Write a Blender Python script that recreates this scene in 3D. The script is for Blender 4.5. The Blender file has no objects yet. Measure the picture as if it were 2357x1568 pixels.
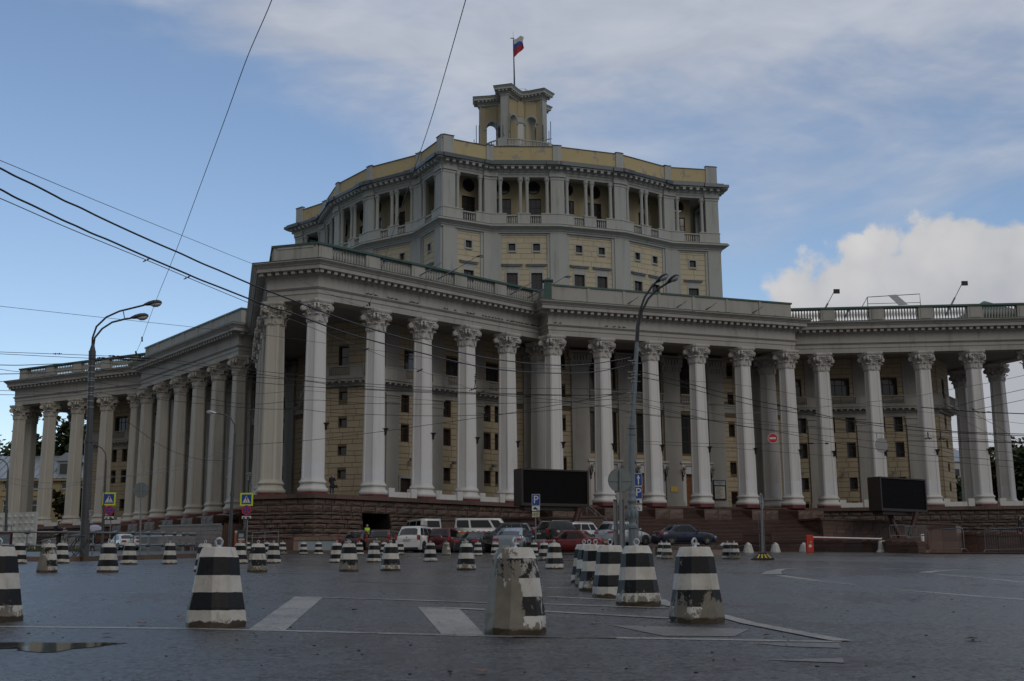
import bpy, bmesh, math, random
from mathutils import Vector, Matrix
random.seed(7)
R = math.radians
scene = bpy.context.scene
COL = scene.collection
# ------------------------------------------------------------------ camera
F_PX, PITCH, ROLL = 2744.86, R(11.1654), R(-0.42312)
cam_d = bpy.data.cameras.new('camera')
cam = bpy.data.objects.new('camera', cam_d); COL.objects.link(cam); scene.camera = cam
cam_d.sensor_width = 36.0; cam_d.lens = 36.0*F_PX/2357.0
cam_d.clip_start = 0.05; cam_d.clip_end = 6000
_cp, _sp, _cr, _sr = math.cos(PITCH), math.sin(PITCH), math.cos(ROLL), math.sin(ROLL)
def c2w(x, u, d):          # camera axes (right, up, forward) to world
    X = x*_cr-u*_sr; U = x*_sr+u*_cr
    return Vector((X, d*_cp-U*_sp, d*_sp+U*_cp))
_m = Matrix.Identity(4)
for i, a in enumerate((c2w(1, 0, 0), c2w(0, 1, 0), -c2w(0, 0, 1))):
    for k in range(3): _m[k][i] = a[k]
cam.matrix_world = _m
def ray(px, py): return c2w((px-1178.5)/F_PX, (784-py)/F_PX, 1.0)
def at(px, py, Y):          # the point of that sight line at distance Y down the square
    d = ray(px, py); return d*(Y/d.y)
NG = c2w(0, 1, 463/F_PX).normalized()      # the square slopes up gently towards the theatre
EYE = 0.75
def gz(x, y): return -(NG.x*x+NG.y*y+EYE)/NG.z
def spot(px, py):           # the point of the ground seen there
    d = ray(px, py); return d*(-EYE/NG.dot(d))
def gspot(px, Y, dz=0.0):   # the point of the ground at distance Y in that column of view
    d = ray(px, 1247); x = d.x*Y/d.y; return Vector((x, Y, gz(x, Y)+dz))
# ------------------------------------------------------------------ light
SUN_EL, SUN_AZ = R(34), R(150)    # azimuth from +Y, clockwise: the sun stands behind and right of the camera
sun_dir = Vector((math.sin(SUN_AZ)*math.cos(SUN_EL), math.cos(SUN_AZ)*math.cos(SUN_EL), math.sin(SUN_EL)))
sd = bpy.data.lights.new('sun', 'SUN'); sd.energy = 0.6; sd.angle = R(35); sd.color = (1.0, 0.96, 0.91)
sun = bpy.data.objects.new('sun', sd); COL.objects.link(sun)
sun.rotation_euler = sun_dir.to_track_quat('Z', 'Y').to_euler()
w = bpy.data.worlds.new('World'); scene.world = w; w.use_nodes = True
nt = w.node_tree; nt.nodes.clear()
def wn(t, **k):
    n = nt.nodes.new(t)
    for a, b in k.items(): setattr(n, a, b)
    return n
def wmath(op, a, b=None, c=None, clamp=False):
    n = wn('ShaderNodeMath', operation=op, use_clamp=clamp)
    for i, v_ in enumerate((a, b, c)):
        if v_ is None: continue
        if isinstance(v_, (int, float)): n.inputs[i].default_value = v_
        else: nt.links.new(v_, n.inputs[i])
    return n.outputs[0]
def wramp(x, lo, hi):
    n = wn('ShaderNodeMapRange', interpolation_type='SMOOTHSTEP'); nt.links.new(x, n.inputs[0])
    n.inputs[1].default_value = lo; n.inputs[2].default_value = hi
    return n.outputs[0]
def wmix(f, a, b):
    n = wn('ShaderNodeMix', data_type='RGBA')
    for s, v_ in ((n.inputs[0], f), (n.inputs[6], a), (n.inputs[7], b)):
        if isinstance(v_, (int, float)): s.default_value = v_
        elif isinstance(v_, tuple): s.default_value = (*v_, 1)
        else: nt.links.new(v_, s)
    return n.outputs[2]
def wnoise(vec, scale, detail=6, rough=0.55, dist=0.0):
    n = wn('ShaderNodeTexNoise'); nt.links.new(vec, n.inputs['Vector'])
    n.inputs['Scale'].default_value = scale; n.inputs['Detail'].default_value = detail
    n.inputs['Roughness'].default_value = rough; n.inputs['Distortion'].default_value = dist
    return n.outputs[0]
tc = wn('ShaderNodeTexCoord').outputs['Generated']
sk = wn('ShaderNodeTexSky', sky_type='NISHITA'); sk.sun_disc = False
sk.sun_elevation = SUN_EL; sk.sun_rotation = SUN_AZ
sk.air_density = 1.0; sk.dust_density = 0.6; sk.ozone_density = 1.6
nt.links.new(tc, sk.inputs[0])
sep = wn('ShaderNodeSeparateXYZ'); nt.links.new(tc, sep.inputs[0])
dx, dy, dz = sep.outputs
az = wmath('ARCTAN2', dx, dy)
el = wmath('ARCSINE', dz)
# stretched coordinates for the high veil of cloud
mp = wn('ShaderNodeMapping'); nt.links.new(tc, mp.inputs[0]); mp.inputs['Rotation'].default_value = (0, R(24), 0); mp.inputs['Scale'].default_value = (1.0, 1.0, 2.6)
n1 = wnoise(mp.outputs[0], 3.1, 6, 0.56, 0.5)
n2 = wnoise(mp.outputs[0], 9.0, 4, 0.6, 0.3)
n3 = wnoise(tc, 1.3, 3, 0.5)
# lower edge of the veil: high on the left, lower towards the right
edge = wmath('ADD', wmath('MULTIPLY', wramp(wmath('MULTIPLY', az, -1.0), -0.02, 0.62), 0.24), 0.335)
vein = wmath('ADD', wmath('MULTIPLY', wmath('SUBTRACT', n1, 0.5), 0.42), wmath('MULTIPLY', wmath('SUBTRACT', n2, 0.5), 0.10))
cov = wramp(wmath('ADD', wmath('SUBTRACT', el, edge), vein), -0.075, 0.10)
veil = wmix(wramp(n2, 0.3, 0.75), (3.05, 3.45, 4.3), (4.7, 5.05, 5.75))
veil = wmix(wramp(n3, 0.35, 0.65), veil, wmix(0.5, veil, (3.9, 4.15, 4.7)))
mult = wn('ShaderNodeMix', data_type='RGBA', blend_type='MULTIPLY'); mult.inputs[0].default_value = 1
nt.links.new(sk.outputs[0], mult.inputs[6]); mult.inputs[7].default_value = (1.10, 1.07, 1.07, 1)
sky = wmix(wmath('MULTIPLY', cov, wmath('ADD', 0.70, wmath('MULTIPLY', wramp(n1, .36, .58), 0.27))), mult.outputs[2], veil)
# heaped clouds standing over the horizon on the right and further round the sky
n4 = wnoise(tc, 10.5, 8, 0.60, 0.2)
vo = wn('ShaderNodeTexVoronoi', feature='F1'); nt.links.new(tc, vo.inputs['Vector']); vo.inputs['Scale'].default_value = 26; vo.inputs['Detail'].default_value = 1.5; vo.inputs['Roughness'].default_value = .55
vo2 = wmath('MULTIPLY', wmath('SUBTRACT', .45, vo.outputs['Distance']), .035)
top = wmath('ADD', wmath('MULTIPLY', wramp(az, 0.19, 0.34), 0.062), wmath('ADD', wmath('MULTIPLY', wmath('SUBTRACT', n4, 0.5), 0.13), 0.228))
top = wmath('ADD', top, vo2)
top = wmath('SUBTRACT', top, wmath('MULTIPLY', wramp(az, 0.75, 1.3), 0.12))
cu = wramp(wmath('SUBTRACT', top, el), -0.004, 0.012)
cu = wmath('MULTIPLY', cu, wramp(wmath('ADD', az, wmath('MULTIPLY', wmath('SUBTRACT', n4, 0.5), 0.10)), 0.197, 0.217))
cshade = wramp(wmath('SUBTRACT', top, el), 0.0, 0.16)
n5 = wnoise(tc, 12, 3, 0.55, 0.0)
ccol = wmix(wmath('ADD', wmath('MULTIPLY', cshade, 0.85), wmath('ADD', wmath('MULTIPLY', wmath('SUBTRACT', n5, 0.5), 0.5), wmath('MULTIPLY', vo.outputs['Distance'], .5)), clamp=True), (5.7, 5.6, 5.6), (3.5, 3.65, 3.95))
sky = wmix(cu, sky, ccol)
# unseen sky behind the camera is dimmed to hold down light on the facade
sky = wmix(wramp(wmath('MULTIPLY', dy, -1.0), -0.3, 0.5), sky, (1.82, 1.86, 1.94))
bg = wn('ShaderNodeBackground'); nt.links.new(sky, bg.inputs[0]); bg.inputs[1].default_value = 0.12
ow = wn('ShaderNodeOutputWorld'); nt.links.new(bg.outputs[0], ow.inputs[0])
vs = scene.view_settings
vs.view_transform = 'Standard'; vs.look = 'None'; vs.exposure = 0.0; vs.gamma = 1.0; vs.use_curve_mapping = False
scene.render.engine = 'CYCLES'
# ------------------------------------------------------------------ helpers
WMX = {}
LIMIT = 300
def wmx(o): return WMX.get(o.name, Matrix.Identity(4))
def link(o, parent=None, mw=None):
    COL.objects.link(o)
    mw = mw or Matrix.Identity(4)
    if parent is not None:
        o.parent = parent
        o.matrix_basis = wmx(parent).inverted() @ mw
    else: o.matrix_basis = mw
    WMX[o.name] = mw.copy()
    return o
def tag(o, label=None, cat=None, group=None, kind=None, category=None):
    cat = cat or category
    if label: o['label'] = label
    if cat: o['category'] = cat
    if group: o['group'] = group
    if kind: o['kind'] = kind
    return o
def thing(name, loc, rz, label, cat, group=None):
    o = bpy.data.objects.new(name, None); o.empty_display_size = 0.3
    link(o, None, Matrix.Translation(loc) @ Matrix.Rotation(rz, 4, 'Z'))
    return tag(o, label, cat, group)
def TM(x=0, y=0, z=0, rz=0, rx=0, ry=0, s=None):
    m = Matrix.Translation((x, y, z)) @ Matrix.Rotation(rz, 4, 'Z')
    if rx: m = m @ Matrix.Rotation(rx, 4, 'X')
    if ry: m = m @ Matrix.Rotation(ry, 4, 'Y')
    if s: m = m @ Matrix.Diagonal((*s, 1))
    return m
class MB:
    def __init__(self): self.v = []; self.f = []; self.m = []; self.s = []
    def add(self, vs, fs, mi=0, sm=False, M=None):
        b = len(self.v)
        self.v += [tuple(M @ Vector(p)) for p in vs] if M is not None else [tuple(p) for p in vs]
        for f in fs: self.f.append(tuple(b+i for i in f)); self.m.append(mi); self.s.append(sm)
        return self
    def box(self, x0, x1, y0, y1, z0, z1, mi=0, M=None, tx=1.0, ty=1.0):
        cx, cy = (x0+x1)/2, (y0+y1)/2
        vs = [(x0, y0, z0), (x1, y0, z0), (x1, y1, z0), (x0, y1, z0)]
        vs += [(cx+(x-cx)*tx, cy+(y-cy)*ty, z1) for x, y, _ in vs]
        return self.add(vs, [(3, 2, 1, 0), (4, 5, 6, 7), (0, 1, 5, 4), (1, 2, 6, 5), (2, 3, 7, 6), (3, 0, 4, 7)], mi, False, M)
    def prism(self, poly, z0, z1, mi=0, M=None, top=None):
        n = len(poly); top = top or poly
        vs = [(x, y, z0) for x, y in poly]+[(x, y, z1) for x, y in top]
        return self.add(vs, [tuple(range(n))[::-1], tuple(range(n, 2*n))]+[(i, (i+1) % n, n+(i+1) % n, n+i) for i in range(n)], mi, False, M)
    def loft(self, rings, mi=0, sm=False, M=None, cap=True, closed=True):
        n = len(rings[0]); vs = [p for r in rings for p in r]; fs = []
        for k in range(len(rings)-1):
            for i in range(n if closed else n-1):
                j = (i+1) % n
                fs.append((k*n+i, k*n+j, (k+1)*n+j, (k+1)*n+i))
        self.add(vs, fs, mi, sm, M)
        if cap and closed:
            b = len(vs)
            self.add(rings[0], [tuple(range(n))[::-1]], mi, False, M); self.add(rings[-1], [tuple(range(n))], mi, False, M)
        return self
    def lathe(self, prof, n=12, mi=0, sm=True, M=None, cap=True):
        return self.loft([[(r*math.cos(2*math.pi*i/n), r*math.sin(2*math.pi*i/n), z) for i in range(n)] for r, z in prof], mi, sm, M, cap)
    def tube(self, pts, r, n=6, mi=0, sm=True, M=None, closed=False):
        pts = [Vector(p) for p in pts]; rs = r if isinstance(r, (list, tuple)) else [r]*len(pts); rings = []
        N = len(pts)
        for i, p in enumerate(pts):
            if closed: t = pts[(i+1) % N]-pts[i-1]
            else: t = pts[min(i+1, N-1)]-pts[max(i-1, 0)]
            t.normalize(); ref = Vector((0, 0, 1)) if abs(t.z) < 0.92 else Vector((0, 1, 0))
            a = t.cross(ref).normalized(); b = a.cross(t)
            rings.append([tuple(p+a*(rs[i]*math.cos(2*math.pi*k/n))+b*(rs[i]*math.sin(2*math.pi*k/n))) for k in range(n)])
        if closed: rings.append(rings[0])
        return self.loft(rings, mi, sm, M, cap=not closed)
    def ball(self, c, r, n=10, mi=0, sx=1, sy=1, sz=1, M=None):
        rings = []
        for k in range(1, n//2+1):
            a = math.pi*k/(n//2+1)
            rings.append([(c[0]+sx*r*math.sin(a)*math.cos(2*math.pi*i/n), c[1]+sy*r*math.sin(a)*math.sin(2*math.pi*i/n), c[2]-sz*r*math.cos(a)) for i in range(n)])
        return self.loft(rings, mi, True, M)
    def mesh(self, name, mats):
        me = bpy.data.meshes.new(name); me.from_pydata(self.v, [], self.f)
        if not isinstance(mats, (list, tuple)): mats = [mats]
        for m_ in mats: me.materials.append(m_)
        if len(mats) > 1: me.polygons.foreach_set('material_index', self.m)
        me.polygons.foreach_set('use_smooth', self.s); me.update()
        return me
    def build(self, name, mats, parent=None, mw=None, bevel=None, **tags):
        o = bpy.data.objects.new(name, self.mesh(name, mats))
        if bevel:
            b = o.modifiers.new('bevel', 'BEVEL'); b.width = bevel; b.segments = 2; b.limit_method = 'ANGLE'; b.angle_limit = R(40)
        link(o, parent, mw)
        if tags: tag(o, **tags)
        return o
def inst(name, me, parent, mw, **tags):
    o = bpy.data.objects.new(name, me); link(o, parent, mw)
    if tags: tag(o, **tags)
    return o
def pieces(name, items, parent, limit=LIMIT, rest_name=None):
    """items: (mesh, world matrix). The nearest become parts, the rest one joined part."""
    items = sorted(items, key=lambda it: it[1].translation.length)
    for me, mw in items[:limit]: inst(name, me, parent, mw)
    rest = items[limit:]
    if rest:
        mats = []; b = MB()
        for me, mw in rest:
            base = []
            for m_ in me.materials:
                if m_ not in mats: mats.append(m_)
                base.append(mats.index(m_))
            o0 = len(b.v); b.v += [tuple(mw @ v_.co) for v_ in me.vertices]
            for p in me.polygons:
                b.f.append(tuple(o0+i for i in p.vertices)); b.m.append(base[p.material_index]); b.s.append(p.use_smooth)
        b.build(rest_name or name, mats, parent, None, kind='stuff')
def copy_tree(o, mw, parent=None):
    kids = [c for c in o.children]
    c = o.copy(); link(c, parent, mw)
    rel0 = wmx(o).inverted()
    for k in kids: copy_tree(k, mw @ rel0 @ wmx(k), c)
    return c
def sweep(b, path, prof, mi=0, closed=True, skip=()):
    """path: 2D points, outward to the right of travel; prof: (offset, z). mi may be a list per profile segment."""
    n = len(path); P = [Vector(p) for p in path]; nr = []
    for i in range(n if closed else n-1):
        d = (P[(i+1) % n]-P[i]).normalized(); nr.append(Vector((d.y, -d.x)))
    def off(i, d):
        if closed: a, c = nr[i-1], nr[i]
        elif i == 0: return P[0]+nr[0]*d
        elif i == n-1: return P[-1]+nr[-1]*d
        else: a, c = nr[i-1], nr[i]
        m_ = a+c; L = m_.length
        if L < 1e-4: return P[i]+a*d
        m_ /= L; return P[i]+m_*(d/max(0.3, m_.dot(a)))
    rows = [[(*off(i, d), z) for i in range(n)] for d, z in prof]
    vs = [p for r in rows for p in r]
    for k in range(len(prof)-1):
        m_ = mi[k] if isinstance(mi, (list, tuple)) else mi
        fs = []
        for i in range(n if closed else n-1):
            if i in skip: continue
            j = (i+1) % n; fs.append((k*n+i, k*n+j, (k+1)*n+j, (k+1)*n+i))
        b.add(vs, fs, m_)
    # drop duplicates is not needed: every strip carries its own copy of the rows
    return b
# ------------------------------------------------------------------ materials
class Mat:
    def __init__(self, name):
        self.m = bpy.data.materials.new(name); self.m.use_nodes = True; self.t = self.m.node_tree
        self.p = self.t.nodes['Principled BSDF']; self.tcn = None
    def n(self, t, **k):
        n = self.t.nodes.new(t)
        for a, b in k.items(): setattr(n, a, b)
        return n
    def co(self, kind='Object'):
        if kind == 'World': return self.n('ShaderNodeNewGeometry').outputs['Position']
        if not self.tcn: self.tcn = self.n('ShaderNodeTexCoord')
        return self.tcn.outputs[kind]
    def set(self, s, v):
        if isinstance(s, str): s = self.p.inputs[s]
        if isinstance(v, (int, float)): s.default_value = v
        elif isinstance(v, tuple): s.default_value = (*v, 1) if len(v) == 3 and s.type == 'RGBA' else v
        else: self.t.links.new(v, s)
    def noise(self, scale, detail=4, rough=0.55, vec=None, dist=0, sc3=None):
        n = self.n('ShaderNodeTexNoise'); v = vec or self.co()
        if sc3:
            mp = self.n('ShaderNodeMapping'); self.t.links.new(v, mp.inputs[0]); mp.inputs['Scale'].default_value = sc3; v = mp.outputs[0]
        self.t.links.new(v, n.inputs['Vector']); n.inputs['Scale'].default_value = scale
        n.inputs['Detail'].default_value = detail; n.inputs['Roughness'].default_value = rough; n.inputs['Distortion'].default_value = dist
        return n.outputs[0]
    def ramp(self, x, lo, hi, a=0.0, b=1.0):
        n = self.n('ShaderNodeMapRange', interpolation_type='SMOOTHSTEP'); self.set(n.inputs[0], x)
        for i, v in enumerate((lo, hi, a, b)): n.inputs[1+i].default_value = v
        return n.outputs[0]
    def math(self, op, a, b=0.0, clamp=False):
        n = self.n('ShaderNodeMath', operation=op, use_clamp=clamp); self.set(n.inputs[0], a); self.set(n.inputs[1], b); return n.outputs[0]
    def mix(self, f, a, b, bt='MIX'):
        n = self.n('ShaderNodeMix', data_type='RGBA', blend_type=bt)
        self.set(n.inputs[0], f); self.set(n.inputs[6], a); self.set(n.inputs[7], b); return n.outputs[2]
    def bump(self, h, strength=0.3, dist=0.02):
        n = self.n('ShaderNodeBump'); n.inputs['Strength'].default_value = strength; n.inputs['Distance'].default_value = dist
        self.set(n.inputs['Height'], h); self.set('Normal', n.outputs[0])
    def rnd(self): return self.n('ShaderNodeObjectInfo').outputs['Random']
def simple(name, col, rough=0.6, metal=0.0, spec=0.5, var=0.0, scale=3.0, dirt=None, dirt_amt=0.5, bump=0.0, bscale=30, coord='World', coat=0.0, rnd=0.0, streak=0.0):
    M = Mat(name); M.set('Roughness', rough); M.set('Metallic', metal); M.set('Specular IOR Level', spec)
    if coat: M.set('Coat Weight', coat); M.set('Coat Roughness', 0.04)
    c = col; v = M.co(coord)
    if var:
        c = M.mix(M.noise(scale, 6, 0.6, v), tuple(x*(1-var) for x in col), tuple(min(1, x*(1+var)) for x in col))
    if rnd: c = M.mix(M.rnd(), M.mix(1.0, c, (1-rnd,)*3, 'MULTIPLY'), M.mix(1.0, c, (1+rnd,)*3, 'MULTIPLY'))
    if dirt: c = M.mix(M.ramp(M.noise(scale*0.6, 8, 0.65, v, 0.4, (1, 1, 0.35)), 0.5, 0.72, 0, dirt_amt), c, dirt)
    if streak: c = M.mix(M.math('MULTIPLY', M.ramp(M.noise(1.6, 7, .7, v, .1, (1, 1, .10)), .50, .72), M.ramp(M.noise(.22, 4, .6, v), .35, .62, .25, 1.0)), c, tuple(x*(1-streak) for x in col))
    M.set('Base Color', c)
    if bump: M.bump(M.noise(bscale, 5, 0.6, v), bump, 0.02)
    return M.m
M = {}
M['column'] = simple('column_paint', (.60, .59, .57), .6, streak=.25, var=.06, scale=.7, dirt=(.40, .38, .35), dirt_amt=.35, bump=.1, bscale=9)
def _colmat():
    m = Mat('column_paint_two_tone'); g = m.co('Object'); s = m.n('ShaderNodeSeparateXYZ'); m.t.links.new(g, s.inputs[0])
    band = m.ramp(s.outputs[2], 1.30, 1.33)
    streak = m.ramp(m.noise(1.1, 7, .68, m.co('World'), 0, (1, 1, .10)), .46, .68, 0, .6)
    up = m.mix(streak, (.66, .65, .63), (.50, .48, .45)); lo = m.mix(m.noise(3, 5, .6), (.70, .71, .73), (.62, .62, .63))
    m.set('Base Color', m.mix(band, lo, up)); m.set('Roughness', .55); m.bump(m.noise(14, 5), .08, .02); return m.m
M['shaft'] = _colmat()
M['cream'] = simple('cream_column_paint', (.48, .45, .39), .65, streak=.3, var=.07, scale=.7, dirt=(.33, .30, .25), dirt_amt=.4, bump=.1, bscale=9)
M['stucco_w'] = simple('capital_paint', (.52, .50, .47), .7, var=.08, scale=.7, dirt=(.33, .31, .28), dirt_amt=.5, bump=.1, bscale=9)
M['stucco'] = simple('grey_cream_stucco', (.39, .375, .345), .75, streak=.42, var=.09, scale=.5, dirt=(.27, .25, .22), dirt_amt=.55, bump=.12, bscale=6)
M['stucco_pale'] = simple('pale_green_grey_stucco', (.40, .415, .395), .75, streak=.36, var=.07, scale=.5, dirt=(.30, .30, .27), dirt_amt=.45, bump=.1, bscale=6)
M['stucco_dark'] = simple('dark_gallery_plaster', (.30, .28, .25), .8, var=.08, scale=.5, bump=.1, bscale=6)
M['block'] = simple('yellow_wall_block', (.45, .37, .255), .75, streak=.22, var=.08, scale=1.2, bump=.12, bscale=8, dirt=(.34, .28, .18), dirt_amt=.3, rnd=.05)
M['mortar'] = simple('wall_joint', (.15, .115, .07), .9)
M['mortar_y'] = simple('wall_joint_yellow', (.26, .21, .12), .9)
M['yellow'] = simple('yellow_stucco', (.44, .375, .24), .8, var=.07, scale=.8, dirt=(.38, .33, .21), dirt_amt=.35, bump=.1)
M['yellow_block'] = simple('pale_yellow_block', (.52, .46, .33), .8, streak=.22, var=.05, scale=1.0, dirt=(.4, .35, .23), dirt_amt=.25, rnd=.03)
def _attic():
    m = Mat('peeling_yellow_attic'); v = m.co('World')
    c = m.mix(m.noise(1.2, 5, .6, v), (.46, .375, .20), (.54, .45, .26))
    c = m.mix(m.ramp(m.noise(.55, 9, .70, v, .5), .565, .60), c, (.33, .31, .27))
    c = m.mix(m.ramp(m.noise(.9, 6, .7, v, 0, (1, 1, .2)), .55, .8, 0, .5), c, (.30, .25, .15))
    m.set('Base Color', c); m.set('Roughness', .85); return m.m
M['attic'] = _attic()
M['copper'] = simple('green_sheet_metal', (.032, .088, .070), .45, var=.25, scale=2.0, spec=.6, dirt=(.08, .09, .07), dirt_amt=.6)
M['gutter'] = simple('grey_sheet_metal', (.10, .11, .12), .4, var=.2, scale=1.5, metal=.5)
def _granite(name, a, b, rough=.55, sc=14):
    m = Mat(name); v = m.co('World')
    c = m.mix(m.noise(sc, 6, .75, v), a, b)
    c = m.mix(m.rnd(), m.mix(1, c, (.72, .74, .76), 'MULTIPLY'), m.mix(1, c, (1.22, 1.15, 1.12), 'MULTIPLY'))
    c = m.mix(m.ramp(m.noise(.5, 6, .65, v, .4, (1, 1, .4)), .5, .75, 0, .7), c, tuple(x*.4 for x in a))
    m.set('Base Color', c); m.set('Roughness', rough); m.bump(m.noise(9, 7, .7, v), .55, .05); return m.m
M['granite'] = _granite('brown_rough_granite', (.068, .042, .030), (.15, .104, .080), .5)
M['granite_s'] = _granite('brown_cut_granite', (.068, .038, .028), (.135, .083, .062), .42, 20)
M['granite_red'] = _granite('red_step_granite', (.062, .031, .023), (.115, .062, .046), .4, 20)
M['granite_dark'] = simple('granite_joint', (.012, .009, .008), .9)
M['granite_pink'] = _granite('pink_granite', (.15, .088, .065), (.24, .155, .115), .5, 20)
M['red_paint'] = simple('dark_red_paint', (.14, .022, .025), .5, var=.15, scale=4)
M['glass'] = simple('dark_window_glass', (.028, .030, .033), .08, spec=.9, var=.3, scale=.6)
M['glass_green'] = simple('car_window_glass', (.010, .014, .014), .05, spec=.7)
M['frame'] = simple('dark_red_window_frame', (.055, .018, .015), .5)
M['frame_w'] = simple('white_window_frame', (.6, .6, .58), .5)
M['door'] = simple('varnished_oak_door', (.20, .075, .025), .4, var=.3, scale=5)
M['door_dark'] = simple('dark_brown_door', (.04, .017, .012), .5, var=.2, scale=5)
M['dark'] = simple('black_opening', (.01, .009, .008), .9)
M['iron'] = simple('black_iron', (.015, .015, .016), .45, metal=.3)
M['steel'] = simple('galvanised_steel', (.22, .23, .24), .42, metal=.7, var=.2, scale=5)
M['steel_lt'] = simple('pale_galvanised_steel', (.45, .46, .47), .38, metal=.7, var=.15, scale=8)
M['pole_grey'] = simple('weathered_pole_paint', (.055, .060, .064), .5, var=.35, scale=2.5, dirt=(.05, .045, .04), dirt_amt=.6)
M['pole_blue'] = simple('blue_grey_pole_paint', (.15, .18, .20), .5, var=.22, scale=2.5, dirt=(.08, .09, .09), dirt_amt=.5, bump=.1)
M['white'] = simple('white_gloss', (.72, .72, .72), .4, var=.04)
M['brass'] = simple('brass', (.60, .42, .10), .25, metal=.9)
M['paper'] = simple('poster_paper', (.55, .54, .46), .6)
M['plaque'] = simple('grey_sign_face', (.42, .44, .46), .5)
# ------------------------------------------------------------------ theatre: plan of a five-pointed star
OX, OY, PHI, BETA = 0.5903, 155.9176, R(19.5667), math.atan(0.443)
def SF(sd): return Matrix.Translation((OX, OY, 0)) @ Matrix.Rotation(PHI+sd*2*math.pi/5, 4, 'Z')
def PW(sd, t, r, z=0.0): return SF(sd) @ Vector((t, -r, z))
def WF(sd, t, r, ang=0.0): return SF(sd) @ Matrix.Translation((t, -r, 0)) @ Matrix.Rotation(ang, 4, 'Z')
theatre = thing('theatre', (OX, OY, 2.0), 0, 'huge star-shaped theatre with white pentagonal columns, yellow upper drum and small turret on top', 'theatre')
TIP = (36.1, 52.86)
COLS = [-36.1, -30.75, -26.13, -21.52, -16.98]; COLR = [52.86, 50.64, 48.66, 46.60, 44.54]
side_cols = [(t, r) for t, r in zip(COLS, COLR)]+[((k-2.5)*5.02, 44.94) for k in range(6)]+[(-t, r) for t, r in zip(COLS[::-1], COLR[::-1])]
def star_path(f):
    out = []
    for sd in range(-2, 3):
        out += [tuple(PW(sd, t, r).xy) for t, r in f]
    return out
BREAK = 42.43
ent_path = star_path([(-36.1, 52.86), (-12.55, BREAK), (-12.55, 44.94), (12.55, 44.94), (12.55, BREAK), (36.1, 52.86)])
plain_path = star_path([(-36.1, 52.86), (-12.55, BREAK), (12.55, BREAK), (36.1, 52.86)])
# --- shafts, bases, capitals (pentagonal, with a bead on every corner)
def penta(Rr, z, bead=0.05):
    pts = []
    for k in range(5):
        a = -math.pi/2+math.pi/5+k*2*math.pi/5      # corners; a flat faces -y
        ri = Rr*math.cos(math.pi/5)
        for da, fac in ((-13, .965), (-11, 1.0), (-5, 1.0), (5, 1.0), (11, 1.0), (13, .965)):
            th = math.pi/5-abs(R(da))
            rr = ri/math.cos(th)
            if abs(da) <= 11: rr = min(rr*1.03, Rr*1.0)
            else: rr = rr*.985
            pts.append((rr*math.cos(a+R(da)), rr*math.sin(a+R(da)), z))
    return pts
def pent_round(Rr, z, k_round):
    pts = []
    for i in range(30):
        a = -math.pi/2+2*math.pi*i/30
        th = (a+math.pi/2) % (2*math.pi/5)
        th = min(th, 2*math.pi/5-th)
        rp = Rr*math.cos(math.pi/5)/math.cos(th) if True else Rr
        rr = rp*(1-k_round)+Rr*.93*k_round
        pts.append((rr*math.cos(a), rr*math.sin(a), z))
    return pts
sh = MB(); H = 12.5
sh.loft([penta(.95*(1-0.15*(u**1.4)), H*u) for u in (0, .15, .3, .45, .6, .75, .9, 1)])
shaft_me = sh.mesh('shaft', M['shaft']); shaft_cream = sh.mesh('shaft', M['cream'])
bs = MB()
bs.loft([pent_round(r_, z_, k_) for r_, z_, k_ in ((1.36, 0, .5), (1.42, .06, .5), (1.45, .16, .5), (1.42, .27, .5), (1.33, .33, .5), (1.27, .36, .4), (1.20, .46, .4), (1.17, .58, .4), (1.20, .66, .4),
         (1.27, .68, .4), (1.29, .75, .4), (1.27, .83, .4), (1.18, .87, .3), (1.13, .93, .2), (1.10, 1.05, .1))], sm=True)
for _i, _v in enumerate(bs.v): bs.v[_i] = (_v[0]*.90, _v[1]*.90, _v[2])
base_me = bs.mesh('base', M['column']); base_cream = bs.mesh('base', M['cream'])
pb = MB(); pb.loft([pent_round(1.27, -.32, .5), pent_round(1.27, 0.0, .5)]); redbase_me = pb.mesh('painted_plinth', M['red_paint'])
cp = MB()
cp.loft([pent_round(.95, -.02, .1), pent_round(1.0, .03, .1), pent_round(1.0, .1, .1), pent_round(.90, .13, .1), pent_round(.92, .7, .2), pent_round(1.0, 1.1, .3), pent_round(1.15, 1.42, .3)], sm=True)
def leaf(b, a, r0, z0, h, w_, curl, lean=.12):
    sec = []
    for u in (0, .35, .65, .88, 1.0, .93):
        z = z0+h*u; ww = w_*(.75+.4*math.sin(math.pi*min(1, u*1.05)))*(1 if u < .88 else .75)
        rr = r0+lean*u*u+(curl if u >= .88 else 0)*(1 if u < 1 or True else 0)
        sec.append((rr, z, ww))
    sec[-1] = (sec[-2][0]+curl*.8, z0+h*.86, w_*.45)
    vs = []
    for rr, z, ww in sec:
        for s, d in ((-1, -.05), (-.45, .02), (0, .06), (.45, .02), (1, -.05)):
            x = (rr+d); y = s*ww
            vs.append((x*math.cos(a)-y*math.sin(a), x*math.sin(a)+y*math.cos(a), z))
    fs = []
    for k in range(len(sec)-1):
        for i in range(4): fs.append((k*5+i, k*5+i+1, k*5+i+6, k*5+i+5))
    b.add(vs, fs, 0, False)
for k in range(10):
    a = -math.pi/2+k*math.pi/5
    rr = .78 if k % 2 == 0 else .90
    leaf(cp, a, rr+.05, .06, .66, .30, .16)
    leaf(cp, a+math.pi/10, rr*1.03, .10, 1.02, .20, .18, .16)
    leaf(cp, a-math.pi/10, rr*1.02, .55, .72, .15, .14, .20)
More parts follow.
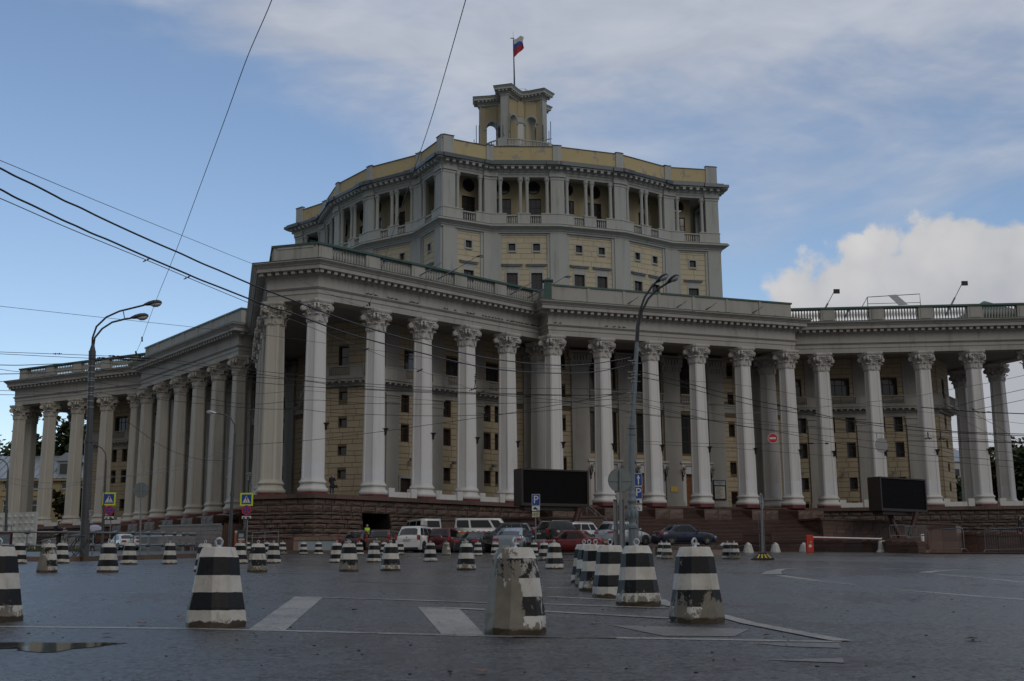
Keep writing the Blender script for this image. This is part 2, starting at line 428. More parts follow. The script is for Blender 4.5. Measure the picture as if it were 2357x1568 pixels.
for k in range(5):
    a = -math.pi/2+math.pi/5+k*2*math.pi/5
    ca, sa = math.cos(a), math.sin(a)
    for s in (-1, 1):                       # pairs of volutes on each corner
        ph = a+s*R(17)
        for rad, th, off in ((.25, .10, 0), (.17, .15, 0), (.08, .2, 0)):
            n_ = 12; vs = []
            for e in (-th, th):
                for i in range(n_):
                    q = 2*math.pi*i/n_
                    lx, lz = 1.30+rad*math.cos(q), 1.20+rad*math.sin(q)
                    ex = e*.7+s*.17
                    vs.append((lx*ca-ex*sa, lx*sa+ex*ca, lz))
            cp.add(vs, [tuple(range(n_))[::-1], tuple(range(n_, 2*n_))]+[(i, (i+1) % n_, n_+(i+1) % n_, n_+i) for i in range(n_)])
        cp.tube([(.98*math.cos(a+s*R(16)), .98*math.sin(a+s*R(16)), .75), (1.08*math.cos(a+s*R(12)), 1.08*math.sin(a+s*R(12)), 1.15), (1.3*math.cos(a+s*R(6)), 1.3*math.sin(a+s*R(6)), 1.40)], .06, 5)
    af = a+math.pi/5                        # the middle of a face: rosette and emblem
    cf, sf = math.cos(af), math.sin(af)
    def fp(x, y, z): return ((x)*cf-y*sf, x*sf+y*cf, z)
    for q in range(6): cp.ball(fp(1.10, .11*math.cos(q*math.pi/3), 1.52+.11*math.sin(q*math.pi/3)), .085, 6)
    cp.tube([fp(.90, .16*math.cos(R(u)), .62+.16*math.sin(R(u))) for u in range(-150, 110, 20)], [.012+.026*math.sin(math.pi*i/12) for i in range(13)], 5)
    cp.tube([fp(.92, -.14, .46), fp(.92, .12, .74)], .025, 5); cp.tube([fp(.92, .02, .80), fp(.92, .2, .64)], .04, 5)
    for s in (-1, 1):
        cp.tube([fp(.93, s*.08, .75), fp(1.0, s*.22, 1.05), fp(1.1, s*.36, 1.25), fp(1.14, s*.28, 1.36), fp(1.12, s*.2, 1.26)], .045, 5)
ab = []
for k in range(5):
    a = -math.pi/2+math.pi/5+k*2*math.pi/5
    for da, rr in ((-7, 1.48), (7, 1.48), (20, 1.25), (36, 1.17), (52, 1.25)): ab.append((rr*math.cos(a+R(da)), rr*math.sin(a+R(da))))
cp.prism([(x*.93, y*.93) for x, y in ab], 1.42, 1.58); cp.prism(ab, 1.58, 1.70, top=[(x*1.05, y*1.05) for x, y in ab]); cp.prism([(x*1.05, y*1.05) for x, y in ab], 1.70, 1.84)
for _i, _v in enumerate(cp.v): cp.v[_i] = (_v[0]*.88, _v[1]*.88, _v[2])
capital_me = cp.mesh('capital', M['stucco_w']); capital_cream = cp.mesh('capital', M['cream'])
lb = MB(); lb.box(-.09, .09, -.16, .16, -.1, .14).box(-.06, .06, -.12, .12, -.42, -.1, ty=1.3)
lb.add([(-.2, -.3, .14), (.2, -.3, .14), (.2, .16, .14), (-.2, .16, .14), (0, -.1, -.1)], [(0, 1, 2, 3), (1, 0, 4), (2, 1, 4), (3, 2, 4), (0, 3, 4)])
bracket_me = lb.mesh('lamp_bracket', M['iron'])
col_empty_n = 0
def column(sd, t, r, ang=0.0, bracket=False):
    w_ = WF(sd, t, r, ang) @ Matrix.Translation((0, 0, 6.55))
    c = inst('column', shaft_me if sd == 0 or sd == 1 else shaft_cream, theatre, w_ @ Matrix.Translation((0, 0, 1.05)))
    inst('base', base_me if sd >= 0 else base_cream, c, w_); inst('painted_plinth', redbase_me, c, w_)
    inst('capital', capital_me if sd >= 0 else capital_cream, c, w_ @ Matrix.Translation((0, 0, 13.52)))
    if bracket: inst('lamp_bracket', bracket_me, c, w_ @ Matrix.Rotation(R(36), 4, 'Z') @ Matrix.Translation((0, -.93, 5.3)))
for sd in (0, -1):
    for i, (t, r) in enumerate(side_cols):
        column(sd, t, r, BETA if i < 5 else (-BETA if i > 10 else 0), sd == 0)
    for s in (-1, 1): column(sd, s*12.55, 42.57-1.2, 0)
for i in (13, 14, 15): column(-2, *side_cols[i], -BETA)
for i in (0, 1, 2, 3): column(1, *side_cols[i], BETA)
# --- entablature
eb = MB()
prof = [(-.72, 22.9), (-.72, 21.93), (.66, 21.93), (.66, 22.42), (.73, 22.44), (.73, 22.78), (.80, 22.80), (.92, 22.92), (.92, 22.99), (.74, 23.04), (.74, 23.85), (.80, 23.88), (.92, 24.0), (.92, 24.03), (1.0, 24.25), (1.62, 24.25), (1.62, 24.55), (1.70, 24.58), (1.74, 24.66), (2.0, 24.86), (2.0, 24.95)]
sweep(eb, ent_path, prof, 0)
eb.build('entablature', M['stucco'], theatre)
gb = MB(); sweep(gb, ent_path, [(2.0, 24.953), (2.03, 24.953), (2.03, 25.01), (.62, 25.12), (-1.0, 25.12)], 0); gb.build('cornice_flashing', M['copper'], theatre)
db = MB().box(-.16, .16, -.5, .03, -.27, 0).box(-.19, .19, -.55, .03, -.06, 0.0); dentil_me = db.mesh('dentil', M['stucco'])
def along(path, step, off, z, closed=True, margin=.25, skip=None):
    out = []; n = len(path)
    for i in range(n if closed else n-1):
        a, b_ = Vector(path[i]), Vector(path[(i+1) % n]); d = b_-a; L = d.length; d /= L
        if skip and skip(i, L): continue
        k = max(1, int((L-2*margin)/step)); ang = math.atan2(d.y, d.x); nr = Vector((d.y, -d.x))
        for j in range(k+1):
            p = a+d*(margin+(L-2*margin)*j/k)+nr*off
            out.append((Matrix.Translation((p.x, p.y, z)) @ Matrix.Rotation(ang, 4, 'Z'), L))
    return out
pieces('dentil', [(dentil_me, m_) for m_, L in along(ent_path, .66, .97, 24.25, margin=-.6)], theatre)
# --- ceiling, roof, floor
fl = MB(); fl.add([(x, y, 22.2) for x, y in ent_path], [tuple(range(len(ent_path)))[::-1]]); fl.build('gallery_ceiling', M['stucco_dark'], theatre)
fl = MB(); fl.add([(x, y, 25.02) for x, y in ent_path], [tuple(range(len(ent_path)))]); fl.build('lower_roof', M['gutter'], theatre)
# --- parapet: panelled attic on porticos and points, balustrades on the wings
bal = MB(); bal.lathe([(.10, 0), (.10, .05), (.06, .08), (.05, .14), (.10, .28), (.115, .36), (.085, .48), (.05, .56), (.055, .6), (.085, .62), (.085, .66)], 8)
bal_me = bal.mesh('baluster', M['stucco'])
balitems = []
par = MB(); cop = MB()
def wallrun(b, W_, x0, x1, y0, y1, z0, z1, mi=0): b.box(x0, x1, y0, y1, z0, z1, mi, W_)
LW = math.hypot(36.1-12.55, 52.86-BREAK)
for sd in range(-2, 3):
    # portico attic
    W_ = WF(sd, 0, 44.94)
    par.box(-13.15, 13.15, -.45, .3, 25.0, 26.70, 0, W_); cop.box(-13.25, 13.25, -.55, .4, 26.70, 26.86, 0, W_)
    par.box(-13.2, 13.2, -.5, .3, 25.0, 25.35, 0, W_)
    for k in range(7):
        x0 = -12.9+k*3.72; par.box(x0, x0+.25, -.53, -.44, 25.35, 26.70, 0, W_)
    for s in (-1, 1): par.box(-.35 if s > 0 else -.4, .4 if s > 0 else .35, 0, 2.6, 25.0, 26.70, 0, WF(sd, s*12.75, 44.94))
    for s in (-1, 1):
        W_ = WF(sd, -36.1, 52.86, BETA) if s < 0 else WF(sd, 12.55, BREAK, -BETA)
        # x along the wing; the tip lies at x=0 on the left wing and x=LW on the right one
        def X(u): return u if s < 0 else LW-u
        def bx(b, u0, u1, y0, y1, z0, z1): a_, c_ = sorted((X(u0), X(u1))); b.box(a_, c_, y0, y1, z0, z1, 0, W_)
        bx(par, -.2, LW-1.0, -.42, .25, 25.0, 25.28); bx(cop, -.35, LW-.2, -.5, .33, 26.58, 26.76)
        bx(par, -.2, 1.1, -.36, .2, 25.28, 26.58); bx(par, 0.0, .9, -.41, -.36, 25.35, 26.4)
        u = 1.1
        for k in range(5):
            u0 = u+k*4.9; u1 = min(u0+3.45, LW-.9)
            bx(par, u1, u1+1.45, -.36, .2, 25.28, 26.58)
            bx(par, u1+.22, u1+1.23, -.41, -.36, 25.42, 26.42)
            nb = 12
            if u1-u0 > 1:
                for j in range(nb):
                    q = u0+(u1-u0)*(j+.5)/nb
                    balitems.append((bal_me, W_ @ Matrix.Translation((X(q), -.08, 25.28)) @ Matrix.Diagonal((1.12, 1.12, 1.97, 1))))
    # solid block on the point
    a, c_ = PW(sd-1, 36.1, 52.86), PW(sd, -36.1, 52.86)
    d = c_-a; L = d.length; W_ = Matrix.Translation(a) @ Matrix.Rotation(math.atan2(d.y, d.x), 4, 'Z')
    par.box(-.1, L+.1, -.40, .3, 25.0, 26.58, 0, W_); cop.box(-.3, L+.3, -.5, .4, 26.58, 26.76, 0, W_)
    par.box(-.1, .25, -.45, -.38, 25.3, 26.58, 0, W_); par.box(L-.25, L+.1, -.45, -.38, 25.3, 26.58, 0, W_); par.box(-.1, L+.1, -.45, -.38, 25.0, 25.35, 0, W_); par.box(0, L, -.45, -.38, 26.38, 26.58, 0, W_)
par.build('parapet', M['stucco'], theatre); cop.build('parapet_coping', M['copper'], theatre)
def _crumb():
    m = Mat('crumbling_mossy_edge'); v = m.co('World'); c = m.mix(m.ramp(m.noise(1.1, 8, .75, v, .3), .44, .54), (.34, .31, .27), (.045, .035, .026)); m.set('Base Color', c); m.set('Roughness', .9); m.bump(m.noise(5, 7, .8, v), 1.0, .08); return m.m
M['crumb'] = _crumb()
cr_ = MB(); rr_ = random.Random(8)
for sd in (0, -1):
    for k in range(52):
        x = -13.1+k*.505; cr_.box(x, x+.5, -rr_.uniform(.56, .75), -.3, 25.05, 25.12+rr_.random()**2*.32, 0, WF(sd, 0, 44.94), .98, rr_.uniform(.7, 1))
cr_.build('crumbled_edge', M['crumb'], theatre, None, kind='stuff')
# --- walls made of blocks, with openings
unit_block = MB().box(-.5, .5, -.5, .5, 0, 1)
def ublock(mat, name='wall_block'):
    b = MB(); e = .5
    b.add([(-.5, 0, -.5), (.5, 0, -.5), (.5, 0, .5), (-.5, 0, .5), (-.487, -1, -.47), (.487, -1, -.47), (.487, -1, .47), (-.487, -1, .47)], [(7, 6, 5, 4), (4, 5, 1, 0), (5, 6, 2, 1), (6, 7, 3, 2), (7, 4, 0, 3)])
    return b.mesh(name, mat)
wb_me = ublock(M['block']); yb_me = ublock(M['yellow_block'])
blockitems = []; yblockitems = []
joint = MB(); jointy = MB()
rb = random.Random(3)
def backing(b, W_, x0, x1, z0, z1, holes, depth=.4, rev=None):
    xs = sorted({x0, x1, *[h[0] for h in holes], *[h[1] for h in holes]}); zs = sorted({z0, z1, *[h[2] for h in holes], *[h[3] for h in holes]})
    xs = [x for x in xs if x0 <= x <= x1]; zs = [z for z in zs if z0 <= z <= z1]
    for i in range(len(xs)-1):
        for k in range(len(zs)-1):
            cx, cz = (xs[i]+xs[i+1])/2, (zs[k]+zs[k+1])/2
            if any(h[0] < cx < h[1] and h[2] < cz < h[3] for h in holes): continue
            b.add([(xs[i], 0, zs[k]), (xs[i+1], 0, zs[k]), (xs[i+1], 0, zs[k+1]), (xs[i], 0, zs[k+1])], [(0, 1, 2, 3)], 0, False, W_)
    for h in holes:      # reveals
        a, c_, e, g = h[:4]
        for q in (((a, 0, e), (a, depth, e), (a, depth, g), (a, 0, g)), ((c_, depth, e), (c_, 0, e), (c_, 0, g), (c_, depth, g)), ((a, 0, g), (a, depth, g), (c_, depth, g), (c_, 0, g)), ((a, depth, e), (a, 0, e), (c_, 0, e), (c_, depth, e))):
            b.add(q, [(0, 1, 2, 3)], 0, False, W_)
def blocks(items, me, W_, x0, x1, z0, z1, holes, hs=(.40, .62), wl=1.35, proud=.035, gap=.03):
    z = z0; k = 0
    while z < z1-.1:
        h = hs[k % len(hs)]; zt = min(z+h, z1)
        if z1-zt < .18: zt = z1
        segs = [(x0, x1)]
        for ho in holes:
            if ho[2] < zt-.05 and ho[3] > z+.05:
                ns = []
                for a, c_ in segs:
                    if ho[1] <= a or ho[0] >= c_: ns.append((a, c_)); continue
                    if ho[0]-a > .12: ns.append((a, ho[0]))
                    if c_-ho[1] > .12: ns.append((ho[1], c_))
                segs = ns
        for a, c_ in segs:
            L = c_-a; n = max(1, round(L/wl+rb.uniform(-.25, .25))); cut = [a+L*i/n+(0 if i in (0, n) else rb.uniform(-.18, .18)*L/n+(.22*wl if k % 2 else -.22*wl)*(1 if n > 1 else 0)*.6) for i in range(n+1)]
            for i in range(n):
                w_ = cut[i+1]-cut[i]-gap; hh = zt-z-gap
                if w_ < .08: continue
                items.append((me, W_ @ Matrix.Translation(((cut[i]+cut[i+1])/2, .002, (z+zt)/2)) @ Matrix.Diagonal((w_, proud, hh, 1))))
        z = zt; k += 1
def window(W_, x0, x1, z0, z1, style='grid', depth=.3, frame=None, nx=2, nz=2, name='window', sill=True, trans=None):
    w_, h = x1-x0, z1-z0; f = frame or M['frame']; fb = MB(); t = .07
    fb.box(0, t, 0, .09, 0, h).box(w_-t, w_, 0, .09, 0, h).box(t, w_-t, 0, .09, 0, t).box(t, w_-t, 0, .09, h-t, h)
    for i in range(1, nx): x = w_*i/nx; fb.box(x-.03, x+.03, .01, .08, t, h-t)
    for z in (trans if trans is not None else [h*i/nz for i in range(1, nz)]): fb.box(t, w_-t, .012, .082, z-.03, z+.03)
    o = fb.build(name, f, theatre, W_ @ Matrix.Translation((x0, depth, z0)))
    MB().add([(.01, .05, .01), (w_-.01, .05, .01), (w_-.01, .05, h-.01), (.01, .05, h-.01)], [(0, 1, 2, 3)]).build('pane', M['glass'], o, W_ @ Matrix.Translation((x0, depth, z0)))
    return o
WLEN = 14.65/math.cos(BETA)
TIPW = None
greyw = MB()
def wing_walls(sd, s, detail=True):
    W_ = WF(sd, -30.25, 45.5, BETA) if s < 0 else WF(sd, 15.6, 45.5-.443*14.65, -BETA)
    def X(t): return (30.25-t)/math.cos(BETA) if s < 0 else (t-15.6)/math.cos(BETA)
    holes = []; wins = []
    def hole(tc_, w_, z0, z1, **k):
        c = X(tc_); h = (c-w_/2, c+w_/2, z0, z1); holes.append(h); wins.append((h, k))
    for tc_ in (16.05, 17.35, 20.05, 21.9, 24.75, 26.4):
        hole(tc_, .88, 14.40, 15.92); hole(tc_, .88, 11.78, 13.28)
        if s < 0 and abs(tc_-26.4) < .1: hole(tc_-.1, 1.15, 6.5, 8.52, door=True)
        else: hole(tc_, .80, 8.55, 9.74)
        if tc_ in (16.05, 20.05, 24.75) or s > 0: hole(tc_, .62, 6.55, 7.05, nx=1, nz=1)
    for tc_, w_ in ((16.7, 1.7), (21.05, 2.15), (25.55, 2.15)): hole(tc_, w_, 18.16, 20.02, nx=3, trans=[1.25])
    backing(joint, W_, 0, WLEN, 6.2, 22.2, holes)
    pil = [(X(t)-.68, X(t)+.68) for t in (18.55, 23.12, 27.78)]
    for a, c_ in pil:
        greyw.box(a, c_, -.22, .05, 6.3, 15.1, 0, W_); greyw.box(a-.12, c_+.12, -.3, .05, 6.3, 6.7, 0, W_); greyw.box(a-.06, c_+.06, -.26, .05, 6.7, 7.2, 0, W_)
        greyw.box(a-.10, c_+.10, -.28, .05, 15.1, 15.25, 0, W_); greyw.box(a-.05, c_+.05, -.24, .05, 15.25, 15.75, 0, W_); greyw.box(a-.15, c_+.15, -.34, .05, 15.75, 15.98, 0, W_)
        greyw.box(a-.1, c_+.1, -.12, .05, 18.0, 22.2, 0, W_)
    ph = [(a-.0, c_+.0, 6, 23) for a, c_ in pil]
    blocks(blockitems, wb_me, W_, 0.02, WLEN-.02, 6.25, 15.98, holes+ph)
    blocks(blockitems, wb_me, W_, 0.02, WLEN-.02, 17.1, 22.2, holes+[(a-.1, c_+.1, 6, 23) for a, c_ in pil])
    for h, k in wins:
        if k.get('door'):
            dd = MB(); dd.box(0, h[1]-h[0], 0, .08, 0, h[3]-h[2]); 
            for i in range(2):
                for j in range(4): dd.box(.08+i*.55, .5+i*.55, -.03, 0, .12+j*.48, .48+j*.48)
            dd.build('door', M['door_dark'], theatre, W_ @ Matrix.Translation((h[0], .25, h[2])))
            greyw.box(h[0]-.2, h[0]-.01, -.09, .05, 6.3, 8.75, 0, W_); greyw.box(h[1]+.01, h[1]+.2, -.09, .05, 6.3, 8.75, 0, W_); greyw.box(h[0]-.2, h[1]+.2, -.11, .05, 8.53, 8.8, 0, W_)
        else: window(W_, *h, **k)
    # band and balcony
    greyw.box(0, WLEN, -.10, .02, 15.98, 16.4, 0, W_)
    return [(X(21.0)-1.55, X(21.0)+1.55), (X(25.5)-1.55, X(25.5)+1.55), (X(16.7)-1.2, X(16.7)+1.2)], W_
grilleitems = []
gbar = MB().box(-.03, .03, -.03, .03, 0, .62); gbar_me = gbar.mesh('balcony_baluster', M['stucco'])
brk = MB().box(-.09, .09, -.75, 0, -.16, 0); brk_me = brk.mesh('balcony_bracket', M['stucco']); brkitems = []
def balcony(W_, L, openings, x0=0.0):
    balc = MB()
    openings = sorted((min(a, c_), max(a, c_)) for a, c_ in openings)
    balc.box(x0, L, -.95, .02, 16.98, 17.18, 0, W_); balc.box(x0, L, -.85, .02, 16.78, 16.98, 0, W_); balc.box(x0, L, -.2, .02, 16.42, 16.78, 0, W_)
    balc.box(x0, L, -.90, -.68, 18.02, 18.14, 0, W_)
    x = x0
    for a, c_ in openings+[(L, L)]:
        if a > x+.01: balc.box(x, a, -.86, -.72, 17.18, 18.02, 0, W_)
        if c_ > a+.01:
            n = int((c_-a)/.19)
            for i in range(n): grilleitems.append((gbar_me, W_ @ Matrix.Translation((a+(c_-a)*(i+.5)/n, -.79, 17.28)) @ Matrix.Diagonal((1, 1, 1.19, 1))))
            balc.box(a, c_, -.84, -.74, 17.2, 17.28, 0, W_)
        x = c_
    balc.build('balcony', M['stucco'], theatre)
    k = int((L-x0)/.62)
    for i in range(k): brkitems.append((brk_me, W_ @ Matrix.Translation((x0+(i+.5)*(L-x0)/k, -.1, 16.775))))
for sd in (0, -1, 1, -2):
    for s in (-1, 1):
        if (sd == 1 and s > 0) or (sd == -2 and s < 0): continue
        ops, W_ = wing_walls(sd, s)
        balcony(W_, WLEN+.3 if s > 0 else WLEN, ops, 0 if s > 0 else -.3)
# end faces behind the points
for sd in (0, -1, 1):
    a, c_ = PW(sd-1, 30.25, 45.5), PW(sd, -30.25, 45.5); d = c_-a; L = d.length
    W_ = Matrix.Translation(a) @ Matrix.Rotation(math.atan2(d.y, d.x), 4, 'Z')
    m_ = L/2; holes = []; wins = []
    for z0, z1, w_ in ((18.2, 20.0, .95), (15.25, 15.98, .8), (12.9, 13.6, .8), (10.45, 11.15, .8), (8.4, 9.1, .8)):
        h = (m_-w_/2, m_+w_/2, z0, z1); holes.append(h); wins.append(h)
    backing(joint, W_, 0, L, 6.2, 22.2, holes)
    blocks(blockitems, wb_me, W_, .02, L-.02, 6.25, 16.3, holes, wl=1.1); blocks(blockitems, wb_me, W_, .02, L-.02, 17.1, 22.2, holes, wl=1.1)
    for h in wins: window(W_, *h, nx=1, nz=2 if h[3] > 19 else 1)
    balcony(W_, L, [(m_-1.0, m_+1.0)])
# portico walls
pcap = MB()
for k in range(7):
    x = -.95+k*1.9/6
    for z, h in ((.1, .55), (.5, .7)):
        xx = x+(.15 if z > .3 else 0)
        pcap.box(xx-.14, xx+.14, -.30-z*.15, .0, z, z+h, tx=.6, ty=1.5)
for s in (-1, 1):
    pcap.lathe([(.3, -.12), (.3, .12)], 12, 0, False, Matrix.Translation((s*1.0, -.28, 1.12)) @ Matrix.Rotation(R(90), 4, 'X'))
    pcap.lathe([(.16, -.17), (.16, .17)], 10, 0, False, Matrix.Translation((s*1.0, -.28, 1.12)) @ Matrix.Rotation(R(90), 4, 'X'))
pcap.box(-.92, .92, -.22, 0, 0, 1.4).box(-1.25, 1.25, -.5, 0, 1.42, 1.62).box(-1.0, 1.0, -.3, 0, -.08, .04)
pcap_me = pcap.mesh('pilaster_capital', M['stucco'])
def pilaster(W_, x, hw=.92, z0=6.3):
    b = MB(); b.box(-hw, hw, -.30, .05, 7.2, 20.2).box(-hw-.22, hw+.22, -.55, .05, z0, 6.75).box(-hw-.12, hw+.12, -.44, .05, 6.75, 7.05).box(-hw-.05, hw+.05, -.36, .05, 7.05, 7.2)
    m_ = W_ @ Matrix.Translation((x, 0, 0)); o = b.build('pilaster', M['stucco'], theatre, m_)
    inst('capital', pcap_me, o, m_ @ Matrix.Translation((0, -.02, 20.25)))
ddoor = MB()
for s in (-1, 1):
    x0 = -1.12 if s < 0 else .02
    ddoor.box(x0, x0+1.10, 0, .08, 0, 3.62)
    for j in range(6):
        for i in range(2): ddoor.box(x0+.14+i*.46, x0+.50+i*.46, -.05, 0, .15+j*.55, .52+j*.55)
door_me = ddoor.mesh('door', M['door'])
for sd in (0, -1):
    W_ = WF(sd, 0, 39.15); holes = []; wins = []
    for x in (-5.02, 0, 5.02):
        for z0, z1, tr in ((18.05, 21.8, [1.2, 2.5]), (11.95, 15.9, [1.3, 2.7])):
            h = (x-1.42, x+1.42, z0, z1); holes.append(h); wins.append((h, dict(nx=3, trans=tr)))
        holes.append((x-1.15, x+1.15, 6.3, 9.9))
    for x in (-10.7, -9.38, 9.38, 10.7):
        for z0, z1 in ((20.2, 21.3), (17.15, 18.25), (13.9, 15.1)): h = (x-.34, x+.34, z0, z1); holes.append(h); wins.append((h, dict(nx=1, nz=1)))
        for z0, z1 in ((10.05, 11.2), (7.0, 8.2)):
            h = (x-.36, x+.36, z0, z1); holes.append(h)
            g = MB(); g.add([(0, .1, 0), (.72, .1, 0), (.72, .1, z1-z0), (0, .1, z1-z0)], [(0, 1, 2, 3)], 0)
            for q in range(7):
                if z0 > 9: a_ = R(20+q*11); g.tube([(.02, .04, .02), (.02+min(.68/max(.05, math.cos(a_)), (z1-z0-.04)/max(.05, math.sin(a_)))*math.cos(a_), .04, .02+min(.68/max(.05, math.cos(a_)), (z1-z0-.04)/max(.05, math.sin(a_)))*math.sin(a_))], .02, 4, 1)
                else: g.tube([(.05+q*.1, .04, 0), (.05+q*.1, .04, z1-z0)], .015, 4, 1)
            if z0 < 9: g.tube([(.36+.3*math.cos(u), .03, .6+.45*math.sin(u)) for u in [i*.52 for i in range(12)]], .02, 4, 1, closed=True)
            g.build('grille', [M['dark'], M['frame']], theatre, W_ @ Matrix.Translation((h[0], .1, z0)))
    backing(joint, W_, -15.7, 15.7, 6.2, 22.2, holes)
    ph = [(x-.92, x+.92, 6, 23) for x in (-12.55, -7.53, -2.51, 2.51, 7.53, 12.55)]
    blocks(blockitems, wb_me, W_, -15.6, 15.6, 6.25, 22.2, holes+ph+[(-20, 20, 16.3, 17.15)])
    for h, k in wins: window(W_, *h, **k)
    greyw.box(-15.6, 15.6, -.12, .02, 16.3, 16.75, 0, W_); greyw.box(-15.6, 15.6, -.2, .02, 16.75, 17.0, 0, W_); greyw.box(-15.6, 15.6, -.3, .02, 17.0, 17.12, 0, W_)
    for x in (-12.55, -7.53, -2.51, 2.51, 7.53, 12.55): pilaster(W_, x)
    for x in (-5.02, 0, 5.02):
        o = inst('door', door_me, theatre, W_ @ Matrix.Translation((x, .28, 6.32)))
        hd = MB(); hd.ball((-.08, -.1, 1.1), .05, 6).ball((.08, -.1, 1.1), .05, 6); hd.build('handle', M['brass'], o, W_ @ Matrix.Translation((x, .28, 6.32)))
        fr = MB(); fr.box(-1.55, -1.16, -.16, .04, 6.3, 10.2).box(1.16, 1.55, -.16, .04, 6.3, 10.2).box(-1.55, 1.55, -.16, .04, 9.92, 10.75).box(-1.85, 1.85, -.5, .04, 10.95, 11.12).box(-1.7, 1.7, -.34, .04, 10.75, 10.95)
        fr.box(-1.65, -1.3, -.35, 0, 10.3, 10.75).box(1.3, 1.65, -.35, 0, 10.3, 10.75)
        fr.build('door_surround', M['column'], theatre, W_ @ Matrix.Translation((x, 0, 0)))
        balc = MB(); balc.box(x-1.55, x+1.55, -.5, -.38, 17.85, 17.98, 0, W_); balc.box(x-1.55, x+1.55, -.5, .02, 17.12, 17.22, 0, W_); balc.build('balcony', M['stucco'], theatre)
        for i in range(16): grilleitems.append((gbar_me, W_ @ Matrix.Translation((x-1.45+i*.193, -.44, 17.22))))
greyw.build('wall_trim', M['stucco'], theatre); joint.build('wall', M['mortar'], theatre)
pieces('wall_block', blockitems, theatre, rest_name='wall_blocks')
pieces('balcony_baluster', grilleitems, theatre); pieces('balcony_bracket', brkitems, theatre)
pieces('baluster', balitems, theatre)
# ------------------------------------------------------------------ granite plinth and stairs
COURSES = [(6.0, 5.50), (5.50, 4.98), (4.98, 4.72), (4.72, 4.38), (4.38, 4.04), (4.04, 3.68), (3.68, 3.30), (3.30, 2.88)]
def poff(z): return 1.45+(6.0-z)*.20
rs_ = random.Random(11)
rock = []
for k in range(6):
    b = MB(); g = 4; vs = []
    for j in range(g+1):
        for i in range(g+1):
            x, z = -.5+i/g, -.5+j/g; e = i in (0, g) or j in (0, g)
            vs.append((x*(1 if e else .96)+(0 if e else rs_.uniform(-.03, .03)), -.35 if e else -1+rs_.uniform(-.28, .28), z+(0 if e else rs_.uniform(-.05, .05))))
    fs = [(j*(g+1)+i, j*(g+1)+i+1, (j+1)*(g+1)+i+1, (j+1)*(g+1)+i) for j in range(g) for i in range(g)]
    vs += [(-.5, .5, -.5), (.5, .5, -.5), (.5, .5, .5), (-.5, .5, .5)]; n0 = (g+1)**2
    b.add(vs, fs); b.add([(-.5, -.25, .5), (.5, -.25, .5), (.5, .5, .5), (-.5, .5, .5)], [(0, 1, 2, 3)]); b.add([(-.5, .5, -.5), (.5, .5, -.5), (.5, -.25, -.5), (-.5, -.25, -.5)], [(0, 1, 2, 3)])
    b.add([(-.5, .5, -.5), (-.5, -.25, -.5), (-.5, -.35, .5), (-.5, .5, .5)], [(0, 1, 2, 3)]); b.add([(.5, -.25, -.5), (.5, .5, -.5), (.5, .5, .5), (.5, -.25, .5)], [(0, 1, 2, 3)])
    rock.append(b.mesh('stone_block', M['granite']))
smooth_pink = MB().box(-.5, .5, -1, .5, -.5, .5).mesh('facing_stone', M['granite_pink'])
smooth_me = MB().box(-.5, .5, -1, .5, -.5, .5).mesh('stone_block', M['granite_s'])
stones = []; coping = []; core = MB()
def stone_run(a, c_, lo=2.2, cut=(None, None), door=None, smooth_below=None):
    """a, c_: world 2D ends of the column line; outward is to the right of travel"""
    a, c_ = Vector(a), Vector(c_); d = c_-a; L = d.length; d /= L; ang = math.atan2(d.y, d.x)
    e0, e1 = cut
    W_ = Matrix.Translation((a.x, a.y, 0)) @ Matrix.Rotation(ang, 4, 'Z')
    for k, (zt, zb) in enumerate(COURSES):
        if zt <= lo: break
        o = poff((zt+zb)/2); x = e0(o); x1 = e1(o); first = True
        while x < x1-.05:
            w_ = rs_.uniform(.8, 1.75)*(.9 if zt-zb < .3 else 1); 
            if x1-x-w_ < .5: w_ = x1-x
            if door and zb > door[2] and False: pass
            xm = x+w_/2
            if door and zt <= door[2]+.02 and door[0] < x+w_ and x < door[1]:
                if x < door[0]-.3: w_ = door[0]-x; xm = x+w_/2
                else: x = door[1]; continue
            stones.append((rs_.choice(rock), W_ @ Matrix.Translation((xm, -o+.12, (zt+zb)/2)) @ Matrix.Diagonal((w_-.06, .10, zt-zb-.06, 1))))
            x += w_
    x = e0(1.7)-.03
    while x < e1(1.7):
        w_ = min(rs_.uniform(1.5, 2.2), e1(1.7)-x+.03)
        coping.append((smooth_me, W_ @ Matrix.Translation((x+w_/2, -1.6, 6.17)) @ Matrix.Diagonal((w_-.02, .12, .34, 1)))); x += w_
    if lo < 2.6:
        x = e0(2.15)
        while x < e1(2.15):
            w_ = min(rs_.uniform(1.6, 2.4), e1(2.15)-x)
            if not (door and door[0] < x+w_/2 < door[1]): coping.append((smooth_me, W_ @ Matrix.Translation((x+w_/2, -2.1, 2.35)) @ Matrix.Diagonal((w_-.02, .12, 1.04, 1))))
            x += w_
    return W_
LWc = LW
tb = math.tan((PHI*0)+math.acos(max(-1, min(1, 1)))) if False else 0
def ext(o, turn): return o*math.tan(turn/2)
TURN_TIP = math.pi/2-0  # replaced below
a_, b_ = PW(-1, 36.1, 52.86).xy, PW(0, -36.1, 52.86).xy
dirs = [(PW(-1, 36.1, 52.86)-PW(-1, 12.55, BREAK)).xy, Vector(b_)-Vector(a_), (PW(0, -12.55, BREAK)-PW(0, -36.1, 52.86)).xy]
T1 = dirs[0].angle(dirs[1]); T2 = dirs[1].angle(dirs[2])
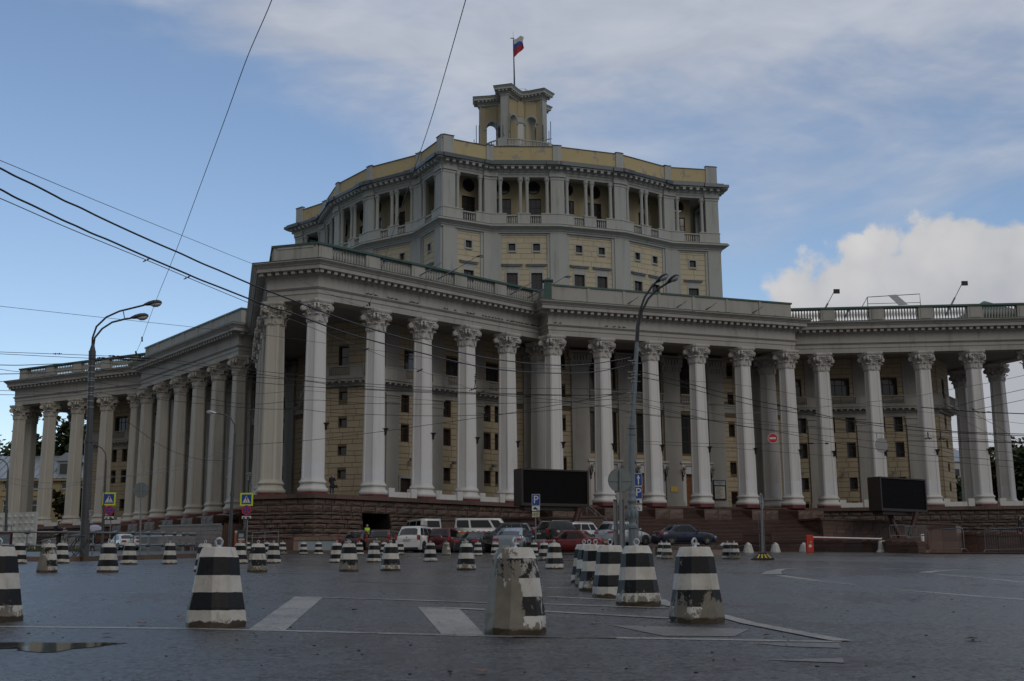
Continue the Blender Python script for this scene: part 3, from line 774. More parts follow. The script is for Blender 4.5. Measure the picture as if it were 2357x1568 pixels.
for sd in (0, -1, 1, -2):
    # left wing
    if sd != -2:
        Wd = stone_run(PW(sd, -36.1, 52.86).xy, PW(sd, -12.55, BREAK).xy, 2.2, (lambda o: -ext(o, T2), lambda o: LWc-1.9), door=(3.65, 6.4, 4.97) if sd == 0 else None)
    if sd != 1:
        stone_run(PW(sd, 12.55, BREAK).xy, PW(sd, 36.1, 52.86).xy, 2.2, (lambda o: 1.9, lambda o: LWc+ext(o, T1)))
    if sd != -2:
        stone_run(PW(sd-1, 36.1, 52.86).xy, PW(sd, -36.1, 52.86).xy, 2.2, (lambda o: -ext(o, T1), lambda o: (Vector(b_)-Vector(a_)).length+ext(o, T2)))
pieces('stone_block', stones, theatre, rest_name='stone_blocks'); pieces('coping_stone', coping, theatre)
# dark core behind the joints, broken where the gateway is
core = MB(); CP = [(1.68, 6.28), (1.68, 6.02), (1.33, 6.0), (1.94, 2.3), (2.05, 1.0)]
i0 = 2*4       # the left wing of the front side holds the gateway
sweep(core, plain_path, CP, 0, skip=(i0,))
Wg = WF(0, -36.1, 52.86, BETA)
def coff(z): return -(1.33+(6.0-z)*.165)
ecf = math.tan(Vector(PW(0, -36.1, 52.86).xy-PW(-1, 36.1, 52.86).xy).angle((PW(0, -12.55, BREAK)-PW(0, -36.1, 52.86)).xy)/2)
for x0, x1, z0, z1 in ((0, 3.70, 1.0, 6.0), (6.35, LW+1, 1.0, 6.0), (3.70, 6.35, 4.97, 6.0)):
    e_ = [(coff(z)*ecf if x0 == 0 else 0) for z in (z0, z1)]
    core.add([(x0+e_[0], coff(z0), z0), (x1, coff(z0), z0), (x1, coff(z1), z1), (x0+e_[1], coff(z1), z1)], [(0, 1, 2, 3)], 0, False, Wg)
core.box(-1.2*ecf, LW+1, -1.68, -1.2, 6.0, 6.28, 0, Wg)
core.build('plinth_core', M['granite_dark'], theatre)
fl = MB(); pp = MB()
n_ = len(plain_path)
sweep(fl, plain_path, [(1.66, 6.335), (-13.5, 6.335)], 0); fl.build('gallery_floor', M['granite_s'], theatre)
# gateway: a deep recess with a red leaf folded back on its left side
gw = MB()
gw.box(3.35, 3.70, -1.5, 2.5, 1.5, 5.2, 0, Wg).box(6.35, 6.7, -1.5, 2.5, 1.5, 5.2, 0, Wg).box(3.70, 6.35, -1.3, 2.5, 4.97, 5.2, 0, Wg).box(3.70, 6.35, 2.3, 2.5, 1.5, 4.97, 0, Wg)
gw.build('gateway_wall', M['granite_dark'], theatre)
gd = MB(); gd.box(0, 1.6, -.05, .05, 0, 2.9)
for i in range(4): gd.box(.1, 1.5, -.08, -.05, .15+i*.7, .7+i*.7)
gd.build('gate_leaf', M['red_paint'], theatre, Wg @ TM(3.77, -1.3, 2.0, R(72)))
# platform of the porticos, pedestals, steps
ST = MB(); stepitems = []
def step_me(): return MB().box(-.5, .5, 0, 1, -1, 0).mesh('step', M['granite_red'])
stp = MB(); stp.box(-.5, .5, 0.16, 1, -1, -.22); stp.box(-.5, .5, 0, 1, -.22, 0); stp_me = stp.mesh('step', M['granite_red'])
ped_me = None
for sd in (0, -1):
    SFm = WF(sd, 0, 0)
    plat = MB(); plat.box(-14.3, 14.3, -45.35, -38, 2.0, 6.32, 0, SFm); plat.build('portico_platform', M['granite_s'], theatre)
    for k in range(6):
        x = (k-2.5)*5.02
        pd = MB(); pd.box(x-1.5, x+1.5, -43.35, -43.4, 5.93, 6.24, 0, SFm); pd.box(x-1.42, x+1.42, -47.85, -43.4, 4.7, 5.86, 0, SFm); pd.box(x-1.38, x+1.38, -47.8, -43.4, 5.85, 5.94, 0, SFm)
        o = pd.build('pedestal', M['granite_s'], theatre, None, bevel=.03)
        bb = [( -.72, 1.38), (.72, 1.38)]
        for j, (cx, w_) in enumerate(bb):
            inst('pedestal_stone', rock[(k+j) % 6], o, SFm @ Matrix.Translation((x+cx, -47.86, 5.32)) @ Matrix.Diagonal((w_, .07, 1.0, 1)))
    for i in range(9):
        z = 6.19-i*.133; r0 = 45.35+.27*(i+1)
        stepitems.append((stp_me, SFm @ Matrix.Translation((0, -r0, z)) @ Matrix.Diagonal((28.4, 48-44.9+.3*i if False else 3.0, .3, 1))))
    z = 4.99; r0 = 48.1
    i = 0
    while z > 1.6:
        if r0 < 51.9: hw0 = hw1 = 11.0 if i > 2 else 13.5
        else: hw0 = 11.0; hw1 = min(23.5, 12.5+(r0-51.9)*4.6)
        cx = (hw1-hw0)/2; wd = hw0+hw1
        nseg = 6
        for q in range(nseg):
            xa = -hw0+wd*q/nseg; xb = -hw0+wd*(q+1)/nseg
            stepitems.append((stp_me, SFm @ Matrix.Translation(((xa+xb)/2, -r0, z)) @ Matrix.Diagonal((xb-xa-.008, .9, .35, 1))))
        z -= .136; r0 += .335; i += 1
    for s in (-1, 1):        # lower retaining walls beside the flight, following the wings
        X0, X1 = 11.0, 25.8
        ln = MB(); zA, zB = 5.02, 4.62
        def q4(xa, ya, za, xb, yb, zb, h, dpt, b):
            pass
        tops = [(X0, 51.8, zA), (X1, 52.0, zB)]
        vs = []
        for (x, r_, zt) in tops:
            for rr in (r_, r_-8.5):
                for zz in (1.5, zt): vs.append((s*x, -rr-(0.0 if zz == zt else .25 if rr == r_ else 0), zz))
        fs = [(0, 4, 5, 1), (1, 5, 7, 3), (0, 1, 3, 2), (4, 6, 7, 5)]
        if s < 0: fs = [f[::-1] for f in fs]
        ln.add(vs, fs, 0, False, SFm)
        o = ln.build('retaining_wall', M['granite_s'] if sd == 0 else M['granite_pink'], theatre)
        mo = MB()
        for e, dz, hh in ((.22, 0.0, .16), (.10, -.16, .1)):
            mo.add([(s*(X0-e), -51.8-e, zA+dz), (s*X1, -52.0-e, zB+dz), (s*X1, -51.0, zB+dz), (s*(X0-e), -51.0, zA+dz), (s*(X0-e), -51.8-e, zA+dz-hh), (s*X1, -52.0-e, zB+dz-hh), (s*X1, -51.0, zB+dz-hh), (s*(X0-e), -51.0, zA+dz-hh)],
                   [(0, 1, 2, 3) if s > 0 else (3, 2, 1, 0), (4, 5, 1, 0) if s > 0 else (0, 1, 5, 4), (4, 0, 3, 7) if s > 0 else (7, 3, 0, 4), (7, 6, 5, 4) if s > 0 else (4, 5, 6, 7)], 0, False, SFm)
        mo.box(*sorted((s*(X0-.2), s*(X0+.25))), -51.9, -43.35, 4.86, 5.03, 0, SFm)
        mo.build('moulding', M['granite_s'], o)
        z = zA-.28; k = 0
        while z > 1.9:
            x = X0; h = .36
            while x < X1:
                w_ = min(rs_.uniform(.95, 1.5), X1-x)
                zz = z-(zA-zB)*((x-X0)/(X1-X0))
                stones2 = (smooth_me if sd == 0 else smooth_pink, SFm @ Matrix.Translation((s*(x+w_/2), -51.83-.2*((x+w_/2-X0)/(X1-X0))-.25*(zA-z+h)/(zA-1.5), zz-h/2)) @ Matrix.Diagonal((w_-.02, .06, h-.02, 1)))
                inst('facing_stone', stones2[0], o, stones2[1]); x += w_
            # end face towards the stairs
            for y0 in (51.8, 50.55, 49.3): inst('facing_stone', smooth_me, o, SFm @ Matrix.Translation((s*(X0-.02), -y0+.62, z-h/2)) @ Matrix.Rotation(s*R(90), 4, 'Z') @ Matrix.Rotation(R(180), 4, 'Z') @ Matrix.Diagonal((1.22, .05, h-.02, 1)))
            z -= h; k += 1
pieces('step', stepitems, theatre)
# low white walls between the wing columns
lw = MB(); lw.box(-1.2, .55, -.16, .16, 0, .52).box(.55, 1.15, -.3, .3, 0, .82).box(-1.8, -1.2, -.3, .3, 0, .82); lw_me = lw.mesh('low_wall', M['column'])
for sd in (0, -1):
    for i in list(range(1, 4))+list(range(11, 14))+[0, 14]:
        (t0, r0), (t1, r1) = side_cols[i], side_cols[i+1]
        if i == 0: continue
        inst('low_wall', lw_me, theatre, WF(sd, (t0+t1)/2+.3, (r0+r1)/2-.1, BETA if i < 8 else -BETA) @ Matrix.Translation((0, -.4, 6.33)))
# ------------------------------------------------------------------ upper drum
DN = [(-17.24, 23.99), (-11.33, 22.90), (-3.93, 25.24), (3.93, 25.24), (11.33, 22.90), (17.24, 23.99)]
dpath = []
for sd in range(-2, 3): dpath += [tuple(PW(sd, t, r).xy) for t, r in DN[:-1]]
NP = len(dpath)
body = MB(); trim = MB(); att = MB(); pier = MB(); gut = MB(); inner = MB()
trimg = MB()
sweep(trimg, dpath, [(.0, 38.15), (.30, 38.17), (.30, 38.32), (.42, 38.40), (.42, 38.5), (.75, 38.72), (1.0, 38.78), (1.0, 38.95), (.85, 39.03), (.5, 39.08)], 0)
trimg.build('drum_cornice', M['stucco_pale'], theatre)
fl = MB(); sweep(fl, dpath, [(.9, 39.07), (.30, 39.10), (-5, 39.10)], 0); fl.build('drum_floor', M['stucco'], theatre)
c2 = MB(); sweep(c2, dpath, [(-.85, 44.85), (.12, 44.85), (.12, 45.12), (.2, 45.14), (.2, 45.4), (.3, 45.42), (.45, 45.9), (1.05, 45.9), (1.05, 46.08)], 0)
c2.build('upper_cornice', M['stucco_pale'], theatre)
g2 = MB(); sweep(g2, dpath, [(1.08, 46.02), (1.22, 46.04), (1.22, 46.38), (.2, 46.62)], 0); g2.build('gutter', M['gutter'], theatre)
g3 = MB(); sweep(g3, dpath, [(.22, 46.62), (.10, 46.66), (.06, 46.95)], 0); g3.build('attic_flashing', M['copper'], theatre)
a2 = MB(); sweep(a2, dpath, [(0.04, 46.8), (0.04, 48.55), (-.4, 48.55), (-.4, 46.8)], 0); a2.build('attic_wall', M['attic'], theatre)
a3 = MB(); sweep(a3, dpath, [(.05, 48.552), (.13, 48.552), (.13, 48.62), (-.45, 48.66)], 0); a3.build('attic_coping', M['gutter'], theatre)
r2 = MB(); r2.add([(x, y, 46.9) for x, y in dpath], [tuple(range(NP))]); r2.build('drum_roof', M['gutter'], theatre)
cl = MB(); cl.add([(x, y, 45.3) for x, y in dpath], [tuple(range(NP))[::-1]]); cl.build('loggia_ceiling', M['stucco_pale'], theatre)
mod = MB().box(-.17, .17, -.62, 0, -.30, 0).box(-.20, .20, -.66, 0, -.07, 0); mod_me = mod.mesh('modillion', M['stucco_pale'])
pieces('modillion', [(mod_me, m_) for m_, L in along(dpath, .78, .38, 45.9, margin=.1)], theatre)
lbal = MB().lathe([(.085, 0), (.085, .04), (.05, .07), (.09, .3), (.07, .42), (.045, .5), (.075, .54), (.075, .58)], 6); lbal_me = lbal.mesh('loggia_baluster', M['stucco_pale']); lbi = []
scol = MB(); scol.loft([[(.22*c*math.cos(math.pi*i/5), .22*c*math.sin(math.pi*i/5), z) for i in range(10)] for c, z in ((1.35, 0), (1.35, .1), (1.15, .16), (1, .22), (.86, 3.45), (1.0, 3.5), (.95, 3.6), (1.15, 3.85), (1.5, 4.08), (1.5, 4.2), (1.5, 4.35))])
for k in range(5):
    for s in (-1, 1):
        a = 2*math.pi*k/5; scol.ball((.32*math.cos(a), .32*math.sin(a), 4.0), .08, 5)
scol_me = scol.mesh('loggia_column', M['stucco_pale'])
winw = MB()
def frame_win(W_, x, z0, z1, w_, hood=None):
    b = MB(); t = .17
    b.box(-w_/2-t, -w_/2, -.08, .02, z0-t, z1+t).box(w_/2, w_/2+t, -.08, .02, z0-t, z1+t).box(-w_/2, w_/2, -.08, .02, z0-t, z0).box(-w_/2, w_/2, -.08, .02, z1, z1+t)
    if hood: b.box(-w_/2-.55, w_/2+.55, -.42, .02, hood-.13, hood).box(-w_/2-.42, w_/2+.42, -.25, .02, hood-.26, hood-.13).box(-w_/2-.12, w_/2+.12, -.04, .02, z1+t, hood-.26)
    b.build('window_surround', M['stucco_pale'], theatre, W_ @ Matrix.Translation((x, 0, 0)))
Wprev = None; pwprev = 0; Lprev = 0; hprev = 0; capprev = 0
for i in range(NP):
    a, c_ = Vector(dpath[i]), Vector(dpath[(i+1) % NP]); d = c_-a; L = d.length
    sd, q = i//5-2, i % 5                 # bay number inside the side, 0..4
    if sd in (2,): detail = False
    else: detail = True
    W_ = Matrix.Translation((a.x, a.y, 0)) @ Matrix.Rotation(math.atan2(d.y, d.x), 4, 'Z')
    visible = (sd == 0) or (sd == -1) or (sd == 1 and q == 0) or (sd == -2 and q > 2)
    e0 = 1.45 if q == 0 else .95; e1 = 1.45 if q == 4 else .95
    xs = [L/2] if q in (0, 4) else [L/2-1.4*L/7.8, L/2+1.4*L/7.8]
    if q == 0: xs = [L/2+.25]
    if q == 4: xs = [L/2-.25]
    holes = []
    if visible:
        for x in xs: holes += [(x-.38, x+.38, 36.15, 36.98), (x-.62, x+.62, 31.0, 33.55)]
    backing(jointy, W_, 0, L, 24, 38.15, holes)
    if visible:
        for x in xs:
            window(W_, x-.38, x+.38, 36.15, 36.98, nx=1, nz=1, depth=.2); frame_win(W_, x, 36.15, 36.98, .78)
            window(W_, x-.62, x+.62, 31.0, 33.55, nx=2, trans=[1.75], depth=.22); frame_win(W_, x, 31.0, 33.55, 1.26, 34.60)
        blocks(yblockitems, yb_me, W_, e0+.32, L-e1-.32, 26.5, 37.95, holes, hs=(.62,), wl=1.5, proud=.03, gap=.022)
    trim = MB(); gut = MB()
    # giant pilasters on the corners
    trim.box(-.05, e0, -.28, .02, 24, 38.16, 0, W_).box(L-e1, L+.05, -.28, .02, 24, 38.16, 0, W_)
    trim.box(e0, e0+.33, -.14, .02, 24, 38.16, 0, W_).box(L-e1-.33, L-e1, -.14, .02, 24, 38.16, 0, W_); trim.box(e0+.33, L-e1-.33, -.1, .02, 37.95, 38.16, 0, W_)
    # loggia parapet
    ped = [(-.1, e0+.95), (L-e1-.95, L+.1)]
    if q not in (0, 4): ped.insert(1, (L/2-.72, L/2+.72))
    for x0, x1 in ped:
        trim.box(x0, x1, -.22, .55, 39.08, 40.42, 0, W_); trim.box(x0-.04, x1+.04, -.28, .58, 40.42, 40.52, 0, W_); trim.box(x0-.04, x1+.04, -.28, .58, 39.08, 39.3, 0, W_)
    for (a0, a1), (b0, b1) in zip(ped[:-1], ped[1:]):
        trim.box(a1, b0, -.12, .2, 39.08, 39.35, 0, W_); trim.box(a1, b0, -.14, .22, 40.22, 40.36, 0, W_)
        n = max(2, int((b0-a1)/.25))
        for j in range(n): lbi.append((lbal_me, W_ @ Matrix.Translation((a1+(b0-a1)*(j+.5)/n, .04, 39.35)) @ Matrix.Diagonal((1, 1, 1.5, 1))))
    # piers, small columns
    pw0 = 1.5 if q == 0 else .78; pw1 = 1.5 if q == 4 else .78
    pier = MB(); pier.box(-.08, pw0, -.16, .8, 40.5, 44.86, 0, W_).box(-.08, pw0+.06, -.22, .8, 44.55, 44.84, 0, W_)
    _a, _W, _p = dpath[i-1], Wprev, pwprev
    if _W is not None: pier.box(Lprev-_p, Lprev+.08, -.16, .8, 40.5, 44.86, 0, _W).box(Lprev-_p-.06, Lprev+.08, -.22, .8, 44.55, 44.84, 0, _W)
    pier.build('loggia_pier', M['stucco_pale'], theatre)
    trim.box(-.1, pw0+.15, -.36, .1, 44.86, 46.0, 0, W_).box(L-pw1-.15, L+.1, -.36, .1, 44.86, 46.0, 0, W_)
    if visible:
        cx = [pw0+.42, L-pw1-.42]+([L/2-.38, L/2+.38] if q not in (0, 4) else [])
        for x in cx: inst('loggia_column', scol_me, theatre, W_ @ Matrix.Translation((x, .12, 40.5)))
    # attic piers
    wp = .8 if q != 0 else 1.2; wq = .8 if q != 4 else 1.2
    tip0 = q == 0; tip1 = q == 4
    h0 = 48.68 if not tip0 else 48.92; h1 = 48.68 if not tip1 else 48.92
    att = MB(); att.box(-.02, .48 if not tip0 else 1.3, -.18, .2, 46.7, h0, 0, W_)
    cpm = MB(); cpm.box(-.06, .54 if not tip0 else 1.36, -.26, .26, h0, h0+.07, 0, W_)
    if Wprev is not None: att.box(Lprev-capprev, Lprev+.02, -.18, .2, 46.7, h0-.003, 0, Wprev); cpm.box(Lprev-capprev-.06, Lprev+.06, -.26, .26, h0, h0+.066, 0, Wprev)
    _o = att.build('attic_pier', M['stucco_pale'], theatre); cpm.build('attic_cap', M['gutter'], _o)
    Wprev, pwprev, Lprev, capprev = W_, pw1, L, (.48 if not tip1 else 1.3)
    # heavier gutter over the piers
    trim.build('drum_pilaster', M['stucco_pale'], theatre)
    _g = MB(); _g.box(-.5, 1.9 if tip0 else 1.3, -1.36, -1.0, 45.98, 46.42, 0, W_); _g.build('pier_gutter', M['gutter'], theatre); _g = MB(); _g.box(L-(1.9 if tip1 else 1.3), L+.5, -1.362, -1.002, 45.982, 46.422, 0, W_); _g.build('pier_gutter', M['gutter'], theatre)
pass
jointy.build('drum_wall', M['mortar_y'], theatre)
pieces('drum_block', yblockitems, theatre); pieces('loggia_baluster', lbi, theatre)
# inner wall of the loggia, 3 m back
def inset(path, d):
    n = len(path); out = []
    for i in range(n):
        a, b_, c_ = Vector(path[i-1]), Vector(path[i]), Vector(path[(i+1) % n])
        d0, d1 = (b_-a).normalized(), (c_-b_).normalized(); n0, n1 = Vector((d0.y, -d0.x)), Vector((d1.y, -d1.x)); m_ = (n0+n1).normalized()
        out.append(b_-m_*(d/m_.dot(n0)))
    return out
ip = inset(dpath, 2.5); iw = MB()
for i in range(NP):
    a, c_ = ip[i], ip[(i+1) % NP]; d = c_-a; L = d.length; sd, q = i//5-2, i % 5
    W_ = Matrix.Translation((a.x, a.y, 0)) @ Matrix.Rotation(math.atan2(d.y, d.x), 4, 'Z')
    visible = (sd == 0) or (sd == -1) or (sd == 1 and q == 0) or (sd == -2 and q > 2)
    xs = [L/2] if q in (0, 4) else [L/2-1.75, L/2+1.75]
    if q == 4: xs = [L/2+.55]
    holes = [(x-.88, x+.88, 40.2, 43.1) for x in xs] if visible else []
    backing(iw, W_, 0, L, 39, 45.35, holes)
    if visible:
        for x in xs:
            window(W_, x-.88, x+.88, 40.2, 43.1, nx=3, trans=[1.85], depth=.15)
            pm = W_ @ Matrix.Translation((x, -.01, 44.42)) @ Matrix.Rotation(R(90), 4, 'X')
            ph = MB(); ph.tube([(.74*math.cos(2*math.pi*j/20), .74*math.sin(2*math.pi*j/20), 0) for j in range(20)], .06, 5, closed=True).box(-.72, .72, -.03, .03, -.02, .05)
            o = ph.build('round_window', M['frame'], theatre, pm)
            MB().lathe([(.73, .0), (.73, .02)], 24, 0, False).build('pane', M['glass'], o, pm)
iw.build('loggia_wall', M['yellow'], theatre)
# ------------------------------------------------------------------ turret: five arms round a hollow centre
def ang_tip(k): return PHI+R(36+72*k)-math.pi/2     # direction of a point of the star
tw = MB(); tt = MB(); tdark = MB(); rt = MB()
ZB, ZT = 52.0, 63.6
tips = []
for k in range(5):
    a = ang_tip(k-1); Wt = Matrix.Translation((OX, OY, 0)) @ Matrix.Rotation(a, 4, 'Z')   # x runs out along the arm
    # tip pier: pale front, yellow flanks
    tw.box(3.90, 4.75, -.50, .50, ZB, ZT, 0, Wt); tt.box(4.76, 4.92, -.56, .56, ZB, ZT, 0, Wt); tt.box(4.92, 4.97, -.20, .20, ZB, 61.0, 0, Wt)
    tt.box(4.62, 4.92, -.56, -.505, ZB, ZT, 0, Wt); tt.box(4.62, 4.92, .505, .56, ZB, ZT, 0, Wt)
    tw.box(1.9, 2.56, -1.066, 1.066, ZB, ZT, 0, Wt)
    # arch head between pier and core
    n = 10; r0, r1 = 2.55, 3.90; cz = 60.5; rr = (r1-r0)/2; cx = (r0+r1)/2
    def hw(x): return .50+(3.90-x)*.42
    for s in (-1, 1):
        vs = []; fs = []
        for i in range(n+1):
            u = math.pi*i/n; x = cx-rr*math.cos(u); z = cz+rr*math.sin(u)*1.15
            vs += [(x, s*hw(x), z), (x, s*hw(x), ZT)]
        for i in range(n): q4_ = (2*i, 2*i+2, 2*i+3, 2*i+1); fs.append(q4_ if s < 0 else q4_[::-1])
        tw.add(vs, fs, 0, False, Wt)
        # archivolt and impost
        vs = []; fs = []
        for i in range(n+1):
            u = math.pi*i/n; x = cx-rr*math.cos(u); z = cz+rr*math.sin(u)*1.15; X2 = cx-(rr+.24)*math.cos(u); z2 = cz+(rr*1.15+.24)*math.sin(u)
            vs += [(x, s*(hw(x)+.05), z), (X2, s*(hw(X2)+.05), z2)]
        for i in range(n): q4_ = (2*i, 2*i+2, 2*i+3, 2*i+1); fs.append(q4_ if s < 0 else q4_[::-1])
        tt.add(vs, fs, 0, False, Wt)
        tt.box(r0-.3, r0+.02, *sorted((s*(hw(r0)-.1), s*(hw(r0)+.12))), cz-.35, cz, 0, Wt); tt.box(r1-.02, r1+.35, *sorted((s*(hw(r1)-.1), s*(hw(r1)+.12))), cz-.35, cz, 0, Wt)
    vs = []; fs = []
    for i in range(n+1):
        u = math.pi*i/n; x = cx-rr*math.cos(u); z = cz+rr*math.sin(u)*1.15; vs += [(x, -hw(x), z), (x, hw(x), z)]
    for i in range(n): fs.append((2*i, 2*i+1, 2*i+3, 2*i+2))
    tt.add(vs, fs, 0, False, Wt)
    tt.box(3.84, 3.91, -.50, .50, ZB, cz, 0, Wt)
    tips.append((a, Wt))
# core with a tall niche on every face
core_p = []
for k in range(5):
    a = ang_tip(k-1)
    core_p += [(OX+2.25*math.cos(a)-s*1.15*math.sin(a), OY+2.25*math.sin(a)+s*1.15*math.cos(a)) for s in (-1, 1)]
cb = MB(); cb.prism(core_p, ZB, ZT); cb.build('turret_core', M['stucco_pale'], theatre)
cb = MB(); cb.prism([(OX+(x-OX)*1.02, OY+(y-OY)*1.02) for x, y in core_p], 61.4, ZT); cb.build('turret_core_head', M['yellow'], theatre)
for k in range(5):
    a = PHI+R(72*k)-math.pi/2; Wt = Matrix.Translation((OX, OY, 0)) @ Matrix.Rotation(a+math.pi/2, 4, 'Z')
    dd = MB(); dd.box(-.42, .42, -2.5, -2.2, 56.4, 60.3, 0, Wt); dd.build('turret_door', M['glass'] if k != 9 else M['dark'], theatre)
    dd = MB(); dd.box(-.6, -.43, -2.56, -2.2, ZB, 60.6, 0, Wt).box(.43, .6, -2.56, -2.2, ZB, 60.6, 0, Wt).box(-.75, .75, -2.62, -2.2, 60.5, 60.8, 0, Wt); dd.build('turret_door_frame', M['stucco_pale'], theatre)
tw.build('turret_wall', M['yellow'], theatre); tt.build('turret_trim', M['stucco_pale'], theatre)
tpath = []
for k in range(5):
    a = ang_tip(k-1)
    for x, y in ((3.2, -.85), (4.9, -.56), (4.9, .56), (3.2, .85)): tpath.append((OX+x*math.cos(a)-y*math.sin(a), OY+x*math.sin(a)+y*math.cos(a)))
    b_ = a+R(36); tpath.append((OX+2.25*math.cos(b_), OY+2.25*math.sin(b_)))
tc_ = MB(); sweep(tc_, tpath, [(-.3, 63.55), (.08, 63.55), (.08, 63.8), (.2, 63.85), (.28, 64.15), (.72, 64.2), (.72, 64.42), (.85, 64.6), (.85, 64.68)], 0); tc_.build('turret_cornice', M['stucco_pale'], theatre)
tg_ = MB(); sweep(tg_, tpath, [(.86, 64.66), (.89, 64.66), (.89, 64.76), (0, 65.0)], 0); tg_.add([(x, y, 64.99) for x, y in tpath], [tuple(range(len(tpath)))]); tg_.build('turret_roof', M['gutter'], theatre)
tm = MB().box(-.1, .1, -.38, 0, -.22, 0).mesh('turret_modillion', M['stucco_pale'])
pieces('turret_modillion', [(tm, m_) for m_, L in along(tpath, .42, .28, 64.19, margin=.05)], theatre)
# platform and curved balcony round the turret
pl = MB(); ring = [(OX+5.9*math.cos(ang_tip(0)+2*math.pi*i/40)*(1-.10*(1-abs(math.cos(2.5*2*math.pi*i/40)))), OY+5.9*math.sin(ang_tip(0)+2*math.pi*i/40)*(1-.10*(1-abs(math.cos(2.5*2*math.pi*i/40))))) for i in range(40)]
pl.prism(ring, 46.9, 55.9); pl.build('turret_base', M['stucco_pale'], theatre)
rl = MB(); sweep(rl, ring, [(.1, 55.9), (.25, 55.92), (.25, 56.05), (-.2, 56.05)], 0); sweep(rl, ring, [(-.22, 56.9), (-.02, 56.9), (-.02, 57.02), (-.22, 57.02)], 0); rl.build('turret_balcony', M['stucco_pale'], theatre)
tb_ = MB().lathe([(.07, 0), (.09, .3), (.05, .5), (.07, .86)], 6).mesh('turret_baluster', M['stucco_pale'])
pieces('turret_baluster', [(tb_, m_) for m_, L in along(ring, .3, -.12, 56.05, margin=.1)], theatre)
for k in range(5):
    a = ang_tip(k-1); Wt = Matrix.Translation((OX, OY, 0)) @ Matrix.Rotation(a, 4, 'Z')
    bb = MB(); bb.box(4.9, 5.95, -.62, .62, 55.9, 57.15, 0, Wt); bb.build('turret_pedestal', M['stucco_pale'], theatre)
# antennas and rails bolted to the turret
an = MB()
for k, (x, y, z, h) in enumerate(((5.3, .9, 56.5, 4.2), (5.3, -1.0, 56.6, 3.0), (5.6, 0, 57, 2.0))):
    for kk in (0, 1, 4):
        Wt = tips[kk][1]; an.tube([Wt @ Vector((x, y, z)), Wt @ Vector((x, y, z+h))], .05, 5); an.tube([Wt @ Vector((4.9, y*.7, z+h*.4)), Wt @ Vector((x+.2, y, z+h*.4))], .035, 4)
an.build('turret_antenna', M['iron'], theatre)
# ------------------------------------------------------------------ ground
def groundmat():
    m = Mat('wet_asphalt'); v = m.co('World')
    fine = m.noise(26, 5, .8, v); mid = m.noise(6.5, 6, .75, v); big = m.noise(.16, 6, .62, v, .8, (1, .45, 1))
    patch = m.noise(.55, 7, .65, v, .5, (1, .5, 1))
    c = m.mix(m.ramp(m.math('ADD', m.math('MULTIPLY', fine, .55), m.math('MULTIPLY', mid, .45)), .40, .60), (.006, .006, .007), (.058, .058, .058))
    c = m.mix(m.ramp(patch, .42, .66, 0, .65), c, (.018, .018, .019))
    m.set('Base Color', c)
    wet = m.ramp(m.math('ADD', m.math('MULTIPLY', big, .7), m.math('MULTIPLY', patch, .3)), .42, .58)
    r = m.math('ADD', m.math('MULTIPLY', wet, -.17), .33)
    r = m.math('ADD', r, m.math('MULTIPLY', m.math('SUBTRACT', mid, .5), .5))
    pud = m.ramp(m.noise(.33, 4, .5, v, .4, (.7, 1.3, 1)), .715, .73)
    r = m.math('MULTIPLY', r, m.math('SUBTRACT', 1.0, m.math('MULTIPLY', pud, .9)))
    m.set('Roughness', r); m.set('Specular IOR Level', m.ramp(m.math('ADD', m.math('MULTIPLY', fine, .5), m.math('MULTIPLY', m.noise(19, 6, .85, v), .5)), .41, .59, .10, 1.4))
    h = m.math('ADD', m.math('MULTIPLY', fine, .9), m.math('MULTIPLY', mid, .35)); h = m.math('MULTIPLY', h, m.math('SUBTRACT', 1.0, pud)); m.bump(h, .75, .02)
    return m.m
M['asphalt'] = groundmat()
def gpt(x, y, dz=0.0): return (x, y, gz(x, y)+dz)
g = MB(); S = 2500
xs = [-S, -400, -160, -40, 0, 40, 160, 400, S]; ys = [-300, -60, 0, 20, 60, 100, 190, 300, 700, 4000]
def gzf(x, y): return gz(min(max(x, -160), 160), min(max(y, -60), 190))     # the slope levels out beyond the theatre
g.add([(x, y, gzf(x, y)) for y in ys for x in xs], [(j*9+i, j*9+i+1, (j+1)*9+i+1, (j+1)*9+i) for j in range(len(ys)-1) for i in range(8)])
g.build('ground', M['asphalt'], None, None, kind='structure')
def _paint(name, a, b):
    m = Mat(name); v = m.co('World')
    c = m.mix(m.noise(6, 6, .65, v), a, b)
    c = m.mix(m.ramp(m.noise(30, 5, .85, v), .47, .58, 0, .8), c, (.055, .053, .05))
    c = m.mix(m.ramp(m.noise(1.7, 7, .7, v, .4, (1, .5, 1)), .44, .68, 0, .85), c, (.085, .078, .07))
    m.set('Base Color', c); m.set('Roughness', m.math('ADD', .25, m.math('MULTIPLY', m.noise(3, 4, .6, v), .35))); m.bump(m.noise(42, 4, .7, v), .5, .02); return m.m
M['paint'] = _paint('worn_road_paint', (.30, .275, .24), (.46, .43, .385))
M['paint_y'] = _paint('worn_yellow_paint', (.35, .26, .10), (.45, .34, .14))
M['paint_f'] = _paint('half_washed_road_paint', (.13, .12, .11), (.24, .225, .20))
def marking(pts, mat='paint', dz=.006, px=True, name='road_marking', kind='structure', thick=None):
    P = [spot(x, y) if px else Vector((x, y, gz(x, y))) for x, y in pts]
    b = MB(); b.add([(p.x, p.y, p.z+dz) for p in P], [tuple(range(len(P)))]); return b.build(name, M[mat], None, None, kind=kind)
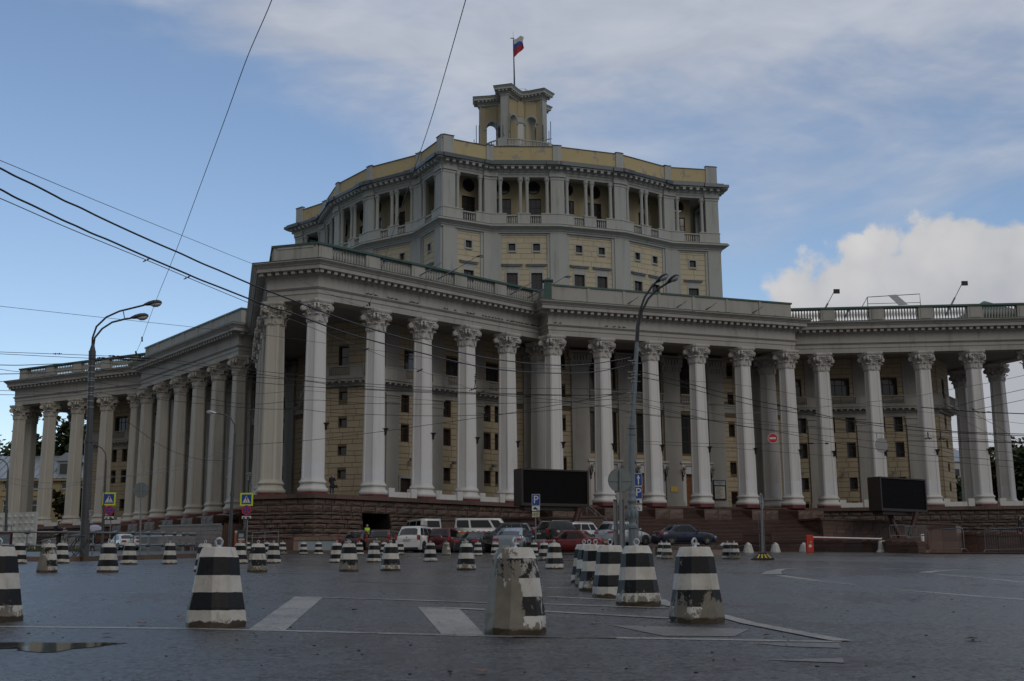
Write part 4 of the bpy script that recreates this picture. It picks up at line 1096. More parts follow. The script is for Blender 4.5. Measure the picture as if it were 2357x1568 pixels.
def line(pts, w_=.12, mat='paint', dz=.003, dash=None):
    P = [spot(x, y).xy for x, y in pts]; Q = [P[0]]
    for a, c_ in zip(P[:-1], P[1:]):
        n = max(1, int((c_-a).length/4)); Q += [a.lerp(c_, i/n) for i in range(1, n+1)]
    b = MB(); L = []; 
    for i, p in enumerate(Q):
        t = (Q[min(i+1, len(Q)-1)]-Q[max(i-1, 0)]).normalized(); nr = Vector((-t.y, t.x))
        ww = w_[0]+(w_[1]-w_[0])*i/(len(Q)-1) if isinstance(w_, tuple) else w_
        for s in (1, -1): q = p+nr*(s*ww/2); L.append((q.x, q.y, gz(q.x, q.y)+dz))
    b.add(L, [(2*i+1, 2*i, 2*i+2, 2*i+3) for i in range(len(Q)-1) if not (dash and i % 2)])
    b.build('road_marking', M[mat], None, None, kind='structure')
line([(-60, 1441), (0, 1443), (440, 1447.5), (800, 1456), (1120, 1464.5), (1500, 1470), (1937, 1478)], .14)
marking([(677.8, 1374), (743.3, 1376), (656.5, 1452), (572, 1450.5)], dz=.004)
line([(700, 1374.8), (930, 1381.5), (1124, 1388.5), (1247, 1391), (1539, 1401)], .15, dz=.006)
marking([(961, 1397.3), (1056, 1400), (1116, 1463), (1015.8, 1461)], dz=.004)
line([(1010, 1399), (1123, 1404.5), (1250, 1408), (1543, 1424)], .17, dz=.006)
marking([(1406.6, 1440), (1560, 1444), (1726, 1449), (1690, 1466), (1526, 1464.5)], 'paint_f', dz=.004)
line([(1517, 1381), (1539, 1394), (1640, 1413), (1726, 1436), (1885, 1467), (1940, 1477)], .16, dz=.008)
line([(1261, 1373.5), (1420, 1381)], .16); line([(1253, 1352.5), (1352, 1356)], .16); line([(1250, 1336), (1345, 1338)], .14); line([(1260, 1324), (1335, 1325)], .14); line([(1290, 1316), (1340, 1316.6)], .14)
marking([(1738, 1482), (1931, 1481), (1935, 1493), (1811, 1489)], 'paint_f', dz=.004)
marking([(1760, 1520), (1940, 1516), (1943, 1527), (1851, 1523.5)], 'paint_f', dz=.004)
line([(0, 1319.3), (300, 1319.6), (594, 1319), (900, 1316.6), (1250, 1314), (1330, 1313.5)], .13)
line([(60, 1299.7), (300, 1300), (594, 1299.3), (800, 1297), (1140, 1294.6)], .14)
line([(650, 1279.2), (930, 1278.8), (1150, 1280.8), (1340, 1284), (1690, 1288.3)], .15)
line([(1690, 1288.3), (1800, 1286), (1921, 1284.5)], .12)
line([(1560, 1301), (1700, 1293.5), (1840, 1288)], .1)
line([(1840, 1308.5), (1800, 1310), (1780, 1316), (1776, 1321.5)], (.1, .5)); line([(1795, 1325), (1880, 1337), (1968, 1346)], (.24, .12))
line([(2207, 1311.5), (2150, 1315), (2128, 1318.5)], (.12, .36)); line([(2157, 1322.3), (2250, 1330), (2380, 1343)], .17)
line([(2055, 1357.5), (2130, 1363), (2250, 1373), (2400, 1383)], (.1, .26))
line([(1740, 1273.8), (1900, 1273.2), (2150, 1276), (2400, 1277)], .2, 'paint_y')
line([(2030, 1281.5), (2120, 1280.5), (2400, 1279)], .1, dash=1)
M['seam'] = simple('dark_wet_seam', (.008, .008, .008), .35)
line([(1560, 1299.5), (1834, 1307), (2122, 1317), (2420, 1327)], .10, 'seam', dz=.0025)
line([(1900, 1303.5), (2060, 1307), (2250, 1309)], .12, 'seam', dz=.0025)
line([(620, 1320.5), (700, 1321), (760, 1321)], .12, 'seam', dz=.0025); line([(640, 1301.5), (760, 1300.5)], .12, 'seam', dz=.0025)
line([(800, 1338), (900, 1343), (1030, 1345.5)], .05, 'seam', dz=.0025); line([(1180, 1468), (1300, 1467), (1420, 1470)], .05, 'seam', dz=.0085)
# small stones, grit and fallen leaves lying on the asphalt
rg = random.Random(5)
gr = MB()
for _ in range(420):
    y = 4.5*math.exp(rg.uniform(0, 2.6)); x = rg.uniform(-.48, .48)*y*1.0; r_ = rg.uniform(.004, .011)*(1+y/45)
    gr.ball((x, y, gz(x, y)+r_*.3), r_, 5, 0, rg.uniform(.7, 1.4), rg.uniform(.7, 1.3), .6)
gr.build('grit', simple('grit_stone', (.03, .028, .026), .8), None, None, kind='stuff', label='dark grit scattered over the wet asphalt', category='grit')
lf = MB()
for _ in range(46):
    y = 7*math.exp(rg.uniform(0, 2.3)); x = rg.uniform(-.42, .42)*y; s_ = rg.uniform(.03, .065); a = rg.uniform(0, 6.3); z = gz(x, y)+.012
    lf.add([(x+s_*math.cos(a+i*1.047)*(1 if i % 2 else .55), y+s_*math.sin(a+i*1.047)*(1 if i % 2 else .55), z+rg.uniform(0, .02)) for i in range(6)], [(0, 1, 2, 3, 4, 5)])
lf.build('fallen_leaves', simple('brown_leaf', (.16, .07, .025), .6, var=.4, scale=9), None, None, kind='stuff', label='few brown autumn leaves lying on the wet asphalt', category='leaves')
# puddle in front on the left: a thin sheet of standing water
M['water'] = simple('puddle_water', (.016, .015, .013), .07, spec=.6, bump=.04, bscale=3)
pu = MB(); PP = [(-60, 1481), (60, 1479.5), (160, 1481), (225, 1480), (300, 1481.5), (262, 1484), (238, 1487.5), (205, 1492), (168, 1494.5), (130, 1502), (95, 1503), (60, 1500), (38, 1497), (45, 1493), (5, 1494.5), (-60, 1493)]
pu.add([(lambda p: (p.x, p.y, p.z+.004))(spot(x, y)) for x, y in PP], [tuple(range(len(PP)))]); pu.build('puddle', M['water'], None, None, kind='structure')
PP = [(60, 1487), (200, 1484), (230, 1487), (150, 1492), (110, 1497), (60, 1494)]
# kerbed island with the railing, on the left
M['kerb'] = _granite('brown_kerb_granite', (.10, .058, .035), (.18, .115, .075), .5, 16)
M['pavement'] = simple('wet_pavement', (.05, .05, .052), .3, var=.3, scale=1.2, bump=.4, bscale=30)
kpath = [spot(x, y).xy for x, y in ((-160, 1293.5), (36, 1292.5), (185, 1292), (300, 1289.5), (449, 1283.6), (480, 1281))]
bk = [Vector((p.x-3, p.y+26)) for p in kpath]
kb = MB(); isl = MB()
far = [Vector((kpath[-1].x+1.0, kpath[-1].y+14)), Vector((kpath[0].x-14, kpath[0].y+22))]
poly = [*kpath, *far]
isl.add([(p.x, p.y, gz(p.x, p.y)+.17) for p in poly], [tuple(range(len(poly)))]); isl.build('pavement', M['pavement'], None, None, kind='structure')
kroot = thing('kerb', (kpath[2].x, kpath[2].y, gz(*kpath[2])), 0, 'brown granite kerb of the railed traffic island on the left', 'kerb')
kme = MB().box(-.5, .5, -.15, .15, -.1, .18).mesh('kerb_stone', M['kerb'])
allk = kpath+far[:1]
for a, c_ in zip(allk[:-1], allk[1:]):
    d = c_-a; L = d.length; n = max(1, round(L/1.1)); ang = math.atan2(d.y, d.x)
    for i in range(n):
        p = a.lerp(c_, (i+.5)/n); inst('kerb_stone', kme, kroot, TM(p.x, p.y, gz(p.x, p.y), ang, s=(L/n-.012, 1, 1)))
# raised terrace in front of the stairs with its low granite wall
tedge = [gspot(1660, 67), gspot(1509, 66), gspot(1345, 76), gspot(1180, 82), gspot(1100, 87.5), gspot(900, 90), gspot(830, 90)]
tback = [gspot(830, 125), gspot(1660, 112)]
tp = [p+Vector((0, 0, .46)) for p in tedge]+[Vector((p.x, p.y, gz(p.x, p.y)+.5)) for p in tback]
tb = MB(); tb.add([tuple(p) for p in tp], [tuple(range(len(tp)))[::-1]]); tb.build('terrace', M['asphalt'], None, None, kind='structure')
M['wall_granite'] = _granite('grey_brown_granite', (.14, .11, .095), (.24, .20, .175), .45, 16)
twr = thing('low_wall', tuple(tedge[0]), 0, 'low granite wall edging the raised car park below the stairs', 'low wall')
tsm = MB().box(-.5, .5, -.16, .16, -.2, 1).mesh('wall_stone', M['wall_granite'])
tsm2 = MB().box(-.5, .5, -.2, .2, 0, .12).mesh('coping_stone', M['granite_red'])
for k, (a, c_) in enumerate(zip(tedge[:-1], tedge[1:])):
    d = (c_-a).xy; L = d.length; n = max(1, round(L/1.8)); ang = math.atan2(d.y, d.x); hh = .46 if k < 1 else (.52 if k < 2 else .70)
    for i in range(n):
        p = a.lerp(c_, (i+.5)/n); z = gz(p.x, p.y); inst('wall_stone', tsm, twr, TM(p.x, p.y, z, ang, s=(L/n-.012, 1, hh-.12))); inst('coping_stone', tsm2, twr, TM(p.x, p.y, z+hh-.12, ang, s=(L/n-.015, 1, 1)))
d = Vector((tedge[0].x, tedge[0].y)); 
for i in range(12):
    p = Vector((d.x+.3, d.y+1+i*2.0)); z = gz(p.x, p.y); inst('wall_stone', tsm, twr, TM(p.x, p.y, z, R(90), s=(1.98, 1, .36))); inst('coping_stone', tsm2, twr, TM(p.x, p.y, z+.36, R(90), s=(1.97, 1, 1)))
# pavement and kerb along the foot of the plinth
pv = [gspot(560, 84), gspot(700, 80), gspot(790, 82), gspot(870, 87), gspot(870, 100), gspot(560, 100)]
pb_ = MB(); pb_.add([(p.x, p.y, gz(p.x, p.y)+.14) for p in pv], [tuple(range(6))]); pb_.build('pavement', M['pavement'], None, None, kind='structure')
kr = thing('kerb', tuple(pv[1]), 0, 'kerb of the pavement below the rough stone plinth', 'kerb')
for a, c_ in zip(pv[:3], pv[1:4]):
    d = (c_-a).xy; L = d.length; n = round(L/1.2); ang = math.atan2(d.y, d.x)
    for i in range(n): p = a.lerp(c_, (i+.5)/n); inst('kerb_stone', kme, kr, TM(p.x, p.y, gz(p.x, p.y)-.03, ang, s=(L/n-.012, 1, 1)))
# red paving by the crowd fences on the right
M['paving_red'] = simple('red_paving', (.11, .045, .035), .4, var=.2, scale=2)
pv = [gspot(2121, 77.5), gspot(2420, 73), gspot(2500, 110), gspot(2100, 105)]
pb_ = MB(); pb_.add([(p.x, p.y, gz(p.x, p.y)+.05) for p in pv], [(0, 1, 2, 3)]); pb_.build('pavement', M['paving_red'], None, None, kind='structure')
# ------------------------------------------------------------------ concrete bollards, 0.7 m tall
def bollmat(wear, concrete=False):
    m = Mat('striped_concrete_%s' % ('worn' if wear > .5 else 'sound')); g = m.co('Object'); s = m.n('ShaderNodeSeparateXYZ'); m.t.links.new(g, s.inputs[0])
    off = m.n('ShaderNodeVectorMath', operation='MULTIPLY_ADD'); m.t.links.new(g, off.inputs[0]); off.inputs[1].default_value = (1, 1, 1)
    cmb = m.n('ShaderNodeCombineXYZ')
    for i in range(3): m.t.links.new(m.math('MULTIPLY', m.rnd(), (37.0, 91.0, 53.0)[i]), cmb.inputs[i])
    m.t.links.new(cmb.outputs[0], off.inputs[2]); v = off.outputs[0]
    jit = m.math('MULTIPLY', m.math('SUBTRACT', m.noise(14, 3, .6, v), .5), .012)
    z = m.math('ADD', s.outputs[2], jit)
    b1 = m.math('MULTIPLY', m.ramp(z, .447, .451), m.ramp(z, .612, .608)); b2 = m.math('MULTIPLY', m.ramp(z, .143, .147), m.ramp(z, .302, .298))
    blk = m.math('ADD', b1, b2, True)
    n1 = m.noise(8, 9, .74, v, .2, (1, 1, .6)); n2 = m.noise(28, 6, .7, v)
    white = m.mix(m.ramp(m.noise(4, 7, .65, v), .35, .75), (.57, .55, .51), (.40, .37, .32))
    black = m.mix(m.ramp(n2, .55, .75), (.004, .005, .007), (.03, .03, .03))
    conc = m.mix(m.noise(12, 7, .7, v), (.11, .098, .078), (.25, .225, .185))
    chipB = m.ramp(m.math('ADD', m.math('MULTIPLY', n1, .75), m.math('MULTIPLY', n2, .25)), .71-.17*wear, .73-.17*wear)
    c = m.mix(blk, white, m.mix(chipB, black, m.mix(.5, white, conc)))
    low = m.ramp(z, .34+.2*wear, .02)                  # wear grows towards the foot
    field = m.math('ADD', m.math('ADD', m.math('MULTIPLY', n1, .7), m.math('MULTIPLY', n2, .2)), m.math('MULTIPLY', low, .20+.04*wear))
    if wear > 1: field = m.math('ADD', field, m.ramp(m.math('SUBTRACT', s.outputs[0], m.math('MULTIPLY', s.outputs[1], .6)), .20, .05, -.16, .10))
    bare = m.ramp(field, .695-.13*wear, .71-.13*wear)
    c = m.mix(bare, c, conc)
    foot = m.ramp(m.math('ADD', z, m.math('MULTIPLY', m.math('SUBTRACT', m.noise(9, 3, .5, v), .5), .09)), .052, .038)
    c = m.mix(foot, c, m.mix(n2, (.03, .022, .014), (.10, .075, .05)))
    c = m.mix(m.ramp(m.noise(5, 8, .7, v, .6, (1, 1, .3)), .56, .72, 0, .5), c, (.05, .042, .032))
    m.set('Base Color', c); m.set('Roughness', .55); m.set('Specular IOR Level', .3)
    m.bump(m.math('ADD', m.math('MULTIPLY', n2, .3), m.math('MULTIPLY', m.math('ADD', bare, foot, True), -1.0)), .5, .008); return m.m
M['boll0'] = bollmat(0.05); M['boll1'] = bollmat(0.75); M['boll2'] = bollmat(.45)
def octa(w_, ch, z): h = w_/2; return [(-h+ch, -h, z), (h-ch, -h, z), (h, -h+ch, z), (h, h-ch, z), (h-ch, h, z), (-h+ch, h, z), (-h, h-ch, z), (-h, -h+ch, z)]
def boll_mesh(mat, seed):
    q = random.Random(seed); b = MB(); rings = [octa(.455, .10, -.02), octa(.47, .11, .05), octa(.445, .105, .17), octa(.405, .10, .30), octa(.37, .095, .45), octa(.335, .09, .612), octa(.325, .088, .62), octa(.268, .07, .695), octa(.25, .065, .70)]
    rings = [[(x+q.uniform(-1, 1)*(.012 if k < 2 else .003), y+q.uniform(-1, 1)*(.012 if k < 2 else .003), z) for x, y, z in r_] for k, r_ in enumerate(rings)]
    b.loft(rings); return b.mesh('body', mat)
M['boll3'] = bollmat(1.2)
bodies = {(w_, k): boll_mesh(M['boll%d' % w_], 10*w_+k) for w_ in (0, 1, 2, 3) for k in (0, 1)}
rgm = MB(); rgm.tube([(.030*math.cos(i*math.pi/7), 0, .745+.036*math.sin(i*math.pi/7)) for i in range(14)], .0105, 8, closed=True); rgm.lathe([(.026, .70), (.024, .712), (.012, .716)], 10)
ring_me = rgm.mesh('lifting_ring', M['steel_lt'])
BL = [(-15, 1433, 2, 'cropped by the left edge of the picture'), (42.4, 1298.8, 0, 'in front of the railing, furthest left of its row'), (108.6, 1318.5, 3, 'grey with its paint almost gone, left of the railing foot'), (140.8, 1298, 0, 'half hidden behind a badly worn bollard on the left'),
 (247.4, 1318.5, 0, 'clean stripes, standing in front of the white taxi'), (296.3, 1300.5, 0, 'just right of the white taxi and below the round sign'), (389.6, 1299.8, 0, 'alone in front of the right end of the kerbed island'), (470, 1317, 0, 'mostly hidden behind the big left foreground bollard'),
 (495.5, 1446, 0, 'large and close in the left foreground with crisp black bands'), (551.6, 1298.8, 0, 'peeping out right of the big left foreground bollard'), (568.8, 1275, 0, 'small and far below the right pedestrian crossing sign'), (592.3, 1317.8, 1, 'peeling, right of the big left foreground bollard'),
 (628.6, 1298, 0, 'sharp stripes, touching a peeling bollard on its left'), (613.8, 1278, 0, 'far one peeping between two nearer bollards'), (650, 1277.7, 1, 'far grey one in front of the plinth'), (698.3, 1278.3, 2, 'far one standing alone before the pale blue wall, left of a pair'),
 (732.7, 1278.6, 0, 'far one standing alone before the pale blue wall, right of a pair'), (774.6, 1296.5, 0, 'overlapped by a pale worn bollard, before the maroon saloon'), (802.4, 1316.7, 1, 'pale and scoured, before the maroon saloon'), (827.2, 1278.6, 0, 'far one between the maroon saloon and the brown estate'),
 (859.9, 1295.6, 0, 'before the brown estate car'), (898.9, 1315, 2, 'with smeared lower band, before the brown estate and white off-roader'), (884, 1278.6, 2, 'far one half hidden left of the white off-roader'), (921.6, 1278.6, 2, 'far one under the rear of the white off-roader'),
 (990.2, 1294.2, 0, 'before the gap between white off-roader and dark red off-roader'), (1027.2, 1279.4, 3, 'far grey one below the spare wheel of the dark red car'), (1073.3, 1313.6, 2, 'stained, before the black saloon'), (1100.3, 1280.6, 0, 'far one at the right end of the black saloon'),
 (1140, 1281.4, 0, 'far one below the left tail lamp of the silver blue car'), (1186, 1462.5, 3, 'large and close, brown grey with almost no paint left, centre foreground'), (1187.5, 1281, 0, 'far one almost covered by the big brown grey bollard'), (1229.6, 1282.3, 0, 'far one under the parking sign for cars'),
 (1253, 1291.4, 2, 'left of the dark red hatch-like saloon'), (1276.6, 1311.3, 0, 'before the bonnet of the bright red saloon'), (1277, 1283, 0, 'far one behind another bollard by the red saloon'), (1346, 1342.6, 0, 'furthest of the tight file right of centre'), (1358, 1352, 1, 'second from the back in the tight file right of centre'),
 (1372.5, 1361, 2, 'third from the back in the tight file right of centre'), (1406.6, 1376.2, 0, 'fourth in the tight file, with crisp bands'), (1469.8, 1395.2, 2, 'nearest of the tight file, with scratched black band'), (1604.4, 1435, 1, 'large and close in the right foreground, second band nearly gone'),
 (1523.8, 1286.3, 0, 'far one half hidden before the dark blue saloon'), (1535.5, 1288.5, 1, 'far scuffed one before the dark blue saloon'), (1603, 1287, 0, 'far one hidden behind the big right foreground bollard'), (1675.5, 1288, 0, 'far one half hidden left of a scuffed bollard by the chain'), (1691, 1288.5, 1, 'far scuffed one at the left end of the chain')]
rb2 = random.Random(21)
for k, (x, y, wv, lab) in enumerate(BL):
    p = spot(x, y-4 if y > 1400 else y-1)
    kind_ = ('worn striped bollard, ' if wv in (1, 3) else 'striped bollard, ')
    t = thing('bollard', (p.x, p.y, p.z), 0, kind_+lab, 'bollard', 'striped concrete bollards across the square')
    base_r = {495.5: R(-24), 1186: R(19), 1604.4: R(7), 1469.8: R(16), 1406.6: R(14), -15: R(-20)}.get(x, rb2.uniform(-.4, .4))
    mw = wmx(t) @ Matrix.Rotation(base_r, 4, 'Z') @ Matrix.Rotation(rb2.uniform(-.015, .015), 4, 'X')
    b_ = inst('body', bodies[(wv, k % 2)], t, mw)
    inst('lifting_ring', ring_me, t, mw @ Matrix.Rotation(rb2.uniform(-.8, .8), 4, 'Z') @ Matrix.Translation((0, 0, 0)))
# low white pyramid bollards joined by a chain
wp = MB(); wp.loft([octa(.62, .16, 0), octa(.62, .16, .10), octa(.58, .15, .14), octa(.58, .15, .17), octa(.40, .10, .55), octa(.20, .06, .66), octa(.05, .015, .70)])
M['white_conc'] = simple('whitewashed_concrete', (.50, .49, .46), .7, var=.12, scale=8, dirt=(.2, .18, .15), dirt_amt=.5)
wp_me = wp.mesh('body', M['white_conc'])
WB = [(1666, 1274.5, 'white pyramid bollard at the left end of the chain'), (1722.8, 1273.6, 'white pyramid bollard left of the striped sign foot'), (1785.3, 1272.2, 'white pyramid bollard right of the striped sign foot'), (1850.7, 1271.6, 'white pyramid bollard beside the red barrier box')]
wpos = []
for x, y, lab in WB:
    p = spot(x, y); t = thing('chain_bollard', tuple(p), 0, lab, 'bollard', 'white bollards joined by a chain'); inst('body', wp_me, t, wmx(t) @ Matrix.Rotation(.3, 4, 'Z')); wpos.append(p)
    rr = MB(); rr.tube([(.04*math.cos(i), 0, .71+.04*math.sin(i)) for i in (0, 1, 2, 3, 4, 5)], .012, 5, closed=True); rr.build('ring', M['iron'], t, wmx(t))
for a, c_ in zip(wpos[:-1], wpos[1:]):
    ch = MB(); ch.tube([tuple(a.lerp(c_, u/10)+Vector((0, 0, .66-.9*(u/10)*(1-u/10)))) for u in range(11)], .022, 5)
    k_ = wpos.index(a)
    tag(ch.build('chain', M['iron']), ('black chain hanging left of the striped sign foot, furthest left length', 'black chain passing behind the striped sign foot', 'black chain ending at the red barrier box')[k_], 'chain', 'lengths of the bollard chain')
# ------------------------------------------------------------------ cars
def paintm(name, col, metal=.3): return simple(name, col, .32, metal, .5, coat=.8, coord='Object', var=.03)
M['tyre'] = simple('tyre_rubber', (.014, .014, .014), .8)
M['rim'] = simple('alloy_rim', (.35, .36, .37), .3, metal=.8)
M['plastic'] = simple('black_plastic', (.018, .018, .018), .6)
M['lamp_red'] = simple('red_lamp_lens', (.30, .01, .012), .15, coat=.5)
M['lamp_clear'] = simple('clear_lamp_lens', (.5, .52, .55), .1, metal=.5)
M['plate'] = simple('number_plate', (.55, .55, .52), .5)
M['print'] = simple('black_print', (.01, .01, .012), .6)
M['chrome'] = simple('chrome', (.6, .6, .6), .12, metal=1)
def text_mesh(txt, size, mat, depth=.003, name='lettering', align='CENTER'):
    cu = bpy.data.curves.new(name, 'FONT'); cu.body = txt; cu.size = size; cu.extrude = depth; cu.align_x = align; cu.align_y = 'CENTER'; cu.resolution_u = 2
    o = bpy.data.objects.new(name, cu); COL.objects.link(o); dg = bpy.context.evaluated_depsgraph_get(); dg.update()
    me = bpy.data.meshes.new_from_object(o.evaluated_get(dg)); bpy.data.objects.remove(o); bpy.data.curves.remove(cu)
    me.materials.clear(); me.materials.append(mat); return me
def wheel(t, x, y, r_, side, spokes=5, rim_mat='rim'):
    m_ = wmx(t) @ TM(x, y, r_)
    w_ = MB(); w_.lathe([(r_*.66, -.10), (r_*.93, -.11), (r_, -.07), (r_, .07), (r_*.93, .11), (r_*.66, .10)], 24, 0, True, Matrix.Rotation(R(90), 4, 'X'))
    o = w_.build('wheel', M['tyre'], t, m_)
    rb_ = MB(); rb_.lathe([(r_*.66, side*.09), (r_*.60, side*.095), (r_*.58, side*.04), (r_*.1, side*.03)], 20, 0, True, Matrix.Rotation(R(-90), 4, 'X'), cap=False)
    for k in range(spokes):
        a = 2*math.pi*k/spokes; q = Matrix.Rotation(a, 4, 'Y'); rb_.box(-.028, .028, *sorted((side*.05, side*.10)), 0, r_*.62, 0, q, tx=1.7)
    rb_.lathe([(r_*.13, side*.03), (r_*.13, side*.11), (.001, side*.115)], 10, 0, True, Matrix.Rotation(R(-90), 4, 'X'))
    rb_.build('rim', M[rim_mat], o, m_)
def car(label, loc, rz, L=4.5, W=1.8, H=1.46, clear=.2, belt=.92, style='saloon', col='x', plate='', wr=.32, hood=.95, pts=None, rails=False, lamps='wide', tint='glass_green', name='parked_car', two=None, lower=None, rim='rim', front_view=False, rack=False):
    """x forward; pts: (x of windscreen foot, windscreen head, rear head, rear glass foot) as fractions of L from the rear"""
    t = thing(name, loc, rz, label, 'car' if style != 'van' else 'van', 'cars parked before the theatre'); mw = wmx(t); hw = W/2
    xf = {'saloon': (.70, .555, .30, .145), 'suv': (.70, .58, .13, .03), 'hatch': (.70, .57, .16, .04), 'van': (.87, .74, .035, .01), 'coupe': (.70, .55, .34, .06)}[style] if not pts else pts
    xw, xh, xr, xg = [f*L for f in xf]
    # lower body: rings across the car
    tail = {'saloon': belt+.08, 'suv': belt+.06, 'hatch': belt+.04, 'van': belt+.08, 'coupe': belt+.14}[style]
    st = [(0.0, .30, belt*.80, .86), (.03, .24, tail-.10, .94), (.07*L, clear+.03, tail-.01, .985), (xg, clear, tail, 1.0), (.35*L, clear, belt+.015, 1.0), (.55*L, clear, belt, 1.0), (xw, clear, belt-.005, 1.0), (.5*(xw+L)-.05, clear, hood*.93 if style != 'van' else belt*.97, .985), (L-.30, clear+.02, hood*.82, .95), (L-.08, .24, hood*.66, .88), (L, .30, hood*.50, .78)]
    rings = []
    for x, zl, zb, wf in st:
        w_ = hw*wf; zm = zl+(zb-zl)*.55
        rings.append([(x, -w_*.90, zl), (x, -w_*.985, zl+.07), (x, -w_, zm), (x, -w_*.975, zb-.10), (x, -w_*.91, zb-.012), (x, -w_*.55, zb+.018), (x, 0, zb+.028), (x, w_*.55, zb+.018), (x, w_*.91, zb-.012), (x, w_*.975, zb-.10), (x, w_, zm), (x, w_*.985, zl+.07), (x, w_*.90, zl)])
    b = MB(); b.loft([r_[::-1] for r_ in rings], 0, True)
    # greenhouse
    def gh(z, x0, x1, w_): return [(x0, -w_, z), (x1, -w_*.97, z), (x1, w_*.97, z), (x0, w_, z)]
    zb = belt-.01; wb, wt = hw*.925, hw*(.74 if style != 'van' else .86)
    g0 = [(xg, zb+(tail-belt)*.8), (xw, zb)]
    def grid(z, u): # cross section outline at height fraction u
        x0 = xg+(xr-xg)*u; x1 = xw+(xh-xw)*u; w_ = wb+(wt-wb)*(u**1.15); n = []
        for f in (0, .06, .33, .66, .94, 1): n.append((x0+(x1-x0)*f, -w_*(.93 if f in (0, 1) else 1), z))
        n += [(x1+.045*(1-u)+.03, -w_*.45, z), (x1+.045*(1-u)+.03, w_*.45, z)]
        for f in (1, .94, .66, .33, .06, 0): n.append((x0+(x1-x0)*f, w_*(.93 if f in (0, 1) else 1), z))
        n += [(x0-.03, w_*.45, z), (x0-.03, -w_*.45, z)]
        return n
    zs = [(zb-.02, 0), (zb+(H-.06-zb)*.5, .5), (H-.07, .93), (H-.02, 1.0)]
    rr = [grid(z, u) for z, u in zs]
    top = [((x-(xr+xh)/2)*.86+(xr+xh)/2, y*.86, H) for x, y, z in rr[-1]]
    b.loft(rr+[top], 0, True)
    b.build('body', M[col], t, mw)
    # glass, laid just over the body
    def P(u, f, s, out=.012):
        z = zb+(H-.05-zb)*u; x0 = xg+(xr-xg)*u; x1 = xw+(xh-xw)*u; w_ = wb+(wt-wb)*(u**1.15)
        return (x0+(x1-x0)*f, s*(w_*(1.0)+out), z)
    cuts = {'saloon': [(.10, .30), (.325, .61), (.635, .90)], 'coupe': [(.14, .34), (.365, .62), (.645, .90)], 'suv': [(.06, .25), (.285, .56), (.59, .90)], 'hatch': [(.10, .27), (.30, .58), (.61, .91)], 'van': [(.03, .27), (.31, .70), (.745, .93)]}[style]
    for s in (-1, 1):
        for k, (a, c_) in enumerate(cuts):
            g = MB(); u0, u1 = .10, .86
            q = [P(u0, a+(.0 if k else .02), s), P(u0, c_+(.03 if k == 2 else 0), s), P(.5, c_, s), P(u1, c_-(.015 if k == 2 else 0), s), P(u1, a+(.05 if k == 0 and style in ('saloon', 'coupe') else 0), s), P(.5, a, s)]
            g.add(q, [tuple(range(6)) if s < 0 else tuple(range(6))[::-1]]); g.build('side_window', M[tint], t, mw)
    def Q(u, v, front, out=.016):
        z = zb+(H-.05-zb)*u; w_ = wb+(wt-wb)*(u**1.15)
        x = (xw+(xh-xw)*u+.045*(1-u)+.03+out) if front else (xg+(xr-xg)*u-.03-out); e = .93
        if abs(v) > .5: x += (-.035 if front else .03)
        return (x, v*w_*e, z)
    for front, nm in ((True, 'windscreen'), (False, 'rear_window')):
        u0, u1 = (.06, .88) if front or style in ('saloon', 'coupe') else (.16, .84)
        g = MB(); vv = [-.92, -.45, .45, .92] if front else [-.86, -.45, .45, .86]
        g.add([Q(u0, v, front) for v in vv]+[Q(u1, v, front) for v in vv], [(i, i+1, 5+i, 4+i) if front else (i+1, i, 4+i, 5+i) for i in range(3)]); g.build(nm, M[tint], t, mw)
    # arches and wheels
    xa, xb_ = .185*L, L-.19*L
    for x in (xa, xb_):
        for s in (-1, 1):
            ar = MB(); n = 14; R0 = wr+.07
            ar.add([(x+R0*math.cos(math.pi*i/n), s*(hw+.006), max(clear, wr+R0*math.sin(math.pi*i/n))) for i in range(n+1)]+[(x, s*(hw+.006), clear)], [tuple(range(n+2)) if s < 0 else tuple(range(n+2))[::-1]])
            ar.build('wheel_arch', M['plastic'], t, mw); wheel(t, x, s*(hw-.075), wr, s, rim_mat=rim)
    ub = MB(); ub.box(.25, L-.25, -hw*.86, hw*.86, clear-.06, clear+.1); ub.build('underbody', M['plastic'], t, mw)
    # bumpers, door seams, handles
    bb = MB(); bb.box(-.02, .25, -hw*.86, hw*.86, clear+.02, clear+.17); bb.box(L-.22, L+.01, -hw*.74, hw*.74, clear, clear+.15); bb.build('bumper_trim', M[lower or 'plastic'], t, mw)
    sm_ = MB()
    for s in (-1, 1):
        for x in ((.37*L, .565*L, .72*L) if style != 'van' else (.34*L, .62*L, .80*L)): sm_.box(x-.006, x+.006, *sorted((s*(hw-.03), s*(hw+.003))), clear+.12, belt-.08)
    sm_.build('door_seam', M['plastic'], t, mw)
    for s in (-1, 1):
        for x in (.40*L, .60*L): hb = MB(); hb.box(x, x+.17, *sorted((s*(hw-.01), s*(hw+.03))), belt-.17, belt-.135); hb.build('door_handle', M[col], t, mw)
        mb_ = MB(); mb_.ball((xw-.22, s*(hw+.12), belt+.10), .11, 8, 0, .7, 1.0, .75).box(xw-.26, xw-.18, *sorted((s*(hw-.08), s*(hw+.08))), belt+.03, belt+.07); mb_.build('mirror', M[col if col != 'x' else 'plastic'], t, mw)
    # lamps
    zl = belt*.80
